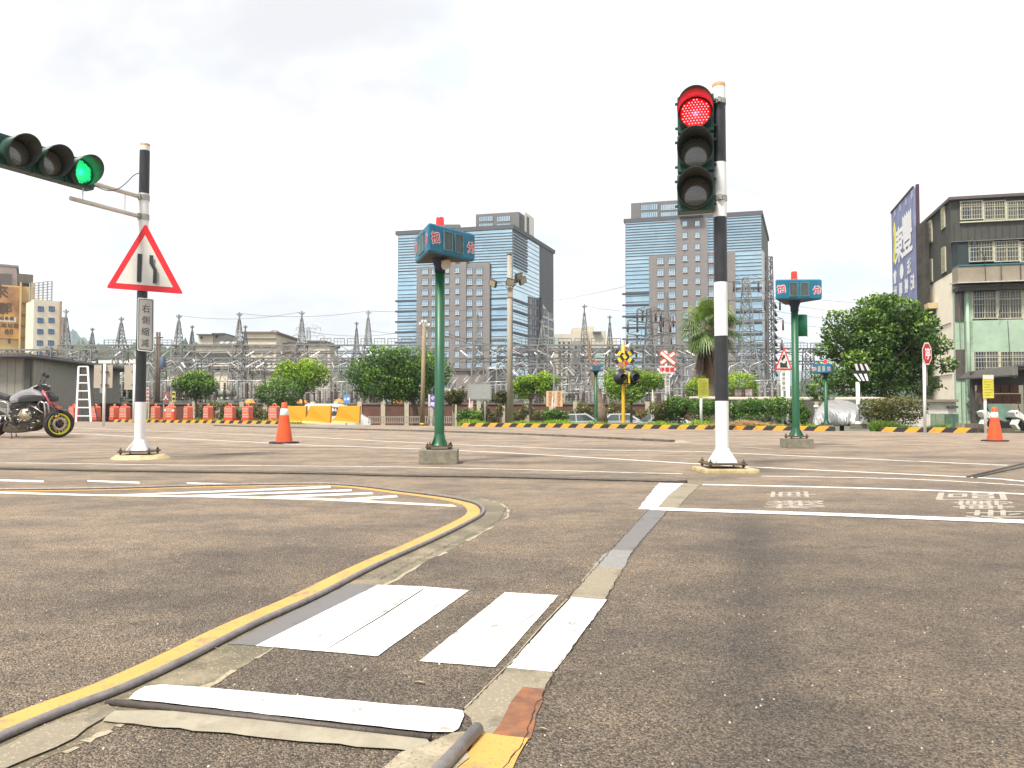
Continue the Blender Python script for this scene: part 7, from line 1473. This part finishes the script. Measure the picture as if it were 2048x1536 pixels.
part('instrument', BPL, [(76, 768), (84, 766), (88, 772), (88, 782), (78, 784), (72, 778)], .07, bev=.02); rod('grip', BPL, [(66, 776, -.38), (78, 772, -.33)], .018); part('painted_highlight', mat('tank_highlight', (.55, .53, .54), .3), [(58, 777), (66, 773), (75, 769), (74, 773), (66, 778)], .10, bev=.01)  # the pale patch is a highlight painted onto the tank
for i in range(46):
    a, b_ = random.uniform(24, 78), random.uniform(812, 856); o = -.16 - random.uniform(0, .05); L_ = random.uniform(3, 9); an = random.choice((0, .5, 1.57, -.6)) + random.uniform(-.15, .15); m_ = random.choice((BPL, ENG, ENGL, CHR, BPL, TYRE)); rod('engine_hose', m_, [(a, b_, o), (a + L_ * .5 * math.cos(an), b_ + L_ * .5 * math.sin(an) + 1, o - .02), (a + L_ * math.cos(an), b_ + L_ * math.sin(an), o)], random.uniform(.006, .018), n=6)
for i in range(7): part('cylinder_fin', ENG, [(58, 812 + i * 2.6), (75, 811 + i * 2.6), (76, 812.2 + i * 2.6), (58, 813.2 + i * 2.6)], .18, bev=0)
for i in range(14):
    a, b_ = random.uniform(-6, 22), random.uniform(818, 846); rod('frame_tube', random.choice((BPL, ENG, CHR)), [(a, b_, -.12), (a + random.uniform(-12, 12), b_ + random.uniform(2, 14), -.14)], random.uniform(.008, .02), n=6)
for o, sx in ((-.30, 0), (.32, -1)):
    rod('mirror_stem', BPL, [(79, 766, o), (82, 760, o - .02), (86, 753, o - .04)], .007); q = MB(); c = Bp(88, 748.5, o - .04); q.ball(c, .055, 0, 12, (.45, 1.3, 1.0) if sx == 0 else (.6, 1.4, .9)); mr = q.build('mirror', BPL, mb_)
    q = MB(); q.lathe([(0, .002), (.045, 0)], c + Vector((-.026, -.0, 0)), (-1, -.15, 0), n=14); q.build('mirror_glass', MIR, mr)
for o in (-.16, .16): rod('indicator', BPL, [(94, 785, o * .6), (101, 784, o * 1.4)], .014)
for o in (-.26, .26):
    rod('crash_bar', CHR, [(63, 812, o * .7), (74, 818, o), (86, 826, o)], .014); rod('crash_bar', CHR, [(77, 818, o * .7), (77, 806, o), (82, 803, o * 1.1), (88, 806, o * 1.1), (90, 820, o * 1.05), (90, 836, o)], .016)
rod('rear_guard', CHR, [(-8, 802, -.3), (10, 804, -.3), (16, 808, -.3), (17, 826, -.3), (13, 832, -.3), (-10, 832, -.3)], .015)
q = MB(); q.bar(Bp(60, 805, -.1), Bp(62, 816, -.14), .05, .02); q.build('bracket', ENGL, mb_)
dm = dup(mb_, (mb_.location.x - .52, d + .95, 0), .03, 'grey motorcycle with a yellow flash on its tail, the farther one partly hidden'); dm.rotation_euler = (0, 0, .03)
# ================================================================== CARS
CARW = mat('white_car_paint', (.70, .70, .68), .25, var=.03, coat=.6); CARG = mat('silver_car_paint', (.48, .50, .50), .25, metal=.3, var=.03, coat=.6); CGL = mat('car_glass', (.05, .06, .06), .06, var=.3, scale=2, spec=.8, coat=.5)
def car(name, label, cat, x, y, yaw, prof, cab, wid, paintm, wins, group=None, wr=.31, scale=1, z=GZ, wx=(-1.3, 1.3)):
    """prof: side outline of the body, cab: outline of the glass house, x forward"""
    t = thing(name, label, cat, (x, y, z), yaw, group); wm = wmat(t); W3 = lambda a, b_, c: wm @ Vector((a * scale, b_ * scale, c * scale)); ey = wm.to_3x3() @ Vector((0, wid * scale, 0))
    q = MB(); q.prism([W3(a, -wid / 2, c) for a, c in prof], ey); q.build('body', paintm, t, .05)
    if cab:
        q = MB(); n = len(cab); top = max(c for a, c in cab); vs = []
        for s in (-1, 1): vs += [W3(a, s * wid / 2 * (1 - .22 * (c - cab[0][1]) / (top - cab[0][1])), c) for a, c in cab]
        q.add(vs, [tuple(range(n)), tuple(range(2 * n - 1, n - 1, -1))] + [(i, (i + 1) % n, n + (i + 1) % n, n + i) for i in range(n)]); q.build('cabin', paintm, t, .04)
    for nm, pts in wins:
        for s in (-1, 1):
            if nm == 'side_window':
                f_ = lambda c: 1 - .22 * (c - (cab[0][1] if cab else 0)) / ((max(v for _, v in cab) - cab[0][1]) if cab else 9) if cab else 1
                q = MB(); q.prism([W3(a, s * (wid / 2 * f_(c) + .004), c) for a, c in pts], wm.to_3x3() @ Vector((0, s * .012, 0))); q.build('side_window', CGL, t)
        if nm == 'windscreen': (a0, c0), (a1, c1) = pts; q = MB(); w0, w1 = wid * .44, wid * .36; q.prism([W3(a0, -w0, c0), W3(a0, w0, c0), W3(a1, w1, c1), W3(a1, -w1, c1)], wm.to_3x3() @ Vector((.015 * (1 if a0 > a1 else -1), 0, .012))); q.build('windscreen', CGL, t)
    for a in wx:
        for s in (-1, 1): q = MB(); q.lathe([(0, -.1), (wr, -.1), (wr, .1), (0, .1)], W3(a, s * (wid / 2 - .1), wr / scale), wm.to_3x3() @ Vector((0, 1, 0)), n=18); wl = q.build('wheel', TYRE, t); q = MB(); q.lathe([(0, .115 * s), (wr * .6, .105 * s), (wr * .62, .1 * s)], W3(a, s * (wid / 2 - .1), wr / scale), wm.to_3x3() @ Vector((0, 1, 0)), n=14); q.build('rim', STEEL, wl)
    for a, s_ in ((prof[0][0], 1),):
        for s in (-1, 1): q = MB(); q.box(W3(max(p[0] for p in prof) - .06, s * wid * .36, .68), (.16, .32, .14), rz=yaw); q.build('headlight', mat('headlamp', (.75, .78, .8), .1, coat=.8), t)
    return t
sed = [(-2.1, .35), (2.1, .35), (2.15, .6), (1.95, .78), (1.05, .92), (-1.5, .95), (-2.1, .9), (-2.15, .6)]; cabs = [(1.15, .88), (.45, 1.40), (-.95, 1.43), (-1.75, .92)]
for px, dd, yw, pm, lab in ((1142, 50, .12, CARG, 'silver car roof showing behind the grass left of the farthest green post'), (1228, 52, .1, CARG, 'pale car roof showing behind the grass left of the yellow crossing signal'), (1318, 49, .15, CARW, 'white car showing behind the grass left of the crossbuck post')):
    car('parked_car', lab, 'car', P(px, 800, dd).x, dd, yw + math.pi, sed, cabs, 1.7, pm, [('side_window', [(.85, .95), (.38, 1.34), (-.15, 1.36), (-.15, .95)]), ('side_window', [(-.22, .95), (-.22, 1.36), (-.88, 1.35), (-1.4, .98)]), ('windscreen', [(1.12, .93), (.48, 1.38)]), ('windscreen', [(-1.72, .97), (-1.0, 1.40)])], 'cars parked on the street behind the verge')
vd = 58; vw = 122 * vd / F; vx = P(677, 800, vd).x
vp = [(-2.3, .3), (2.35, .3), (2.42, .6), (2.3, .85), (1.9, 1.05), (1.15, 1.62), (.3, 1.88), (-1.9, 1.92), (-2.22, 1.75), (-2.32, 1.0)]
van = car('white_van', 'white van with dark windows parked behind the yellow water barriers', 'van', vx, vd, 0, vp, None, 1.75, CARW, [], wx=(-1.5, 1.5), scale=1.13); wm = wmat(van) @ Matrix.Scale(1.13, 4)
for pts in ([(1.0, 1.1), (1.6, 1.1), (1.05, 1.55), (.55, 1.62), (.45, 1.1)], [(.3, 1.1), (.3, 1.66), (-.55, 1.68), (-.55, 1.1)], [(-.72, 1.1), (-.72, 1.68), (-1.75, 1.68), (-2.0, 1.1)]): q = MB(); q.prism([wm @ Vector((a, -.88, c)) for a, c in pts], (0, -.015, 0)); q.build('side_window', CGL, van)
q = MB(); write(q, '4.6', wm @ Vector((-.2, -.905, 1.5)), (1, 0, 0), (0, 0, 1), .26, (.26, 0, 0), bold=.01); q.build('lettering', LETW, van, fixn=False)
q = MB(); q.box(wm @ Vector((1.45, -.92, 1.12)), (.12, .1, .16)); q.build('mirror', BPL, van)
# covered car
SILV = bpy.data.materials.new('silver_cover'); SILV.use_nodes = True
def sm():
    t = SILV.node_tree; b = t.nodes['Principled BSDF']; L = t.links.new; co = t.nodes.new('ShaderNodeTexCoord').outputs['Object']; mp = t.nodes.new('ShaderNodeMapping'); mp.inputs['Rotation'].default_value = (0, .5, 0); mp.inputs['Scale'].default_value = (3.2, .8, 1.1); L(co, mp.inputs[0])
    n = t.nodes.new('ShaderNodeTexNoise'); n.inputs['Scale'].default_value = 2.4; n.inputs['Detail'].default_value = 6; n.inputs['Distortion'].default_value = 1.2; L(mp.outputs[0], n.inputs['Vector']); bp = t.nodes.new('ShaderNodeBump'); bp.inputs['Strength'].default_value = 1; bp.inputs['Distance'].default_value = .12; L(n.outputs[0], bp.inputs['Height']); L(bp.outputs[0], b.inputs['Normal'])
    b.inputs['Base Color'].default_value = (.56, .55, .55, 1); b.inputs['Metallic'].default_value = .55; b.inputs['Roughness'].default_value = .42
sm()
d = 25.9; cx = P(1677, 800, d).x; t = thing('covered_car', 'car under a crumpled silver cover behind the small green post', 'car', (cx, d, 0)); wd_ = 104 * d / F; ztop = P(1680, 798, d + 2.6).z
st = [(0, .34, .84), (.06, .50, .92), (.35, .66, .98), (1.0, .74, 1.0), (1.5, .86, .96), (2.1, .985, .86), (2.7, 1, .82), (3.5, .97, .84), (4.2, .75, .9), (4.4, .4, .85)]; V = []; n = 40
for i, (s, h, w_) in enumerate(st):
    for j in range(n + 1):
        a = math.pi * j / n; cc_, ss_ = math.cos(a), math.sin(a); e = .52; x = (abs(cc_) ** e) * (1 if cc_ > 0 else -1) * wd_ / 2 * w_; z = .06 + (abs(ss_) ** .62) * (ztop * h - .06); fl = 1 + .07 * (1 - ss_) ** 2; fold = .022 * math.sin(j * 1.9 + i * .8) * (1 - .6 * ss_)
        V.append((cx + x * fl + fold + cx / d * s, d + s * 1.0 + fold + (.06 * math.sin(j * 1.3) if i < 2 else 0), max(.03, z + (.05 * math.sin(j * .9) if ss_ < .15 else 0))))
qs = [(i * (n + 1) + j, i * (n + 1) + j + 1, (i + 1) * (n + 1) + j + 1, (i + 1) * (n + 1) + j) for i in range(len(st) - 1) for j in range(n)]; q = MB(); q.add(V, qs, 0, True)
fr0 = [V[j] for j in range(n + 1)]; hem = [(p[0] * .995 + cx * .005, p[1] + .02, max(.05, .12 + .07 * math.sin(i * .7))) for i, p in enumerate(fr0)]; mid_ = [(cx + (p[0] - cx) * .96, p[1] - .05 - .03 * math.sin(i * 1.7), max(.10, p[2] * .55 + .02 * math.sin(i))) for i, p in enumerate(fr0)]
q.add(fr0 + mid_, [(i, i + 1, n + 2 + i, n + 1 + i) for i in range(n)], 0, True); hm = [(cx + (p[0] - cx) * .9, p[1] + .0, .13 + .03 * math.sin(i * .9)) for i, p in enumerate(fr0)]; q.add(mid_ + hm, [(i, i + 1, n + 2 + i, n + 1 + i) for i in range(n)], 0, True)
cv = q.build('cover', SILV, t); sb = cv.modifiers.new('s', 'SUBSURF'); sb.levels = sb.render_levels = 1
q = MB(); q.box((cx + cx / d * 2.2, d + 2.2, .22), (wd_ * .72, 3.6, .28), rz=-math.atan(cx / d)); q.build('shadow_body', BPL, t)  # black box put in for the dark shade beneath the covered car
for s in (-1, 1):
    q = MB(); q.lathe([(0, -.1), (.3, -.1), (.3, .1), (0, .1)], (cx + cx / d * .8 + s * wd_ * .36, d + .8, .3), (1, 0, 0), n=16); q.build('wheel', TYRE, t); q = MB(); q.ball((cx + cx / d * 1.55 + s * wd_ * .455, d + 1.55, ztop * .72), .10, 0, 10, (1.2, .8, .8)); q.build('mirror_bump', SILV, t)
# scooters under the carport
d = 22.8; sc = thing('scooter', 'white and black scooter parked under the carport at the right edge', 'scooter', (P(2045, 800, d).x, d, 0)); Sp = lambda a, b_, o=0: P(a, b_, d + o)
def wh(c, r): q = MB(); q.lathe([(r * .6, -.05), (r, -.04), (r, .04), (r * .6, .05)], c, (.1, 1, 0), n=20); w_ = q.build('wheel', TYRE, sc); q = MB(); q.lathe([(0, .03), (r * .6, .04), (r * .6, -.04), (0, -.03)], c, (.1, 1, 0), n=14); q.build('rim', ENG, w_)
def sp2(nm, m, pts, h, bev=.02): q = MB(); q.prism([Sp(a, b_, -h) for a, b_ in pts], (0, 2 * h, 0)); return q.build(nm, m, sc, bev)
c = Sp(2048, 855); c.z = .2; wh(c, .2); c = Sp(2122, 855); c.z = .2; wh(c, .2)
sp2('front_shield', CARW, [(2028, 824), (2036, 820), (2046, 828), (2056, 834), (2060, 850), (2052, 846), (2044, 838), (2032, 834)], .16); sp2('leg_shield', CARW, [(2034, 838), (2042, 838), (2036, 850), (2042, 860), (2036, 858), (2029, 849)], .12); sp2('body', BPL, [(2054, 836), (2080, 846), (2130, 836), (2140, 850), (2100, 858), (2060, 858)], .16); sp2('seat', BPL, [(2085, 836), (2130, 828), (2140, 836), (2090, 842)], .13); q = MB(); q.tube([Sp(2040, 822, -.25), Sp(2036, 812, -.2), Sp(2036, 812, .2), Sp(2040, 822, .25)], .013, 8); q.build('handlebar', BPL, sc); q = MB(); q.ball(Sp(2031, 826, -.1), .07, 0, 10); q.build('headlight', CGL, sc)
for o in (-.25, .25): q = MB(); q.tube([Sp(2038, 816, o), Sp(2036, 808, o)], .007, 6); q.ball(Sp(2036, 806, o), .04, 0, 8, (.5, 1.4, 1)); q.build('mirror', BPL, sc)
s2 = dup(sc, (sc.location.x - .33, d + 1.0, 0), 0, 'second scooter mostly hidden by the carport post'); s2['label'] = 'white scooter peeking out left of the carport post'
# ================================================================== POLES AND SMALL THINGS
LPC = mat('lamp_pole_concrete', (.36, .31, .24), .9, var=.15, scale=3, bump=.3, dirt=.5, dirtcol=(.2, .17, .13), stretch=(1, 1, .3))
d = 31.5; c = P(1020.5, 845, d); t = thing('floodlight_pole', 'tapered concrete pole with four square floodlights in front of the left tower', 'lamp pole', (c.x, d, gat((c.x, d))))
q = MB(); tp = P(1018.5, 510, d); q.tube([(c.x, d, gat((c.x, d)) - .1), tp], [.145, .085], 16); q.build('pole', LPC, t); q = MB(); q.lathe([(.10, 0), (.11, .03), (.11, .07), (0, .08)], tp, n=14); q.build('pole_cap', CONCD, t)
ALB = mat('floodlight_body', (.06, .055, .05), .6, var=.2); FG = mat('floodlight_glass', (.40, .36, .24), .2, var=.3, scale=20, coat=.5)
hub = P(1019.5, 585, d - .1); q = MB(); q.box(P(1020, 588, d), (.24, .24, .3)); q.build('bracket_collar', LPC, t)
for e in ((1003, 565), (1036, 562)):
    for s_ in ((1019, 565), (1019.5, 582)): q = MB(); q.tube([P(*s_, d - .12), P(*e, d - .15)], .022, 6); q.build('lamp_bracket', LPC, t)
for px, py, yw, tl in ((986, 566, -.5, .5), (1021, 564, .1, .25), (1045, 561, .6, -.55), (1037, 553, .7, -.3)):
    c = P(px, py, d - .25); m = Matrix.Rotation(yw, 3, 'Z') @ Matrix.Rotation(tl, 3, 'Y') @ Matrix.Rotation(R(25), 3, 'X'); q = MB(); q.box(c, (.36, .12, .30), rot=m); fl = q.build('floodlight', ALB, t, .01); q = MB(); q.box(c + m @ Vector((0, -.062, 0)), (.30, .01, .24), rot=m); q.build('lamp_glass', FG, fl)
    q = MB(); q.bar(c, P(1003 if px < 1000 else 1030, 566, d - .12), .03); q.build('lamp_bracket', ALB, t)
d = 36; c = P(844, 846, d); t = thing('utility_pole', 'slim wooden utility pole with small white insulators and a striped foot', 'pole', (c.x, d, gat((c.x, d))))
WDM = mat('weathered_wood', (.28, .21, .13), .9, var=.2, scale=5, bump=.4, dirt=.4, stretch=(1, 1, .2)); z0 = gat((c.x, d)); tp = P(848.5, 646, d)
q = MB(); q.tube([(c.x, d, z0), tp], [.12, .085], 12); q.build('pole', WDM, t); q = MB(); q.bar(P(840, 652, d), P(858, 654, d), .06); q.build('cross_arm', WDM, t)
for px, py in ((840, 649), (845, 644), (851, 644), (858, 651)): q = MB(); q.lathe([(.02, 0), (.07, .02), (.04, .08), (.06, .12), (0, .16)], P(px, py + 2, d), n=10); q.build('insulator', LETW, t)
q = MB()
for i in range(4): z = z0 + .06 + i * .14; q.lathe([(.123, z), (.123, z + .07)], (c.x + .003 * i, d, .04), (.0, .12, 1), n=14)
q.build('stripe_band', YB, t); q = MB(); z = z0; q.lathe([(.1215, z), (.1215, z + .58)], (c.x, d, 0), n=14); q.build('stripe_ground', LETB, t)
for px, top, lab in ((312, 664, 'thin brown utility pole right of the grey text plate'), (317, 664, 'second thin brown utility pole carrying a small transformer can')):
    d = 62 + (px - 312) * .3; c = P(px, 800, d); t = thing('utility_pole', lab, 'pole', (c.x, d, GZ)); q = MB(); q.tube([(c.x, d, GZ), (c.x, d, P(px, top, d).z)], [.16, .09], 8); q.build('pole', mat('dark_wood', (.12, .09, .07), .9, var=.3, scale=3), t)
    if px > 313: q = MB(); q.lathe([(.25, 0), (.25, .9), (0, .95)], P(325, 735, d - .3), n=12); q.build('transformer_can', mat('can_blue', (.05, .075, .11), .6), t)
    for y_ in (676, 690): q = MB(); q.bar(P(px - 4, y_, d), P(px + 9, y_ - 1, d), .1); q.build('cross_arm', MATS['dark_wood'], t)
# pipe rail
PIP = mat('pale_pipe', (.46, .41, .33), .7, var=.15, scale=4, bump=.2, dirt=.5, dirtcol=(.25, .21, .15)); a, b_ = P(1379, 797, 31.0), P(1770, 799, 27.2); t = thing('pale_pipe_rail', 'long pale horizontal pipe resting on low supports behind the shrubs', 'pipe rail', ((a.x + b_.x) / 2, 29, 0))
q = MB(); pts = [a + (b_ - a) * i / 12 + Vector((0, 0, .012 * math.sin(i * 1.3))) for i in range(13)]; q.tube(pts, .082, 12); q.build('pipe', PIP, t)
for f_ in (.02, .17, .30, .46, .60, .80, .97): p = a + (b_ - a) * f_; z = gat(p) - .05; q = MB(); q.box((p.x, p.y + .02, (z + p.z - .08) / 2), (.12 if f_ != .30 else .3, .12, p.z - .08 - z)); q.build('support', CONCB if f_ != .3 else mat('grey_pier', (.30, .30, .30), .9, var=.15, scale=3, dirt=.4), t)
f = Face(1540, 30.5, None); q = MB(); f.box(q, 1440, 803, 1625, 850, .2, 0, zz=(f.z(1540, 804), -.5)); tag(q.build('low_concrete_wall', mat('grey_stained_wall', (.13, .13, .12), .95, var=.3, scale=1.2, dirt=.6, dirtcol=(.06, .07, .04))), 'stained grey concrete wall under the pale pipe', 'wall')
# dried straw heap
V = []; c = kerb_at(1490, .1); n = 700
for i in range(n): a_ = random.uniform(0, 6.28); r_ = random.gauss(0, .33); x = c.x + r_ * 1.6; y = c.y + random.gauss(0, .15); z = .16 + max(0, .16 * (1 - abs(r_) / .7)) * random.random(); l = random.uniform(.06, .2); e = Vector((math.cos(a_) * l, math.sin(a_) * l, random.gauss(0, .02))); V += [(x, y, z), (x + .006, y, z + .01), tuple(Vector((x, y, z)) + e + Vector((.006, 0, .01))), tuple(Vector((x, y, z)) + e)]
o = sheet('straw', V, np.arange(4 * n).reshape(-1, 4), mat('dry_straw', (.36, .22, .10), .9, var=.3, scale=20)); tag(o, 'heap of dry brown grass clippings lying on the striped kerb', kind='stuff')
# flags
def flag(px, top, bot, col, label, d=36, w_=9):
    c = P(px, bot, d); g0 = gat((c.x, d)); t = thing('small_flag', label, 'flag', (c.x, d, g0)); q = MB(); q.tube([(c.x - .05, d, g0), P(px + 2, top - 3, d)], .012, 6); q.build('flag_pole', LETW, t)
    V = []; n = 8
    for i in range(n + 1): f_ = i / n; w0 = .5 + .5 * f_; p = P(px + 2 - 3 * f_, top + (bot - top) * f_, d); e = P(px + 2 + w_ * w0 * (1 - .3 * f_), top + 3 + (bot - top) * f_, d + .05 * math.sin(i)); V += [p, e]
    q = MB(); q.add(V, [(2 * i, 2 * i + 1, 2 * i + 3, 2 * i + 2) for i in range(n)], 0, True); q.build('flag_cloth', mat('cloth_' + col[0], col[1], .8, var=.25, scale=6, dirt=.3, dirtcol=(.8, .5, .4)), t, fixn=False)
PNK = ('pink', (.70, .33, .32)); flag(937, 800, 821, PNK, 'small pink advertising flag left of the grey board back'); flag(1103, 798, 820, PNK, 'small pink flag hanging in front of the orange poster pair', 35.5, 7); flag(1303, 782, 830, ('cream', (.66, .62, .38)), 'pale yellow drooping flag left of the crossbuck post', 33, 6)
# signs further back
def board(name, label, cat, l, tp, r, b_, d, m, posts=(), pb=None, txt=None, tm=None, vert=False, frame=None, group=None):
    z0 = gat((P((l + r) / 2, 800, d).x, d)); a = P((l + r) / 2, (tp + b_) / 2, d); t = thing(name, label, cat, (a.x, d, z0), 0, group); ww = (r - l) * d / F; hh = (b_ - tp) * d / F
    q = MB(); q.box(a, (ww, .05, hh)); q.build('board', m, t)
    for px in posts: x = P(px, 800, d).x; q = MB(); q.tube([(x, d + .06, z0), (x, d + .06, P(px, tp, d).z)], .04, 8); q.build('post', pb or STEEL, t)
    if frame: q = MB(); q.box(a + Vector((0, .01, 0)), (ww + .1, .04, hh + .1)); q.build('border', frame, t)
    if txt:
        q = MB(); n = len(txt); s = min(ww * .8, hh / n * .85) if vert else min(hh * .7, ww / n * .85); write(q, txt, a + Vector((0, -.03, 0)), (1, 0, 0), (0, 0, 1), s, (0, 0, -hh / n * .95) if vert else None, bold=.01); q.build('lettering', tm or LETB, t, fixn=False)
    return t
board('road_sign_back', 'grey back of a wide road sign on two posts left of the lamp pole', 'sign', 937, 770, 981, 798, 39, mat('sign_back_grey', (.33, .33, .31), .6, metal=.2, var=.1, scale=8), (945, 970), frame=STEEL)
ORP = mat('orange_poster', (.72, .45, .24), .7, var=.15, scale=6); ORT = mat('poster_brown', (.40, .22, .12), .7)
for l, lab in ((1092.5, 'left orange poster board on the street lamp, facing the lot'), (1110, 'right orange poster board on the street lamp, facing the lot')):
    t = board('poster_board', lab, 'sign', l, 782, l + 15, 813, 37, ORP, (l + 14 if l < 1100 else l,), txt='福德宮會', tm=ORT, vert=True)
q = MB(); c = P(1107, 845, 38); g0 = gat((c.x, 38)); q.tube([(c.x, 38, g0), P(1108, 760, 38), P(1107, 735, 38), P(1100, 722, 38)], .05, 8); tag(q.build('street_lamp_post', STEEL), 'thin curved street lamp post between the two orange posters', 'lamp post')
board('shop_sign', 'purple and white shop sign half hidden by the near green post', 'sign', 861, 789, 871, 815, 39, mat('purple_sign', (.16, .05, .42), .5, emit=.0), (866,), txt='小吃', tm=LETW, vert=True); board('shop_sign', 'white light box beside the purple shop sign', 'sign', 856.5, 789, 860.5, 813, 39.2, SIGW, (858,))
board('information_sign', 'small blue information sign above the white van', 'sign', 687, 790, 700, 806, 56, mat('sign_blue', (.10, .30, .60), .5, var=.15, scale=4), (693,), txt='公車', tm=LETW)
board('banner', 'white banner with red vertical letters right of the left signal pole', 'sign', 293, 775, 298, 806, 56, SIGW, (294,), txt='停車出租', tm=LETR, vert=True); board('banner', 'brown banner with white figure behind the plastic barriers', 'sign', 326, 784, 338, 806, 56, mat('banner_brown', (.25, .10, .09), .7, var=.3, scale=3), (327, 337), txt='人', tm=LETW); board('banner', 'narrow yellow banner beside the brown one', 'sign', 344, 783, 351, 803, 56, mat('banner_yellow', (.62, .52, .12), .7), (347,), txt='特價', tm=LETB, vert=True)
for l, m, lab in ((1469, mat('poster_yellow_white', (.62, .42, .30), .7), 'left brown framed poster box above the pale pipe'), (1490, mat('poster_pink', (.62, .42, .42), .7), 'right brown framed poster box above the pale pipe')): board('poster_box', lab, 'sign', l, 779, l + 14, 797, 33, m, (l + 7,), frame=mat('poster_frame', (.20, .13, .11), .8), txt='告示', tm=LETW)
for px, lab in ((500, 'orange tarpaulin heap behind the wall left of the dark round bush'), (604, 'orange tarpaulin heap under the bright tree'), (678, 'orange tarpaulin heap above the white van'), (795, 'orange tarpaulin heap left of the striped wooden pole foot')):
    c = P(px, 806, 60); t0 = thing('tarpaulin_heap', lab, 'tarpaulin', (c.x, 60, GZ)); q = MB(); vs = []; n = 12
    for r_, z in ((1.0, -.9), (.8, .0), (.45, .32), (.1, .42)): vs += [(c.x + .62 * r_ * math.cos(2 * math.pi * i / n) * random.uniform(.85, 1.1), 60 + .5 * r_ * math.sin(2 * math.pi * i / n), c.z + z * .8) for i in range(n)]
    q.add(vs, [(i * n + j, i * n + (j + 1) % n, (i + 1) * n + (j + 1) % n, (i + 1) * n + j) for i in range(3) for j in range(n)], 0, False); q.build('tarpaulin', mat('orange_tarp', (.66, .26, .05), .7, var=.3, scale=6), t0)
    q = MB(); q.box((c.x, 60, (GZ + c.z - .7) / 2), (.8, .7, c.z - .7 - GZ)); q.build('stand', GALD, t0)
for l, r, lab in ((0, 20, 'dark cable tray'),): pass
# haze
hz = MB(); hz.box((0, 1500, 90), (9000, 5000, 300)); H_ = hz.build('haze', bpy.data.materials.new('haze_air')); H_['kind'] = 'stuff'; hm_ = H_.data.materials[0]; hm_.use_nodes = True; ht = hm_.node_tree; ht.nodes.clear(); ho = ht.nodes.new('ShaderNodeOutputMaterial'); pv = ht.nodes.new('ShaderNodeVolumePrincipled'); pv.inputs['Density'].default_value = .00028; pv.inputs['Color'].default_value = (.80, .88, .96, 1); ht.links.new(pv.outputs[0], ho.inputs['Volume'])
H_['label'] = 'thin pale air haze over the whole place'
